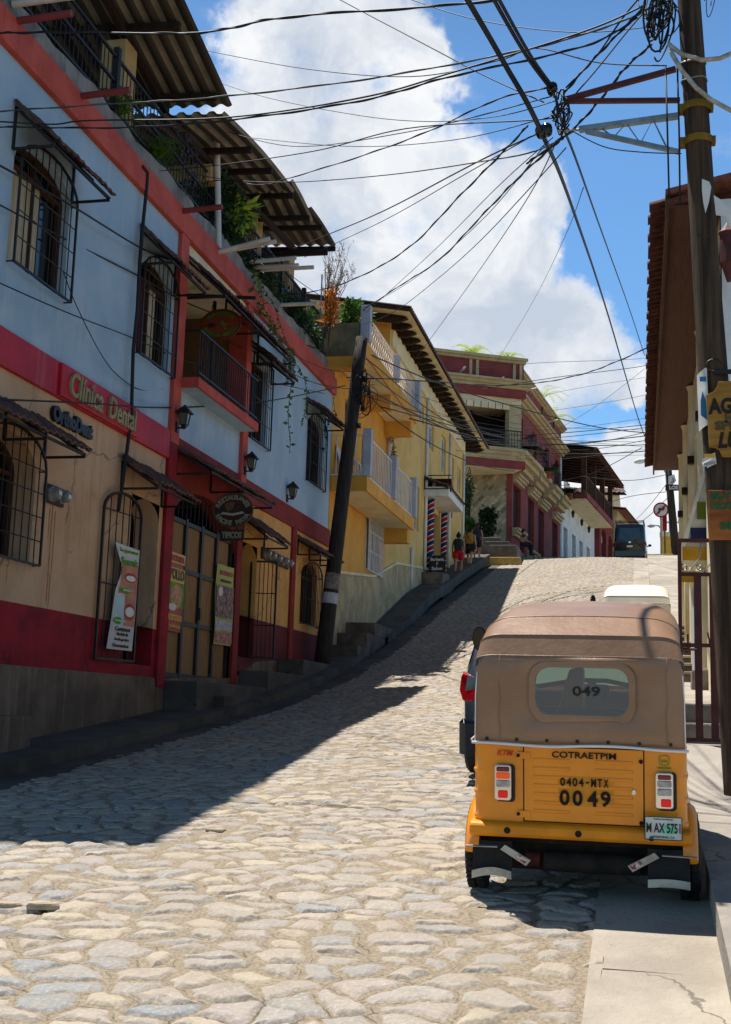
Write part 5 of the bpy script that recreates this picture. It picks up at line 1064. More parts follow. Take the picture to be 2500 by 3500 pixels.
def threewheeler(label,loc,pitch,yaw,canv,paint,full=True):
    T=thing('auto_rickshaw',label,'auto rickshaw',loc,(pitch,0,yaw),world=False); T.scale=(.97,1,1)
    W_=.575; YR=-.30
    # tub
    def outl(y0,r,w_,rb=0.):
        pts=[(-w_,.62),(-w_,y0+r)]
        for i in range(1,7): a=math.pi/2*i/6; pts.append((-w_+rb*(i/6)+r-r*math.cos(a),y0+rb*1.5*(i/6)+r-r*math.sin(a)))
        pts+=[(-x,y) for x,y in pts[::-1]]
        return pts
    mb=MB(); zs=[.30,.42]
    z=.42
    mb.loft([[(x,y,z) for x,y in outl(YR-1.5*e,.06,W_+e,e)] for z,e in ((.355,0),(.435,0),(.445,.006),(.455,.006),(.465,0),(.565,0),(.575,.006),(.585,.006),(.595,0),(.68,0),(.69,.006),(.70,.006),(.71,0),(.845,0))],False)
    mb.build('body',paint,T,smooth=30)
    MB().box(-W_+.02,W_-.02,-.2,1.5,.30,.36).build('floor',UNDER,T); MB().box(-.5,.5,-.18,.15,.36,.62).build('rear_seat',SEATB,T,bevel=.04); MB().box(-.5,.5,-.2,-.08,.62,1.03).build('seat_back',SEATB,T,bevel=.04)
    MB().box(-W_,W_,.63,.67,.36,.75).build('partition',paint,T,bevel=.01); MB().box(-.3,.3,.7,1.05,.55,.72).build('driver_seat',SEATB,T,bevel=.03)
    MB().hexa([(-.24,.66,.75),(-.02,.66,.75),(-.02,.74,.75),(-.24,.74,.75),(-.12,.68,1.16),(-.02,.68,1.17),(-.02,.73,1.17),(-.1,.73,1.16)]).build('driver_backrest',ORGD if paint is ORG else paint,T,bevel=.02)
    # front cowl, windshield, roof frame
    mb=MB(); mb.loft([[(x*w_,y+dy*(1-abs(x)**2.2),z) for x in (-1,-.7,-.35,0,.35,.7,1)] for w_,y,dy,z in ((.34,1.5,.42,.36),(.48,1.5,.45,.6),(.55,1.42,.4,.86),(.55,1.38,.25,.97))],False); mb.sheet(lambda s,q:(-.55+1.1*s,1.25+q*(.13+.25*(1-abs(2*s-1)**2.2)),.97),6,2)
    mb.build('front_cowl',paint,T,smooth=50); MB().box(-.5,.5,1.18,1.36,.78,.95).build('dashboard',UNDER,T,bevel=.02); MB().box(-.1,.12,1.05,1.18,.9,1.02).build('instrument_box',UNDER,T,bevel=.02)
    mb=MB(); mb.tube([(-.36,1.12,1.0),(-.1,1.2,1.04),(.1,1.2,1.04),(.36,1.12,1.0)],.016,6); mb.tube([(0,1.2,1.04),(0,1.4,.5)],.03,6); mb.build('handlebar',BLACKP,T)
    fr=[(-.53,1.42,.97),(-.5,1.33,1.42),(.5,1.33,1.42),(.53,1.42,.97),(-.53,1.42,.97)]
    mb=MB()
    for p,q in zip(fr,fr[1:]): mb.bar(p,q,.035,.035)
    for s_ in (-1,1): mb.bar((s_*.53,1.42,.97),(s_*.5,1.4,.4),.04)
    wf=mb.build('windshield_frame',paint,T,bevel=.006); MB().hexa([(-.52,1.415,.98),(.52,1.415,.98),(.52,1.42,.98),(-.52,1.42,.98),(-.49,1.33,1.41),(.49,1.33,1.41),(.49,1.335,1.41),(-.49,1.335,1.41)]).build('pane',WSH,wf)
    # canopy
    st=[(YR,W_-.012,1.315),(YR+.06,W_-.03,1.42),(.0,W_-.03,1.495),(.35,W_-.02,1.525),(.9,W_-.02,1.535),(1.40,W_-.04,1.49)]
    mb=MB(); A=[arch(y,w_,zt,.845 if y<.6 else 1.28,rx,rz,7,cr) for (y,w_,zt),(rx,rz,cr) in zip(st,((.11,.03,.0),(.12,.05,.004),(.16,.085,.02),(.19,.11,.03),(.19,.12,.03),(.19,.12,.03)))]
    wn=rrect(.02,1.133,.50,.25,.075,5)
    # rear face: from arch outline down to the window opening
    outer=A[0][:]; N_=48
    def resample(poly,n):
        poly=poly+[poly[0]]; ls=[0]
        for p,q in zip(poly,poly[1:]): ls.append(ls[-1]+math.dist(p,q))
        out=[];k=0
        for i in range(n):
            t=ls[-1]*i/n
            while ls[k+1]<t: k+=1
            f=(t-ls[k])/max(1e-9,ls[k+1]-ls[k]); out.append(tuple(a+(b-a)*f for a,b in zip(poly[k],poly[k+1])))
        return out
    o2=resample([(p[0],p[2]) for p in outer],400); c0=(.02,1.133)
    def angsort(poly,dense=600):
        pl=resample(poly,dense); res=[]
        for i in range(N_):
            g=-math.pi+2*math.pi*(i+.5)/N_
            res.append(min(pl,key=lambda p:abs(math.atan2(math.sin(math.atan2(p[1]-c0[1],p[0]-c0[0])-g),math.cos(math.atan2(p[1]-c0[1],p[0]-c0[0])-g)))))
        return res
    # outer ring with true corners: use points of the arch itself
    O=angsort([(p[0],p[2]) for p in outer],1500); I=angsort(wn,1500)
    for cx in (-1,1):
        j=min(range(N_),key=lambda i:math.dist(O[i],(cx*(W_-.012),.845))); O[j]=(cx*(W_-.012),.845)
    rr=[]
    for t in (0,.12,.3,.5,.7,.85,1.0):
        rr.append([(o[0]+(i[0]-o[0])*t,YR-.028*math.sin(math.pi*min(1,t*1.1))*.6+.006*math.sin(o[0]*9+i[1]*13)*(t*(1-t)*4),o[1]+(i[1]-o[1])*t) for o,i in zip(O,I)])
    mb.loft(rr,True)
    mb.loft([A[0],A[1]],False); mb.loft([A[1],A[2]],False); mb.loft(A[2:],False)
    nz_=random.Random(3)
    cv=mb.build('canopy',canv,T,smooth=True,norm=False)
    mb=MB(); 
    for k,(e,y) in enumerate(((.0,-.012),(.035,-.008))): pass
    w1=rrect(.02,1.133,.50,.25,.075,6); w2=rrect(.02,1.13,.575,.315,.095,6); n_=len(w1)
    mb.loft([[(x,YR-.0165,z) for x,z in w1],[(x*1.0,YR-.0205+.002*math.sin(i*1.1),z) for i,(x,z) in enumerate([((a[0]+b[0])/2,(a[1]+b[1])/2) for a,b in zip(w1,w2)])],[(x,YR-.0165,z+.012*math.sin(x*40)*(z<1.05)) for x,z in w2]],True); mb.build('window_trim',canv,cv,smooth=True)
    MB().prism(rrect(.02,1.133,.51,.26,.08,6),'y',YR-.017,YR-.014).build('rear_window',CLEARV,T)
    mb=MB(); 
    mb.tube([(x,YR-.018-.006*math.sin(x*11)**2,.845+.006*math.sin(x*9)-.004*abs(x)) for x in [-W_-.008+(2*W_+.016)*i/24 for i in range(25)]],.008,6)
    for s_ in (-1,1): mb.tube([(s_*(W_-.008),YR-.004,.85),(s_*(W_-.012),YR-.004,1.1),(s_*(W_-.02),YR-.0,1.22),(s_*(W_-.035),YR+.03,1.31)],.0035,5)
    mb.tube([(-W_-.012,YR+.0,.86),(-W_-.01,.2,.85),(-W_-.0,.58,.85)],.006,5); mb.build('piping',WHITE,cv,smooth=True)
    mb=MB()
    for k_ in (0,1,2):
        mb.tube([V(p)+V((0,-.001,.0015)) for p in A[k_][2:-2]],.0028,5)
    for x_ in (-.43,.47): mb.tube([(x_+.004*math.sin(z_*30),YR-.0185,z_) for z_ in [.87+.44*i/12 for i in range(13)]],.002,4)
    mb.build('seam',canv,cv,smooth=True)
    mb=MB()
    for i in range(7): mb.lathe([(.001,-.006),(.009,-.005),(.01,.004)],(-.5+i*.165,YR-.012,.868),8,'y')
    mb.build('snap',BLACKP,cv)
    # bumper and lower parts
    MB().prism([(YR-.035,.352),(YR-.05,.372),(YR-.05,.412),(YR-.03,.43),(YR+.05,.43),(YR+.05,.352)],'x',-.595,.595).build('bumper',ORGD if paint is ORG else paint,T,bevel=.012)
    for x in (-.385,.0,.385): MB().lathe([(.001,-.012),(.012,-.012),(.018,-.004),(.018,.01)],(x,YR-.048,.392),10,'y').build('bumper_bolt',UNDER,T)
    def wheel(x,y,r,wd,nm='wheel'):
        prof=[(r*.55,-wd*.45),(r*.8,-wd*.5),(r*.95,-wd*.42),(r,-wd*.25),(r,-wd*.08),(r*.965,-wd*.05),(r*.965,wd*.05),(r,wd*.08),(r,wd*.25),(r*.95,wd*.42),(r*.8,wd*.5),(r*.55,wd*.45)]
        tmb=MB().lathe(prof,(x,y,r),28,'x'); 
        for i in range(40):
            a=2*math.pi*i/40; c_=(y+r*1.0*math.cos(a),r+r*1.0*math.sin(a)); 
            for sx in (-.25,.25): tmb.obx=None; tmb.bar((x+sx*wd-.02,c_[0],c_[1]),(x+sx*wd+.02,c_[0],c_[1]),.012,.012,(0,math.cos(a),math.sin(a)))
        w_=MB().v and None
        t=thing_part(nm,T); tmb.build('tyre',RUBBER,t,smooth=35); MB().lathe([(.02,-wd*.3),(r*.3,-wd*.3),(r*.5,-wd*.42),(r*.58,-wd*.46),(r*.58,wd*.46),(r*.5,wd*.42),(r*.3,wd*.3),(.02,wd*.3)],(x,y,r),20,'x').build('rim',GALV,t,smooth=35)
    for s_ in (-1,1):
        wheel(s_*.588,0,.225,.115)
        mb=MB(); prof=[]
        for i in range(13):
            a=math.pi*(.08+.83*i/12); y,z=.30*math.cos(a),.225+.285*math.sin(a)
            prof.append([(s_*.55,y,z),(s_*.59,y*1.0,z+.0),(s_*.62,y*.98,z-.02),(s_*.63,y*.96,z-.045),(s_*.62,y*.93,z-.055),(s_*.55,y*.93,z-.06)])
        mb.loft(prof,True,(True,True)); mb.build('fender',paint,T,smooth=45)
        mb=MB().sheet(lambda s,q:(s_*(.365+.22*s),YR+.02-.03*math.sin(q*1.5)-.015*math.sin(s*4),.32-.17*q),6,6); mb.build('mud_flap',FLAP,T,smooth=True)
        MB().sheet(lambda s,q:(s_*(.365+.22*s),YR-.03-.015*math.sin(s*4)-.004,.172-.042*q+.022*math.sin(s*3.5)*(1 if s_<0 else .5)),10,2).build('flap_edge',DSTR,T,smooth=True)
        MB().hexa([(s_*.26,YR-.03,.235),(s_*.285,YR-.03,.205),(s_*.285,YR-.02,.205),(s_*.26,YR-.02,.235),(s_*.40,YR-.03,.31),(s_*.425,YR-.03,.285),(s_*.425,YR-.02,.285),(s_*.40,YR-.02,.31)]).build('stay',DSTR,T)
        MB().hexa([(s_*.272,YR-.036,.236),(s_*.288,YR-.036,.216),(s_*.288,YR-.031,.216),(s_*.272,YR-.031,.236),(s_*.325,YR-.036,.266),(s_*.341,YR-.036,.246),(s_*.341,YR-.031,.246),(s_*.325,YR-.031,.266)]).build('reflector',REFS,T)
        MB().bar((s_*.44,YR-.03,.3),(s_*.62,YR-.03,.297),.025,.006).build('flap_bracket',GALV,T)
    wheel(0,1.75,.215,.10,'front_wheel')
    MB().loft([[(x,1.75+.26*math.cos(a),.22+.27*math.sin(a)) for x in (-.08,0,.08)] for a in [math.pi*i/8 for i in range(9)]],False).build('front_mudguard',paint,T,smooth=True)
    MB().tube([(-.2,-.17,.2),(.32,-.17,.2)],.055,12).build('muffler',UNDER,T,smooth=40); MB().tube([(-.3,-.2,.215),(-.22,-.2,.21)],.038,12).build('air_filter',M('red_brown_filter','#5c241c','#40180f',s=9),T,smooth=40); MB().box(-.45,.45,-.12,.5,.13,.30).build('engine',UNDER,T,bevel=.03); MB().tube([(-.55,0,.225),(.55,0,.225)],.03,8).build('axle',UNDER,T)  # engine box made wider and lower to block light under the body
    m_=MB(); m_.tube([(-.54,1.38,1.05),(-.74,1.36,1.15),(-.80,1.36,1.24)],.009,6); ma=m_.build('mirror',BLACKP,T)
    MB().loft([[(-.775+.05*k*math.cos(g),1.34+dy,1.29+.085*k*math.sin(g)) for g in [2*math.pi*i/14 for i in range(14)]] for k,dy in ((.98,0),(1,.01),(.85,.04),(.3,.055))],True,(False,True)).build('mirror_shell',BLACKP,ma,smooth=True); MB().prism([(-.775+.044*math.cos(i*.45),1.29+.076*math.sin(i*.45)) for i in range(14)],'y',1.333,1.336).build('mirror_glass',GLASSD,ma)
    if not full: return T
    # hinged rear lid with louvres
    x0,x1,z0,z1=-.295,.345,.44,.833
    mb=MB().box(x0-.006,x1+.006,YR-.0035,YR+.01,z0-.006,z1+.004); mb.build('lid_seam',UNDER,T); 
    ld=MB().box(x0,x1,YR-.009,YR+.0,z0,z1).build('rear_lid',paint,T,bevel=.004)
    for cx in (-.145,.19):
        for k in range(7):
            z=.765-.045*k-.0*(k>2); 
            if abs(z-.8)<.0: continue
            L_=.1; 
            MB().loft([[(cx+sx*L_*kx,YR-.009-dy,z+sz*h) for sx,sz in ((-1,-1),(1,-1),(1,1),(-1,1))] for kx,dy,h in ((1,.0,.011),(.95,.005,.004))],True,(False,True)).build('louvre',paint,ld,smooth=40)
    for z in (.785,.475): MB().box(x0-.04,x0+.035,YR-.014,YR-.0095,z-.018,z+.018).build('hinge',paint,ld,bevel=.003); MB().lathe([(.001,-.01),(.01,-.008),(.01,.006)],(x0-.032,YR-.012,z),8,'y').build('hinge_bolt',UNDER,ld)
    for z in (.775,.455): MB().lathe([(.001,-.014),(.011,-.012),(.012,.006)],(x1-.012,YR-.01,z),8,'y').build('latch',UNDER,ld)
    MB().lathe([(.001,-.01),(.012,-.008),(.013,.006)],(x1-.05,YR-.012,.615),10,'y').build('lock',CHROME,ld)
    tx=lambda s,x,z,wd,h,mt,par=ld,y=-.0165,**k: text(s,.1,mt,(x,YR+y,z),(1,0,0),(0,0,1),par,width=wd,height=h,thick=.0012,**k)
    tx('COTRAETPIM',.03,.797,.345,.034,BLK,bold=.002)
    MB().box(-.11,.19,YR-.0105,YR-.009,.528,.685).build('paint_patch',M('faded_orange_patch','#d98c1c','#cf8010',s=14,bump=0,rough=.5),ld)
    for i,ch in enumerate('0404-MTX'): 
        tx(ch,-.085+.0333*i,.655,.027 if ch!='-' else .016,.045 if ch!='-' else .008,BLK,y=-.0165,bold=.002)
    for i,(ch,x) in enumerate(zip('0049',(-.075,-.005,.075,.145))): tx(ch,x,.572,.055,.082,BLK,y=-.0165,bold=.003)
    tx('049',.045,1.135,.148,.052,BLACKP,T,-.019,bold=.002)
    tx('KTM',-.40,.795,.09,.03,M('orange_sticker','#d8481c','#c43c14',bump=0),T,-.0075,shear=.3,bold=.002)
    GST=M('green_sticker','#4f8a2a','#3f7a22',bump=0)
    mb=MB(); a_=rrect(.455,.785,.055,.052,.014,4); b_=rrect(.455,.785,.047,.044,.011,4); mb.loft([[(x,YR-.0075,z) for x,z in a_],[(x,YR-.0075,z) for x,z in b_]],True); mb.build('emblem_frame',GST,T)
    MB().prism([(.437,.79),(.445,.783),(.462,.784),(.472,.79),(.468,.78),(.474,.77),(.462,.778),(.446,.776),(.438,.77),(.441,.78)],'y',YR-.009,YR-.007).build('emblem',GST,T); MB().box(.42,.49,YR-.0085,YR-.007,.742,.749).build('emblem_line',GST,T)
    # lamps
    for cx,zb in ((-.41,.545),(.455,.535)):
        h=MB(); h.prism(rrect(cx+.012,zb+.09,.104,.2,.02,4),'y',YR-.012,YR); hb=h.build('tail_lamp',BLACKP,T,bevel=.004)
        MB().prism(rrect(cx,zb+.095,.094,.19,.018,4),'y',YR-.03,YR-.0125).build('lamp_bezel',CHROME,hb,bevel=.006)
        for k,(zc,wd,ht,mt) in enumerate(((.162,.07,.024,REDL),(.128,.074,.033,AMBLIT if cx<0 else CLR),(.086,.074,.036,CLR),(.03,.054,.04,REDLIT))): MB().prism(rrect(cx+(.008 if k==3 and cx>0 else 0),zb+zc+.004,wd,ht,.008,4),'y',YR-.04,YR-.0305).build('lens',mt,hb,bevel=.005)
    pl=MB().box(.35,.545,YR-.06,YR-.054,.385,.505).build('number_plate',M('plate_white','#d8d8d2','#c9c9c2',bump=0,s=5),T,bevel=.003)
    for e in ((.35,.545,.385,.389),(.35,.545,.501,.505),(.35,.354,.389,.501),(.541,.545,.389,.501)): MB().box(e[0],e[1],YR-.0625,YR-.0605,e[2],e[3]).build('plate_rim',BLACKP,pl)
    MB().prism([(.43,.42),(.47,.415),(.52,.42),(.515,.46),(.48,.47),(.44,.455)],'y',YR-.0612,YR-.0605).build('plate_print',M('plate_green','#57c090','#8fd6b4',s=20,bump=0),pl)
    for s,x,z,wd,ht,mt in (('M AX 5751',.4475,.447,.176,.05,BLACKP),('HONDURAS, C.A.',.4475,.4,.12,.015,GP),('Cuidemos los Bosques',.4475,.491,.1,.01,GP)): text(s,.1,mt,(x,YR-.0635,z),(1,0,0),(0,0,1),pl,width=wd,height=ht,thick=.0008,bold=.002)
    mb=MB(); mb.box(.35,.545,YR-.053,YR-.02,.43,.46); mb.build('plate_bracket',UNDER,T)
    return T
def thing_part(name,parent):
    o=bpy.data.objects.new(name,None); C.objects.link(o); o.parent=parent; return o
pit=math.atan(.132)
threewheeler('orange three wheeled taxi with tan canvas hood and stencilled number 0049 on its rear',(-.318,7.12,road(-.32,7.12)+.005),pit,R(-.6),CANV,ORG)
threewheeler('white roofed three wheeled taxi parked further up behind the orange one',(-.06,22.3,road(-.1,22.3)+.03),math.atan(.14),R(0),CANVW,M('white_enamel','#e4e2dc','#d6d3cc',rough=.35,bump=0,coat=.3),False).scale=(1.03,1,1.10)
# ---------------------------------------------------------------- cars
TINT=M('tinted_glass','#16201f','#0e1516',rough=.05,bump=0,spec=.7)
def car(name,label,cat,loc,pitch,yaw,paint,Lc,Wc,H,belt,hood,van=False,group=None):
    T=thing(name,label,cat,loc,(pitch,0,yaw),world=False); w_=Wc/2
    if van: S=[(0,.86,.42,H*.93,.80),(.05,.95,.34,H*.985,.86),(.25,.98,.3,H,.9),(1.5,1,.28,H,.91),(Lc-1.5,1,.28,H*.99,.9),(Lc-.9,.99,.28,H*.92,.86),(Lc-.45,.97,.3,belt+.12,.86),(Lc-.1,.92,.34,belt-.1,.84),(Lc,.82,.42,belt-.25,.74)]
    else: S=[(0,.84,.4,belt-.02,.80),(.06,.93,.33,belt+.06,.84),(.22,.97,.28,belt+.3,.82),(.55,.99,.26,H*.95,.76),(1.1,1,.25,H,.74),(2.0,1,.25,H*.99,.74),(2.6,1,.25,H*.86,.76),(3.0,.99,.26,hood+.1,.86),(Lc-.4,.96,.28,hood,.86),(Lc-.08,.9,.33,hood-.14,.82),(Lc,.8,.4,hood-.25,.72)]
    def ring(y,k,zb,zt,kt):
        bt=min(belt,zt-.03); a=[(.86*k,zb),(.97*k,zb+.09),(k,zb+.28),(k*.995,(bt+zb)/2+.18),(k*.96,bt),(kt+(k*.96-kt)*.25,bt+(zt-bt)*.78),(kt*.93,zt-.015),(kt*.6,zt+.01)]
        return [(-x*w_,y,z) for x,z in a]+[(x*w_,y,z) for x,z in a[::-1]]
    mb=MB(); mb.loft([ring(*s) for s in S],True,(True,True)); mb.build('body',paint,T,smooth=38)
    # glazing as thin shells just proud of the body
    def side(sgn):
        mb=MB(); idx=[i for i,s in enumerate(S) if s[3]>belt+.25]
        for i,j in zip(idx,idx[1:]):
            ra,rb=ring(*S[i]),ring(*S[j]); k=(4,5) if sgn<0 else (11,10)
            q=[V(ra[k[0]]),V(rb[k[0]]),V(rb[k[1]]),V(ra[k[1]])]
            c=sum(q,V())/4; mb.add([p.lerp(c,.07)+V((sgn*.012,0,0)) for p in q],[(0,1,2,3)])
        mb.build('side_window',TINT,T)
    side(-1); side(1)
    if van:
        MB().hexa([(-.68*w_,-.028,belt+.06),(.68*w_,-.028,belt+.06),(.68*w_,.03,belt+.06),(-.68*w_,.03,belt+.06),(-.62*w_,.0,H*.9),(.62*w_,.0,H*.9),(.62*w_,.05,H*.9),(-.62*w_,.05,H*.9)]).build('rear_window',TINT,T,bevel=.02)
    else:
        MB().hexa([(-.7*w_,.03,belt+.08),(.7*w_,.03,belt+.08),(.7*w_,.1,belt+.06),(-.7*w_,.1,belt+.06),(-.6*w_,.44,H*.925),(.6*w_,.44,H*.925),(.6*w_,.5,H*.92),(-.6*w_,.5,H*.92)]).build('rear_window',TINT,T,bevel=.02)
    MB().loft([[(x*w_,y,z) for x,y in ((-1.0,.35),(-.985,.04),(-.9,-.06),(.9,-.06),(.985,.04),(1.0,.35))] for z in (.28,.33,.5,.56)],False).build('bumper',paint if van else M('dark_bumper_plastic','#2a2c2e','#222426',s=6),T,smooth=40)
    for s_ in (-1,1):
        zc=(belt-.14) if not van else belt-.22
        MB().loft([[(s_*(x*w_),y,z) for x,y,z in ((.68 if not van else .84,-.012,zc-.1),(.93,.03,zc-.11),(1.005,.26 if not van else .08,zc-.04),(1.0,.3 if not van else .09,zc+.1),(.95,.09,zc+.15),(.68 if not van else .84,.0,zc+.1))],[(s_*(x*w_)*1.012,y-.03,z) for x,y,z in ((.70 if not van else .86,-.012,zc-.085),(.93,.03,zc-.095),(1.0,.24 if not van else .06,zc-.03),(.99,.28 if not van else .07,zc+.085),(.94,.09,zc+.13),(.7 if not van else .86,.0,zc+.085))]],True,(True,True)).build('tail_lamp',REDL if van else M('bright_red_lens','#b0121a','#8f0c14',rough=.1,bump=0,spec=.7),T,smooth=30)
        MB().box(s_*.74*w_-.1,s_*.74*w_+.1,-.075,-.058,.40,.45).build('reflector',REDL,T,bevel=.01)
        m_=MB().loft([[(s_*(w_+.12)+.10*k*math.cos(g),Lc*.66+dy,belt+.06+.075*k*math.sin(g)) for g in [2*math.pi*i/12 for i in range(12)]] for k,dy in ((.9,0),(1,.02),(.8,.09),(.3,.12))],True,(True,True)); m_.bar((s_*w_*.95,Lc*.67,belt),(s_*(w_+.08),Lc*.67,belt+.03),.05); m_.build('mirror',BLACKP,T,smooth=40)
        for y in (.72,Lc-.75):
            t=thing_part('wheel',T); r=.32
            MB().lathe([(r*.6,-.1),(r*.9,-.11),(r,-.08),(r,.08),(r*.9,.11),(r*.6,.1)],(s_*(w_-.1),y,r),24,'x').build('tyre',RUBBER,t,smooth=35); MB().lathe([(.03,-.07),(r*.5,-.09),(r*.63,-.1),(r*.63,.1),(r*.5,.09),(.03,.07)],(s_*(w_-.1),y,r),18,'x').build('rim',GALV,t,smooth=35)
    MB().box(-.15,.15,-.052,-.035,belt-.37 if van else belt-.3,belt-.27 if van else belt-.18).build('number_plate',PWH,T,bevel=.004)
    MB().prism([(.07*math.cos(i*.52),belt-.1+.045*math.sin(i*.52)) for i in range(12)],'y',-.03,-.02).build('emblem',CHROME,T)
    return T
car('parked_car','dark slate hatchback with red tail lamp half hidden by the orange taxi','car',(-.735,11.15,road(-.8,11.9)-.09),math.atan(.125),R(-1.2),M('slate_car_paint','#39424d','#333b45',rough=.25,bump=0,coat=.9,s=2),3.95,1.74,1.5,1.0,.98)
VN=car('van','dark navy van with roof rack stopped at the crest','van',(-.50,66,10.22),math.atan(.03),R(-1.5),M('dark_navy_van_paint','#141a20','#10151a',rough=.3,bump=0,coat=.6,s=2),4.7,1.72,2.0,1.12,1.2,True)
mb=MB()
for x in (-.7,-.35,0,.35,.7): mb.tube([(x,.2,2.1),(x,2.6,2.1)],.016,5)
for y in (.2,.8,1.4,2.0,2.6): mb.tube([(-.74,y,2.1),(.74,y,2.1)],.016,5)
for z in (2.14,2.2): mb.tube([(-.74,.2,z),(.74,.2,z),(.74,2.6,z),(-.74,2.6,z),(-.74,.2,z)],.016,5)
for x in (-.72,.72):
    for y in (.2,1.4,2.6): mb.tube([(x,y,1.93),(x,y,2.2)],.018,5)
mb.build('roof_rack',IRON,VN)
car('parked_car','small pale blue car far off behind the van','car',(.55,84,10.3),0,R(-1),M('pale_blue_car_paint','#7d93a8','#71879c',rough=.3,bump=0,coat=.6),3.8,1.6,1.4,.92,.9)
# ---------------------------------------------------------------- people
SKN=M('skin_tan','#b98468','#a87358',rough=.55,bump=0,s=6); SKN2=M('skin_fair','#c99a80','#b8866c',rough=.55,bump=0,s=6)
def skinned(name,joints,edges,radii,mt,parent,root=0):
    me=bpy.data.meshes.new(name); me.from_pydata(joints,edges,[]); o=bpy.data.objects.new(name,me); C.objects.link(o)
    md=o.modifiers.new('skin','SKIN'); md.use_smooth_shade=True
    for i,v in enumerate(me.skin_vertices[0].data): v.radius=(radii[i] if isinstance(radii[i],tuple) else (radii[i],radii[i])); v.use_root=(i==root)
    s=o.modifiers.new('sub','SUBSURF'); s.levels=s.render_levels=1
    dg=bpy.context.evaluated_depsgraph_get(); m2=bpy.data.meshes.new_from_object(o.evaluated_get(dg)); bpy.data.objects.remove(o)
    m2.materials.clear(); m2.materials.append(mt); m2.name=name; m2.polygons.foreach_set('use_smooth',[True]*len(m2.polygons))
    return m2
def person(label,loc,yaw,k,step,top,bottom,hairc,skin,extra=None,sit=False,longhair=False,sleeve=None,shoe=None,group=None):
    """standing / walking / sitting figure 1.66 m tall, facing +y"""
    T=thing('person',label,'person',loc,(0,0,yaw),group,world=False); T.scale=(k,k,k)
    st=step
    if sit:
        hip=.46; J=dict(pel=(0,0,.50),wai=(0,-.02,.66),che=(0,0,.86),nek=(0,.03,1.0),hed=(0,.06,1.10),top=(0,.05,1.22))
        legs={}
        for s in (-1,1): legs[s]=((s*.09,0,.48),(s*.13,.42,.50),(s*.12,.40,.09),(s*.13,.54,.04))
        arms={s:((s*.17,0,.93),(s*.23,.10,.70),(s*.14,.32,.60)) for s in (-1,1)}
    else:
        J=dict(pel=(0,0,.90),wai=(0,.0,1.06),che=(0,.01,1.24),nek=(0,.0,1.42),hed=(0,.02,1.50),top=(0,.01,1.62))
        legs={}
        for s in (-1,1):
            f=st*s; legs[s]=((s*.09,0,.86),(s*.095,.10*max(f,0)*2+.03-.04*max(-f,0)*2,.47),(s*.09,.22*f-.02,.09+.06*max(-f,0)),(s*.10,.22*f+.13,.035+.02*max(-f,0)))
        arms={s:((s*.175,0,1.35),(s*.23,-.06*st*s-.02,1.08),(s*.235,-.12*st*s+.06,.84)) for s in (-1,1)}
    V_=[];E_=[];R_=[]
    def ad(p,r,par=None):
        V_.append(p);R_.append(r)
        if par is not None: E_.append((par,len(V_)-1))
        return len(V_)-1
    p=ad(J['pel'],(.145,.105)); w_=ad(J['wai'],(.115,.085),p); c=ad(J['che'],(.15,.10),w_); n=ad(J['nek'],.052,c); h=ad(J['hed'],(.076,.088),n); ad(J['top'],(.06,.07),h)
    for s in (-1,1):
        a,b,d,e=legs[s]; i=ad(a,.088,p); i=ad(b,.056,i); mid=tuple((x*.55+y*.45) for x,y in zip(b,d)); i=ad(mid,.054,i); i=ad(d,.034,i); ad(e,.036,i)
        a,b,d=arms[s]; i=ad(a,.048,c); i=ad(b,.036,i); i=ad(d,.025,i); hd=V(d)-V(b); hd.normalize(); hp=V(d)+hd*.07; i=ad(tuple(hp),(.036,.018),i)
        for f in range(4):
            o=V(((f-1.5)*.006,(f-1.5)*.017,0)); q=hp+hd*.03+o; j=ad(tuple(q),.009,i); q2=q+hd*(.035+.008*(f in(1,2)))+V((-s*.008,0.006,0)); ad(tuple(q2),.0075,j)
        j=ad(tuple(V(d)+hd*.04+V((0,.035,0))),.010,i); ad(tuple(V(d)+hd*.085+V((0,.045,0))),.008,j)
    m2=skinned('person_body',V_,E_,R_,skin,T); C.objects.link(bpy.data.objects.new('body',m2)); bo=[o for o in C.objects if o.data==m2][0]; bo.parent=T
    def tor(rows,name,mt,n_=16):
        mb=MB(); mb.loft([[(cx+rx*math.cos(2*math.pi*i/n_),cy+ry*math.sin(2*math.pi*i/n_),z) for i in range(n_)] for cx,cy,z,rx,ry in rows],True,(False,False)); return mb.build(name,mt,T,smooth=True)
    hz=J['hed'][2]; hx,hy=J['hed'][:2]
    # face: eyes, nose, mouth, ears
    mb=MB()
    for s in (-1,1): mb.lathe([(.001,-.01),(.011,0),(.001,.01)],(hx+s*.03,hy+.078,hz+.02),8,'y')
    mb.build('eyes',BLACKP,T); mb=MB(); mb.loft([[(hx+.014*a_,hy+.08+d_,z) for a_ in (-1,0,1)] for z,d_ in ((hz+.02,0),(hz-.012,.026),(hz-.02,.0))],False); mb.build('nose',skin,T)
    mb=MB(); mb.box(hx-.022,hx+.022,hy+.072,hy+.084,hz-.05,hz-.042); mb.build('mouth',M('lips','#8a4a42','#7a3f38',bump=0) if 'lips' not in bpy.data.materials else bpy.data.materials['lips'],T)
    mb=MB()
    for s in (-1,1): mb.lathe([(.003,-.01),(.024,-.004),(.026,.004),(.003,.012)],(hx+s*.083,hy,hz+.005),10,'x')
    mb.build('ears',skin,T,smooth=True)
    rows=[(hx,hy-.01,hz+.125,.03,.035),(hx,hy-.012,hz+.11,.07,.08),(hx,hy-.018,hz+.07,.09,.1),(hx,hy-.035,hz+.02,.09,.085),(hx,hy-.05,hz-.05,.075,.06)]
    if longhair: rows+=[(hx,hy-.075,hz-.16,.09,.05),(hx,hy-.085,hz-.26,.075,.035)]
    hair=tor(rows,'hair',hairc)
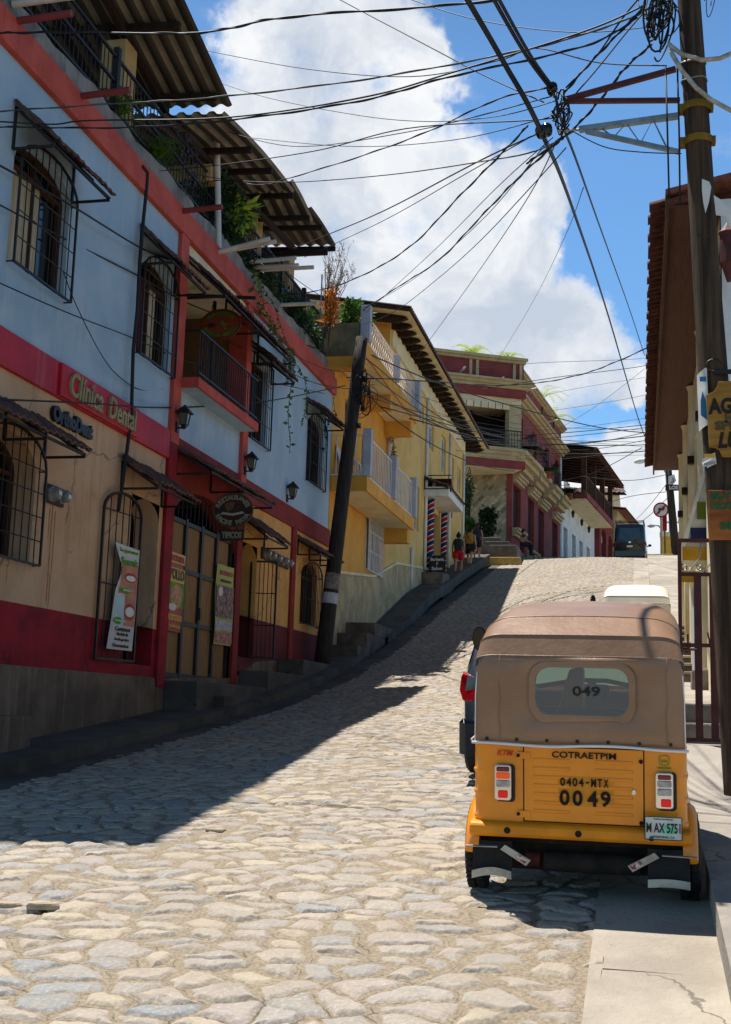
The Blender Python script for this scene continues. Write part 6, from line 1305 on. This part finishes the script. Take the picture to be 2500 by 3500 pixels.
    if not longhair and not sit: MB().lathe([(.005,-.04),(.04,-.02),(.045,.01),(.005,.04)],(hx,hy-.03,hz+.15),10).build('hair_bun',hairc,T,smooth=True)
    b0=J['pel'][2]; top_rows=[(0,0,b0+.02,.165,.125),(0,0,b0+.12,.15,.112),(0,.0,b0+.24,.155,.115),(0,.01,b0+.36,.185,.125),(0,.005,b0+.44,.19,.105),(0,0,b0+.49,.12,.075),(0,0,b0+.51,.07,.06)]
    if sit: top_rows=[(x,y*.5+(.02 if z>.8 else -.01),.5+(z-.9),rx,ry) for x,y,z,rx,ry in top_rows]
    tor(top_rows,'top',top)
    for s in (-1,1):
        if sleeve:
            a,b,d=[V(q) for q in arms[s]]; mb=MB(); mb.tube([a,a.lerp(b,.55)],[.066,.06],12); mb.build('sleeve',sleeve,T,smooth=50)
        a,b,d,e=[V(q) for q in legs[s]]
        mb=MB(); mb.tube([a+V((0,0,.06)),a,a.lerp(b,.25),a.lerp(b,.52 if not sit else .95)],[.105,.112,.108,.108 if not sit else .08],14,False)
        if sit: mb.tube([b,b.lerp(d,.5),d],[.08,.07,.065],12,False)
        mb.build('trouser_leg',bottom,T,smooth=True)
        mb=MB(); f=(e-d); f.z=0; f.normalize(); mb.loft([[d+V((wx*w2,0,0))+f*t_+V((0,0,zz-.09)) for wx,zz in ((-1,.0),(1,.0),(1,.5*hh),(.6,hh),(-.6,hh),(-1,.5*hh))] for t_,w2,hh in ((-.06,.035,.09),(.0,.042,.11),(.1,.045,.07),(.18,.03,.045))],True,(True,True)); mb.build('shoe',shoe or BLACKP,T,smooth=50)
    tor([(0,0,b0-.05,.15,.13),(0,0,b0+.03,.168,.128),(0,0,b0+.10,.15,.115)] if not sit else [(0,.03,.42,.15,.14),(0,0,.5,.165,.13),(0,-.01,.6,.15,.115)],'waist',bottom)
    if extra: extra(T)
    return T
HAIR=M('dark_hair','#241a15','#17100d',s=9,bump=.2); HAIRB=M('brown_hair','#4a3425','#35251a',s=9,bump=.2)
def bag_back(mt):
    def f(T):
        MB().loft([[(x,y,z) for x,y in ((-.14,-.11),(.14,-.11),(.145,-.2),(.10,-.25),(-.10,-.25),(-.145,-.2))] for z in (.98,1.05,1.3,1.38)],True,(True,True)).build('backpack',mt,T,bevel=.02)
        mb=MB()
        for s in (-1,1): mb.tube([(s*.1,-.13,1.36),(s*.11,0.02,1.42),(s*.12,.13,1.28),(s*.13,.06,1.05),(s*.12,-.13,1.0)],.016,5)
        mb.build('strap',mt,T)
    return f
def bag_side(mt):
    def f(T):
        MB().tube([(-.14,-.1,1.40),(0,-.135,1.2),(.17,-.06,.98)],.012,5).build('strap',mt,T); MB().box(.15,.26,-.12,.06,.76,.97).build('shoulder_bag',mt,T,bevel=.03)
    return f
G=lambda n,a,b=None:M(n,a,b,rough=.8,s=5,bump=.1)
def at_pav(px,py,X): p=atX(px,py,X); return (p.x,p.y,p.z-.02)
person('person in bright red shorts and dark green backpack walking up the pavement',at_pav(1566,1968,-6.55),R(3),.99,1,G('dark_green_top','#24352c'),G('bright_red_shorts','#c8201e','#b01a1a'),HAIR,SKN,bag_back(G('green_backpack','#1f2e28')))
person('person in mustard shirt and black shorts with a shoulder bag, middle of three walkers',at_pav(1604,1942,-6.6),R(-4),1.0,-1,G('mustard_shirt','#a8823a','#967230'),G('black_shorts','#1d1c1f'),HAIR,SKN2,bag_side(G('brown_bag','#3a2820')),sleeve=bpy.data.materials['mustard_shirt'])
person('person with long brown hair and navy dress, foremost of three walkers',at_pav(1630,1918,-6.7),R(5),1.0,1,G('navy_top','#2a3040'),G('navy_shorts','#20242f'),HAIRB,SKN,None,longhair=True)
person('person in dark red shirt seated on the stone steps by the red house',(-5.35,57.3,9.42),R(-75),1.0,0,G('dark_red_shirt','#5f1f22'),G('dark_trousers','#23242a'),HAIR,SKN,None,sit=True,sleeve=bpy.data.materials['dark_red_shirt'])
# ---------------------------------------------------------------- plants
def leafquad(mb,c,d,n,l,w_):
    d=d.normalized(); s=d.cross(n)
    if s.length<1e-3: s=d.cross(V((1,0,0)))
    s.normalize(); up=s.cross(d)
    mb.add([c,c+d*l*.45+s*w_/2-up*l*.04,c+d*l,c+d*l*.45-s*w_/2-up*l*.04],[(0,1,2),(0,2,3)])
def rv(r): 
    while True:
        v=V((r.uniform(-1,1),r.uniform(-1,1),r.uniform(-1,1)))
        if .05<v.length<1: return v
def foliage(mb,c,rad,n,l,seed,clumps=9,droop=.2):
    r=random.Random(seed); cl=[(rv(r)*.75,r.uniform(.3,.6)) for _ in range(clumps)]; c=V(c)
    for i in range(n):
        o,s=cl[i%clumps]; p=o+rv(r)*s; p=V((p.x*rad[0],p.y*rad[1],p.z*rad[2])); d=rv(r)+V((0,0,-droop))+p.normalized()*.5
        leafquad(mb,c+p,d,rv(r),l*r.uniform(.6,1.3),l*.45)
def stems(mb,c,rad,n,base,seed,r0=.008):
    r=random.Random(seed); c=V(c)
    for i in range(n):
        p=rv(r); q=c+V((p.x*rad[0],p.y*rad[1],p.z*rad[2]))*.8; b=V(base)+V((r.uniform(-.1,.1),r.uniform(-.1,.1),0)); m_=(b+q)/2+V((r.uniform(-.1,.1),r.uniform(-.1,.1),.1)); mb.tube([b,m_,q],[r0,r0*.7,r0*.3],4)
def bush(name,label,c,rad,n,l,seed,mt=LEAF,base=None,cat='plant',pot=None,group=None,clumps=9):
    base=base or (c[0],c[1],c[2]-rad[2]); t=thing(name,label,cat,base,group=group)
    mb=MB(); foliage(mb,c,rad,n,l,seed,clumps); mb.build('foliage',mt,t,norm=False); mb=MB(); stems(mb,c,rad,7,base,seed); mb.build('stem',BARK,t)
    if pot: MB().lathe([(pot*.7,-pot*1.3),(pot,-.02),(pot*1.08,-.02),(pot*1.08,.04),(pot*.9,.04),(pot*.85,-.03)],base,12).build('pot',TERRA,t,smooth=40)
    return t
def fern(mb,c,n,L_,seed,leafl=.05,up=.9):
    r=random.Random(seed); c=V(c)
    for i in range(n):
        a=r.uniform(0,6.28); l=L_*r.uniform(.6,1.15); k=16; p=c.copy(); d=V((math.cos(a)*.5,math.sin(a)*.5,up)).normalized()
        for j in range(k):
            q=p+d*l/k; s=d.cross(V((0,0,1))).normalized(); t_=j/k; ll=leafl*(1-.75*t_)*2
            for sg in (-1,1): leafquad(mb,q,(s*sg+d*.5),V((0,0,1)),ll,ll*.3)
            leafquad(mb,p,d,V((0,0,1)),l/k*1.2,.006)
            p=q; d=(d+V((0,0,-.16-.05*t_))).normalized()
def vine(mb,sb,pts,seed,l=.07,n=None):
    r=random.Random(seed); pts=[V(p) for p in pts]; sb.tube(pts,.006,4)
    for a,b in zip(pts,pts[1:]):
        m_=max(1,int((b-a).length/.06))
        for i in range(m_):
            p=a.lerp(b,i/m_); leafquad(mb,p,V((r.uniform(-1,1),r.uniform(-1,1),r.uniform(-1,.2))),rv(r),l*r.uniform(.6,1.3),l*.8)
bush('terrace_shrub','dense dark green shrub spilling over the terrace rail behind the white post',(-7.45,20.2,10.75),(.38,1.7,.85),4200,.13,11,LEAFD,(-7.6,20.2,9.95),'shrub',clumps=16)
bush('terrace_shrub','leafy green climber with large lime leaves right of the white roof post',(-7.2,20.6,11.0),(.22,.55,.5),260,.2,12,LEAFY,(-7.4,20.6,10),'climber',clumps=8)
t=thing('terrace_fern','bright fern hanging through the terrace rail under the first roof','fern',(-7.3,15.8,10.2)); mb=MB(); fern(mb,(-7.25,15.3,10.25),22,.75,3,.06); fern(mb,(-7.2,16.6,10.2),26,.7,4,.06); mb.build('frond',LEAF,t,norm=False); MB().lathe([(.12,-.2),(.18,0),(.16,.0)],(-7.4,15.8,10.15),10).build('pot',TERRA,t)
t=thing('flowering_creeper','thin creeper with purple flowers on the terrace rail','creeper',(-7.2,17.6,10.5)); mb=MB(); sb=MB()
for k in range(5): vine(mb,sb,[(-7.2+.03*k,17.3+.12*k,11.1),(-7.12+.02*k,17.35+.13*k,10.7),(-7.1,17.3+.14*k,10.2-.1*(k%3))],20+k,.06)
mb.build('foliage',leafmat('purple_flower','#6a3f8f','#3f5a2a'),t,norm=False); sb.build('stem',BARK,t)
bush('terrace_shrub','tangled brown and green shrub along the terrace rail above the oval school board',(-7.35,22.0,10.5),(.3,1.7,.6),2600,.1,13,LEAFD,(-7.5,22,9.95),'shrub',clumps=14)
bush('terrace_shrub','low green shrub on the terrace corner beside the leaning pole',(-7.3,25.6,10.5),(.32,1.8,.5),2600,.11,14,LEAFD,(-7.5,25.6,9.95),'shrub',clumps=12)
t=thing('hanging_vine','long trailing heart leaf vine hanging down the blue wall to the lantern','vine',(-7.1,23.6,10)); mb=MB(); sb=MB()
def vp(px,py,X=-7.0): return tuple(atX(px,py,X))
vine(mb,sb,[vp(*q) for q in ((862,925),(880,960),(895,1000),(905,1060),(930,1100),(955,1150),(985,1210),(1000,1290),(992,1350),(985,1410),(988,1470),(994,1500),(990,1550))],31,.10)
vine(mb,sb,[vp(*q) for q in ((880,940),(900,985),(935,1040),(960,1110),(980,1170),(1010,1240),(1040,1290),(1050,1340),(1045,1400),(1035,1445),(1030,1455))],32,.085)
vine(mb,sb,[vp(*q) for q in ((870,930),(868,980),(850,1000))],33,.10); vine(mb,sb,[vp(*q) for q in ((895,1010),(885,1050),(915,1090),(940,1140),(965,1180),(985,1200))],34,.10)
for k in range(9): vine(mb,sb,[vp(965+k*5,1190),vp(972+k*4,1230+k*3),vp(975+k*4,1280+(k*37)%40)],40+k,.085)
mb.build('foliage',LEAF,t,norm=False); sb.build('stem',BARK,t)
t=thing('hanging_vine','short leafy vine hanging beside the last upper window hood','vine',(-7.1,27,9)); mb=MB(); sb=MB()
vine(mb,sb,[vp(*q) for q in ((1105,1400),(1120,1440),(1118,1490),(1110,1540))],51,.09); vine(mb,sb,[vp(*q) for q in ((1140,1360),(1148,1420),(1152,1450))],52,.06); mb.build('foliage',LEAFD,t,norm=False); sb.build('stem',BARK,t)
# croton, bare shrub and pots on the yellow terrace
t=thing('croton_plant','orange and yellow spiky croton on the terrace corner','plant',tuple(atX(1125,1160,-6.9))); c=V(tuple(atX(1128,1040,-6.9))); mb=MB(); r=random.Random(2)
for k in range(150):
    b=c+V((r.uniform(-.12,.12),r.uniform(-.15,.15),r.uniform(-.55,.3))); d=V((r.uniform(-1,1),r.uniform(-1,1),r.uniform(-.1,1.2))); leafquad(mb,b,d,rv(r),r.uniform(.22,.38),.045)
mb.build('foliage',LEAFO,t,norm=False); MB().tube([tuple(c+V((0,0,-1.0))),tuple(c+V((.03,0,-.5))),tuple(c+V((0,0,.1)))],.02,6).build('stem',BARK,t)
t=thing('bare_shrub','wispy bare shrub with fine twigs rising above the yellow terrace','shrub',tuple(atX(1110,1150,-7.0))); mb=MB(); lb_=MB(); r=random.Random(8); b0=V(tuple(atX(1112,1150,-7.0)))
for k in range(16):
    px,py=r.uniform(1110,1250),r.uniform(830,940); e=V(tuple(atX(px,py,-7.0+r.uniform(-.2,.2)))); m_=b0.lerp(e,.45)+V((0,r.uniform(-.2,.2),.25)); mb.tube([b0,m_,e],[.014,.009,.003],4)
    for j in range(16):
        t_=r.uniform(.45,1); p=m_.lerp(e,(t_-.45)/.55) ; q=p+V((r.uniform(-.1,.1),r.uniform(-.22,.22),r.uniform(.05,.28))); mb.tube([p,q],[.004,.002],3)
        for _ in range(3): leafquad(lb_,q.lerp(p,r.uniform(0,.5)),rv(r),rv(r),.045,.02)
mb.build('twig',BARK,t); lb_.build('foliage',LEAFR,t,norm=False)
bush('potted_plant','bright green potted plants on the yellow terrace corner before the white railing',(-6.75,27.9,11.35),(.45,.5,.5),900,.14,61,LEAF,(-6.8,27.9,10.9),'plant',.2,clumps=8)
bush('potted_plant','dark leafy plants filling the yellow terrace planter at its left end',(-7.7,27.6,11.1),(.6,.4,.5),800,.14,62,LEAF,(-7.7,27.6,10.8),'plant',clumps=8)
bush('hanging_vine','sparse vine trailing under the lower edge of the top yellow balcony',(-7.05,34.6,9.6),(.1,.35,.55),160,.09,63,LEAFR,(-7.15,34.6,10.2),'vine',clumps=5)
# chain link panel beside the yellow terrace
t=thing('mesh_fence','thin wire mesh fence panel between the blue terrace and yellow house','fence',(-7.3,27.6,10.3)); mb=MB()
for k in range(26):
    y=26.6+k*.16
    mb.tube([(-7.25,y,11.0),(-7.25,y+1.0,12.0)],.0025,3); mb.tube([(-7.25,y+1.0,11.0),(-7.25,y,12.0)],.0025,3)
mb.build('mesh',GALV,t); 
for y in (26.7,31.4): MB().tube([(-7.25,y,10.2),(-7.25,y,12.05)],.018,6).build('post',GALV,t)
# greenery at the red house
bush('creeper','tall dark creeper column in the gap between yellow and red houses',(-8.0,54.2,11.9),(.8,.9,1.9),1700,.2,71,LEAFD,(-8.2,54.3,9.2),'creeper',clumps=14)
bush('potted_plant','large leafy potted plant on the pale stairs of the red house',(-7.05,57.6,10.9),(.55,.4,.8),700,.22,72,LEAFD,(-7.05,57.6,10.15),'plant',.28)
bush('potted_plant','small potted plant lower left on the stairs of the red house',(-7.75,56.4,10.5),(.4,.35,.55),420,.2,73,LEAF,(-7.75,56.4,9.85),'plant',.24)
def fernthing(label,c,n,l,seed): t=thing('hanging_fern',label,'fern',c); mb=MB(); fern(mb,c,n,l,seed,.12,.55); mb.build('frond',LEAFD if seed%2 else LEAF,t,norm=False); MB().lathe([(.2,-.35),(.28,0),(.24,.0)],c,10).build('pot',TERRA,t)
for lab,u,z,n,l,sd,pl in (('big hanging fern on the balconet nearest the porch house',12.8,15.0,60,1.5,81,P),('fern trailing from the balconet over the second window of the red house',5.6,14.9,40,1.0,82,P),('fern over the veranda corner of the red house',.6,15.0,46,1.1,83,P),('fern hanging from the left part of the veranda',3.2,14.9,40,1.0,85,PG)): fernthing(lab,pl(u,z,.7),n,l,sd)
def palm(label,c,n,l,seed,mt=LEAFY):
    t=thing('palm',label,'palm',c); r=random.Random(seed); c=V(c); mb=MB()
    for i in range(n):
        a=6.28*i/n+r.uniform(-.3,.3); d=V((math.cos(a)*.6,math.sin(a)*.6,r.uniform(.5,1.1))).normalized(); p=c.copy(); k=12
        for j in range(k):
            q=p+d*l/k; s=d.cross(V((0,0,1))).normalized()
            for sg in (-1,1): leafquad(mb,q,s*sg+d*.9,V((0,0,1)),.34*(1-.5*j/k),.05)
            leafquad(mb,p,d,V((0,0,1)),l/k*1.3,.03); p=q; d=(d+V((0,0,-.15))).normalized()
    mb.build('frond',mt,t,norm=False); MB().tube([c-V((0,0,.9)),c-V((.03,0,.4)),c],.06,6).build('trunk',BARK,t)
palm('yellow green palm on the parapet of the red house, leftmost',PG(2.2,19.6,-.8),11,1.1,91); palm('small palm tuft on the parapet of the red house near its corner',PG(.3,19.5,-.6),5,.8,92)
palm('palm leaning over the red house roof above its third window',P(7.5,19.4,.1),9,1.6,93); palm('lower yellow green palm over the far end of the red house roof',P(10.6,18.9,.2),9,1.5,94)
# white plastic chair on the lower yellow balcony
t=thing('plastic_chair','white plastic chair on the lower yellow balcony behind the leaning pole','chair',(-6.85,28.5,7.46)); c=V((-6.85,28.5,7.46)); mb=MB()
MB().box(c.x-.22,c.x+.22,c.y-.22,c.y+.22,c.z+.41,c.z+.45).build('seat',WHITE,t,bevel=.02)
for sx in (-1,1):
    for sy in (-1,1): MB().bar(c+V((sx*.24,sy*.24,0)),c+V((sx*.2,sy*.2,.42)),.045).build('leg',WHITE,t)
mb.sheet(lambda s,q:tuple(c+V((-.23-.08*q-.05*math.sin(math.pi*s),-.2+.4*s,.45+.42*q*(1-.25*(2*s-1)**4)))),8,6); mb.build('backrest',WHITE,t,smooth=True,norm=False)
# litter and loose stones on the road
r=random.Random(4)
def stone(label,px,py,sz,mt,hh=.5):
    z=.9
    for _ in range(6): p=ray(px,py); q=p*((z-EYE)/p.z)+V((0,0,EYE)); z=road(q.x,q.y)
    mb=MB(); n=9; rings=[]
    for k,(s_,h) in enumerate(((1,-.05),(1.02,hh*.5),(.9,hh*.85),(.5,hh),)): rings.append([(q.x+sz*s_*(1+.25*math.sin(j*2.1+px))*math.cos(6.28*j/n),q.y+sz*.7*s_*(1+.2*math.sin(j*1.7+py))*math.sin(6.28*j/n),z+.01+sz*h) for j in range(n)])
    mb.loft(rings,True,(True,True)); tag(mb.build('loose_stone',mt,None,smooth=35),label,'stone')
STN=M('loose_cobble','#b5a48c','#94836c',s=6,bump=.5,bs=30)
stone('upturned broken cobble at the left edge of the road',140,3115,.085,STN,.38); stone('loose cobble cut off by the left picture edge',20,3110,.075,STN,.35); stone('dark chunk of stone lying right of the shadow tip',740,2815,.07,STN,.28)
o=MB().tube([(-1.93,5.66,.60),(-1.85,5.63,.615),(-1.74,5.6,.61)],.008,5).build('twig',BARK); tag(o,'short dark twig lying on the cobbles in the foreground','twig')
# ---------------------------------------------------------------- overhead wires
def wire(label,pts,r=.009,sag=0.,mt=CABLE,twist=0.,name='overhead_wire'):
    """pts: (px,py,depth); smooth curve through them at those depths"""
    P3=[atY(*p) for p in pts]; out=[]
    n=len(P3)
    for i in range(n-1):
        p0,p1,p2,p3=P3[max(0,i-1)],P3[i],P3[i+1],P3[min(n-1,i+2)]
        for j in range(8):
            t=j/8; out.append(.5*((2*p1)+(p2-p0)*t+(2*p0-5*p1+4*p2-p3)*t*t+(3*p1-p0-3*p2+p3)*t**3))
    out.append(P3[-1])
    if sag:
        k=len(out)
        for i in range(k): out[i]=out[i]-V((0,0,sag*4*(i/(k-1))*(1-i/(k-1))))
    mb=MB()
    mb.tube(out,r*(.8 if twist else 1),5)
    if twist:
        twist*=.42; r*=.8
        o2=[]
        fine=[]
        for a,b in zip(out,out[1:]):
            for j in range(4): fine.append(a.lerp(b,j/4))
        for i,p in enumerate(fine+[out[-1]]): o2.append(p+V((r*1.25*math.cos(i*twist),0,r*1.25*math.sin(i*twist))))
        mb.tube(o2,r*.85,5)
    return tag(mb.build(name,mt,None,smooth=True),label,'wire')
wire('thick black power cable from the top edge past the lower insulator to the far eave',((1560,-70,7.5),(1600,0,8.0),(1730,225,9.0),(1850,450,10),(1960,720,17),(2080,1080,32),(2200,1480,56),(2290,1640,58)),.022)
wire('doubled black cable from the top edge to the upper steel bracket tip, left strand',((1650,-80,7.5),(1690,0,8.0),(1800,190,9.2),(1885,305,10)),.016)
wire('doubled black cable from the top edge to the upper steel bracket tip, right strand',((1668,-80,7.5),(1708,0,8.0),(1815,190,9.2),(1893,300,10)),.014)
wire('long black cable from the upper bracket tip sloping down to the far eave',((1893,300,10),(1925,430,11),(1975,560,14),(2060,800,24),(2150,1050,38),(2204,1215,46)),.014)
wire('thick twisted bundle crossing the top left from the first terrace to the pole',((-60,117,11.8),(0,113,11.5),(250,110,11.2),(677,112,10.8),(985,58,10.4),(1631,8,10),(1900,-60,9.9)),.013,0,CABLE,.9)
wire('pale grey twisted cable from the salmon parapet to the pole top',((-60,384,11.6),(0,380,11.6),(380,355,11.4),(739,332,11.2),(1262,269,10.7),(1816,165,10.2),(2120,75,9.95),(2235,20,9.9)),.009,0,CABLEG,.8)
wire('upper strand of the cable pair crossing from above the first hood to the pole',((-60,418,11.5),(0,416,11.5),(180,425,11.5),(308,412,11.4),(770,402,11.1),(1231,335,10.7),(1539,250,10.4),(1990,110,10),(2200,20,9.9)),.009)
wire('lower twisted strand of the cable pair crossing from above the first hood to the pole',((-60,436,11.5),(0,434,11.5),(400,436,11.3),(770,412,11.1),(1231,345,10.7),(1539,262,10.4),(1990,160,10),(2180,60,9.9)),.010,0,CABLE,.9)
wire('thin cable from the second spout up to the upper bracket tip',((330,597,17.5),(500,588,17),(739,565,15.5),(1077,516,13.5),(1385,440,12),(1830,410,10.2),(1905,395,10)),.007)
wire('thin sagging wire from the white post to the bracket tip, upper',((630,640,20),(760,616,18.5),(890,632,17),(985,610,16),(1231,535,13.5),(1462,450,12),(1700,340,10.8),(1880,300,10)),.008,0,CABLE,.7)
wire('pale thin wire from the white post almost level to the lower bracket tip',((585,577,19),(760,612,18),(985,623,16),(1324,598,13.5),(1660,550,11.3),(1831,516,10.2),(1960,450,10)),.007,0,CABLEG)
wire('wire from the white spouts rising to the lower insulator',((720,905,24),(950,865,21),(1150,790,18),(1324,715,15),(1562,590,12.5),(1700,520,11),(1850,452,10)),.008)
wire('long twisted cable from the balcony rail rising to the lower insulator',((560,790,24),(760,960,24),(900,1010,23),(1100,990,21),(1262,930,19),(1412,835,16.5),(1562,680,14),(1700,540,11.8),(1805,430,10.2)),.010,0,CABLE,.8)
wire('twisted cable from the leaning pole top rising to the bracket tangle',((1240,1060,27),(1370,975,23),(1500,890,19.5),(1640,745,15.5),(1770,610,12.5),(1890,500,10.2),(1925,470,10)),.011,0,CABLE,.8)
wire('thin wire with small knots from the leaning pole to the bracket tangle',((1245,1110,27),(1354,1062,24),(1500,950,20),(1640,825,16),(1810,645,12),(1935,505,10)),.006)
wire('faint wire across the clouds from the first roof to the pole top',((560,140,18),(740,180,17),(1050,236,14.5),(1400,262,12),(1700,208,10.8),(1830,165,10.3),(2050,215,10.1),(2280,225,9.95)),.006)
wire('faint wire running from the roof edge across the clouds to the upper bracket',((690,262,20),(900,330,17),(1200,390,14),(1450,415,12),(1700,398,10.8),(1900,345,10)),.005,0,CABLEG)
wire('thin wire from the top edge crossing down right to the upper bracket tip',((1090,-40,12),(1240,40,11.6),(1440,145,11),(1660,260,10.5),(1860,350,10)),.006)
wire('black cable from the upper bracket up to the pole top tangle, left',((1920,330,10),(2000,235,10),(2100,130,9.95),(2200,25,9.9)),.010,0,CABLE,.8)
wire('black cable from the top edge left of the pole down to the bracket tip',((2215,-40,9.9),(2130,60,9.95),(2040,190,10),(1935,300,10)),.008)
wire('thick black cable from lower insulator passing behind brackets to the pole',((1800,560,10.6),(1960,440,10.3),(2060,330,10.2),(2140,230,10.1),(2230,150,10)),.011,0,CABLE,.9)
wire('black cable crossing the blue wall from the left edge to the second hood',((-40,548,11.9),(0,566,12),(240,700,13.6),(487,850,16),(620,900,18)),.014)
wire('black cable crossing low in front of the first grille towards the balcony',((-40,678,11.9),(0,700,12),(215,965,13.8) if False else (215,812,13.8),(465,938,16),(700,1060,19),(1080,1190,26)),.012)
wire('lower thin cable across the blue wall under the first grille',((-40,945,11.8),(0,967,12),(230,1068,13.6),(457,1156,16),(640,1235,18.5),(900,1300,22),(1110,1345,26)),.009)
wire('long level cable in front of the clinic sign reaching the leaning pole',((-40,1362,11.8),(0,1365,12),(300,1378,14),(500,1392,16.5),(685,1390,19),(915,1371,22.5),(1180,1318,26.4)),.012)
wire('thin drooping cable looping down the blue wall between two grilled windows',((218,930,13.6),(260,1040,14),(340,1200,14.8),(400,1280,15.5),(480,1332,16.5),(560,1328,17.4)),.007)
wire('thin cable hanging down the salmon column beside the clinic band',((555,1270,17.5),(553,1400,17.5),(565,1490,17.6),(570,1560,17.6)),.006)
wire('main dark bundle from the leaning pole across the street to the eave',((1185,1290,27),(1420,1300,31),(1672,1317,36),(1845,1308,38),(1993,1278,36),(2110,1235,33),(2300,1150,29)),.016,0,CABLE,.8)
wire('sagging cable from the leaning pole across the red house to the eave below',((1215,1190,27),(1500,1310,33),(1776,1395,38),(2042,1460,42),(2215,1480,45)),.018)
wire('long low cable from the leaning pole down over the barber to the red house',((1205,1250,27),(1300,1390,30),(1480,1520,36),(1640,1590,46),(1760,1610,56)),.018)
for i,(a,b,c,w_) in enumerate((((1250,1225,27),(1640,1480,40),(2205,1452,44),.014),((1245,1270,27),(1650,1500,41),(2205,1462,44),.012),((1230,1320,27),(1700,1520,42),(2205,1490,44),.02),((1300,1390,29),(1800,1510,42),(2204,1520,44),.016),((1235,1350,27),(1900,1535,43),(2204,1505,44),.012),((1400,1430,32),(1850,1545,44),(2203,1542,45),.02),((1560,1500,38),(1950,1520,44),(2203,1478,45),.014),((1650,1330,40),(1900,1290,42),(2204,1250,44),.012),((1620,1260,40),(1850,1240,42),(2205,1224,44),.008),((1760,1420,48),(1980,1390,46),(2205,1350,45),.008))):
    wire(['high thin line','pale thin line','heavy dark line','second heavy line','low thin line','lowest dark bundle','short crossing line','bright upper line','faint topmost line','faint middle line'][i]+' spanning from the houses on the left to the right hand eave',(a,b,c,(2290,c[1]-40,c[2]-3)),w_)
wire('thin curving wire from the red house parapet up into the blue sky',((1690,1250,48),(1745,1160,45),(1800,1070,42),(1880,960,38) if False else (1860,960,36),(1940,790,24),(1995,640,14)),.006)
for i,(a,b,c) in enumerate((((2195,1530,50),(2020,1620,60),(1870,1650,70)),((2290,1620,58),(2150,1642,62),(1985,1628,72)),((2285,1680,58),(2140,1700,66),(2010,1745,80)),((2285,1700,58),(2180,1790,75),(2060,1830,95)),((2290,1640,58),(2210,1740,80),(2150,1800,110)))):
    wire(['slack line from the far eave to the red house end','level line from the far pole to the porch roof','line from the far pole to the cream house','low pale line from the far pole to the arched porch','thin line dropping from the far pole behind the van'][i],(a,b,c),.016)

for lab,pts,r_ in (('thin line from the leaning pole top crossing the clouds to the bracket, topmost',((1250,1070,27),(1480,860,19),(1700,640,13),(1890,470,10.2)),.005),
 ('faint line from the yellow terrace to the lower bracket tip',((1270,1040,29),(1420,950,23),(1640,760,16),(1860,500,10.3)),.005),
 ('thin line from the second roof edge almost level to the pole bracket',((850,470,19),(1180,500,15),(1540,480,12),(1880,400,10)),.005),
 ('thin line from the first roof post to the upper bracket, drooping',((745,440,19),(1000,500,16),(1400,450,12.5),(1885,330,10)),.006),
 ('thin line from the terrace columns to the pole bracket tangle',((1040,880,25),(1300,760,19),(1600,590,13.5),(1880,430,10.1)),.006),
 ('thin line running from the top edge to the pole tangle above the bracket',((1300,-40,12),(1600,60,11),(1950,110,10.2),(2240,90,9.9)),.005),
 ('black line from the bracket tip up to the right pole tangle, middle one',((1915,380,10),(2030,250,10),(2160,90,9.95),(2260,-20,9.9)),.007),
 ('thin line looping from the bracket tip down to the pole clamp',((1925,430,10),(2060,500,10),(2190,520,10),(2330,525,9.95)),.005),
 ('thin line dropping from the bracket tip toward the yellow house eave',((1905,480,10.1),(1790,700,14),(1600,980,22),(1420,1230,33)),.006),
 ('grey line from the blue terrace rail to the yellow terrace post',((900,860,22.5),(1020,960,25),(1150,1040,27),(1250,1060,28)),.008),
 ('dark line from the balcony recess to the leaning pole',((760,1150,20),(900,1230,22.5),(1080,1310,25.5),(1200,1330,26.6)),.009),
 ('second dark line from the upper hood to the leaning pole',((800,1090,20),(960,1190,23),(1110,1260,26),(1210,1270,26.7)),.008)):
    wire(lab,pts,r_)

for i,(a,b,c) in enumerate((((1420,1350,34),(1780,1450,42),(2205,1470,45)),((1500,1420,36),(1850,1470,43),(2204,1430,45)),((1560,1450,38),(1880,1500,44),(2204,1527,46)),((1640,1560,46),(1900,1570,50),(2203,1535,48)),((1460,1400,35),(1800,1495,43),(2205,1511,46)),((1700,1385,46),(1960,1330,45),(2205,1290,44)),((1560,1540,42),(1880,1560,50),(2202,1555,52)),((1850,1500,60),(2020,1400,50),(2205,1260,44)))):
    wire(['faint sloping strand','thin rising strand','thin low strand','lowest thin strand','slack middle strand','pale rising strand','dark bottom strand','steep thin strand'][i]+' among the lines between the red house and the right hand eave',(a,b,c),.007)
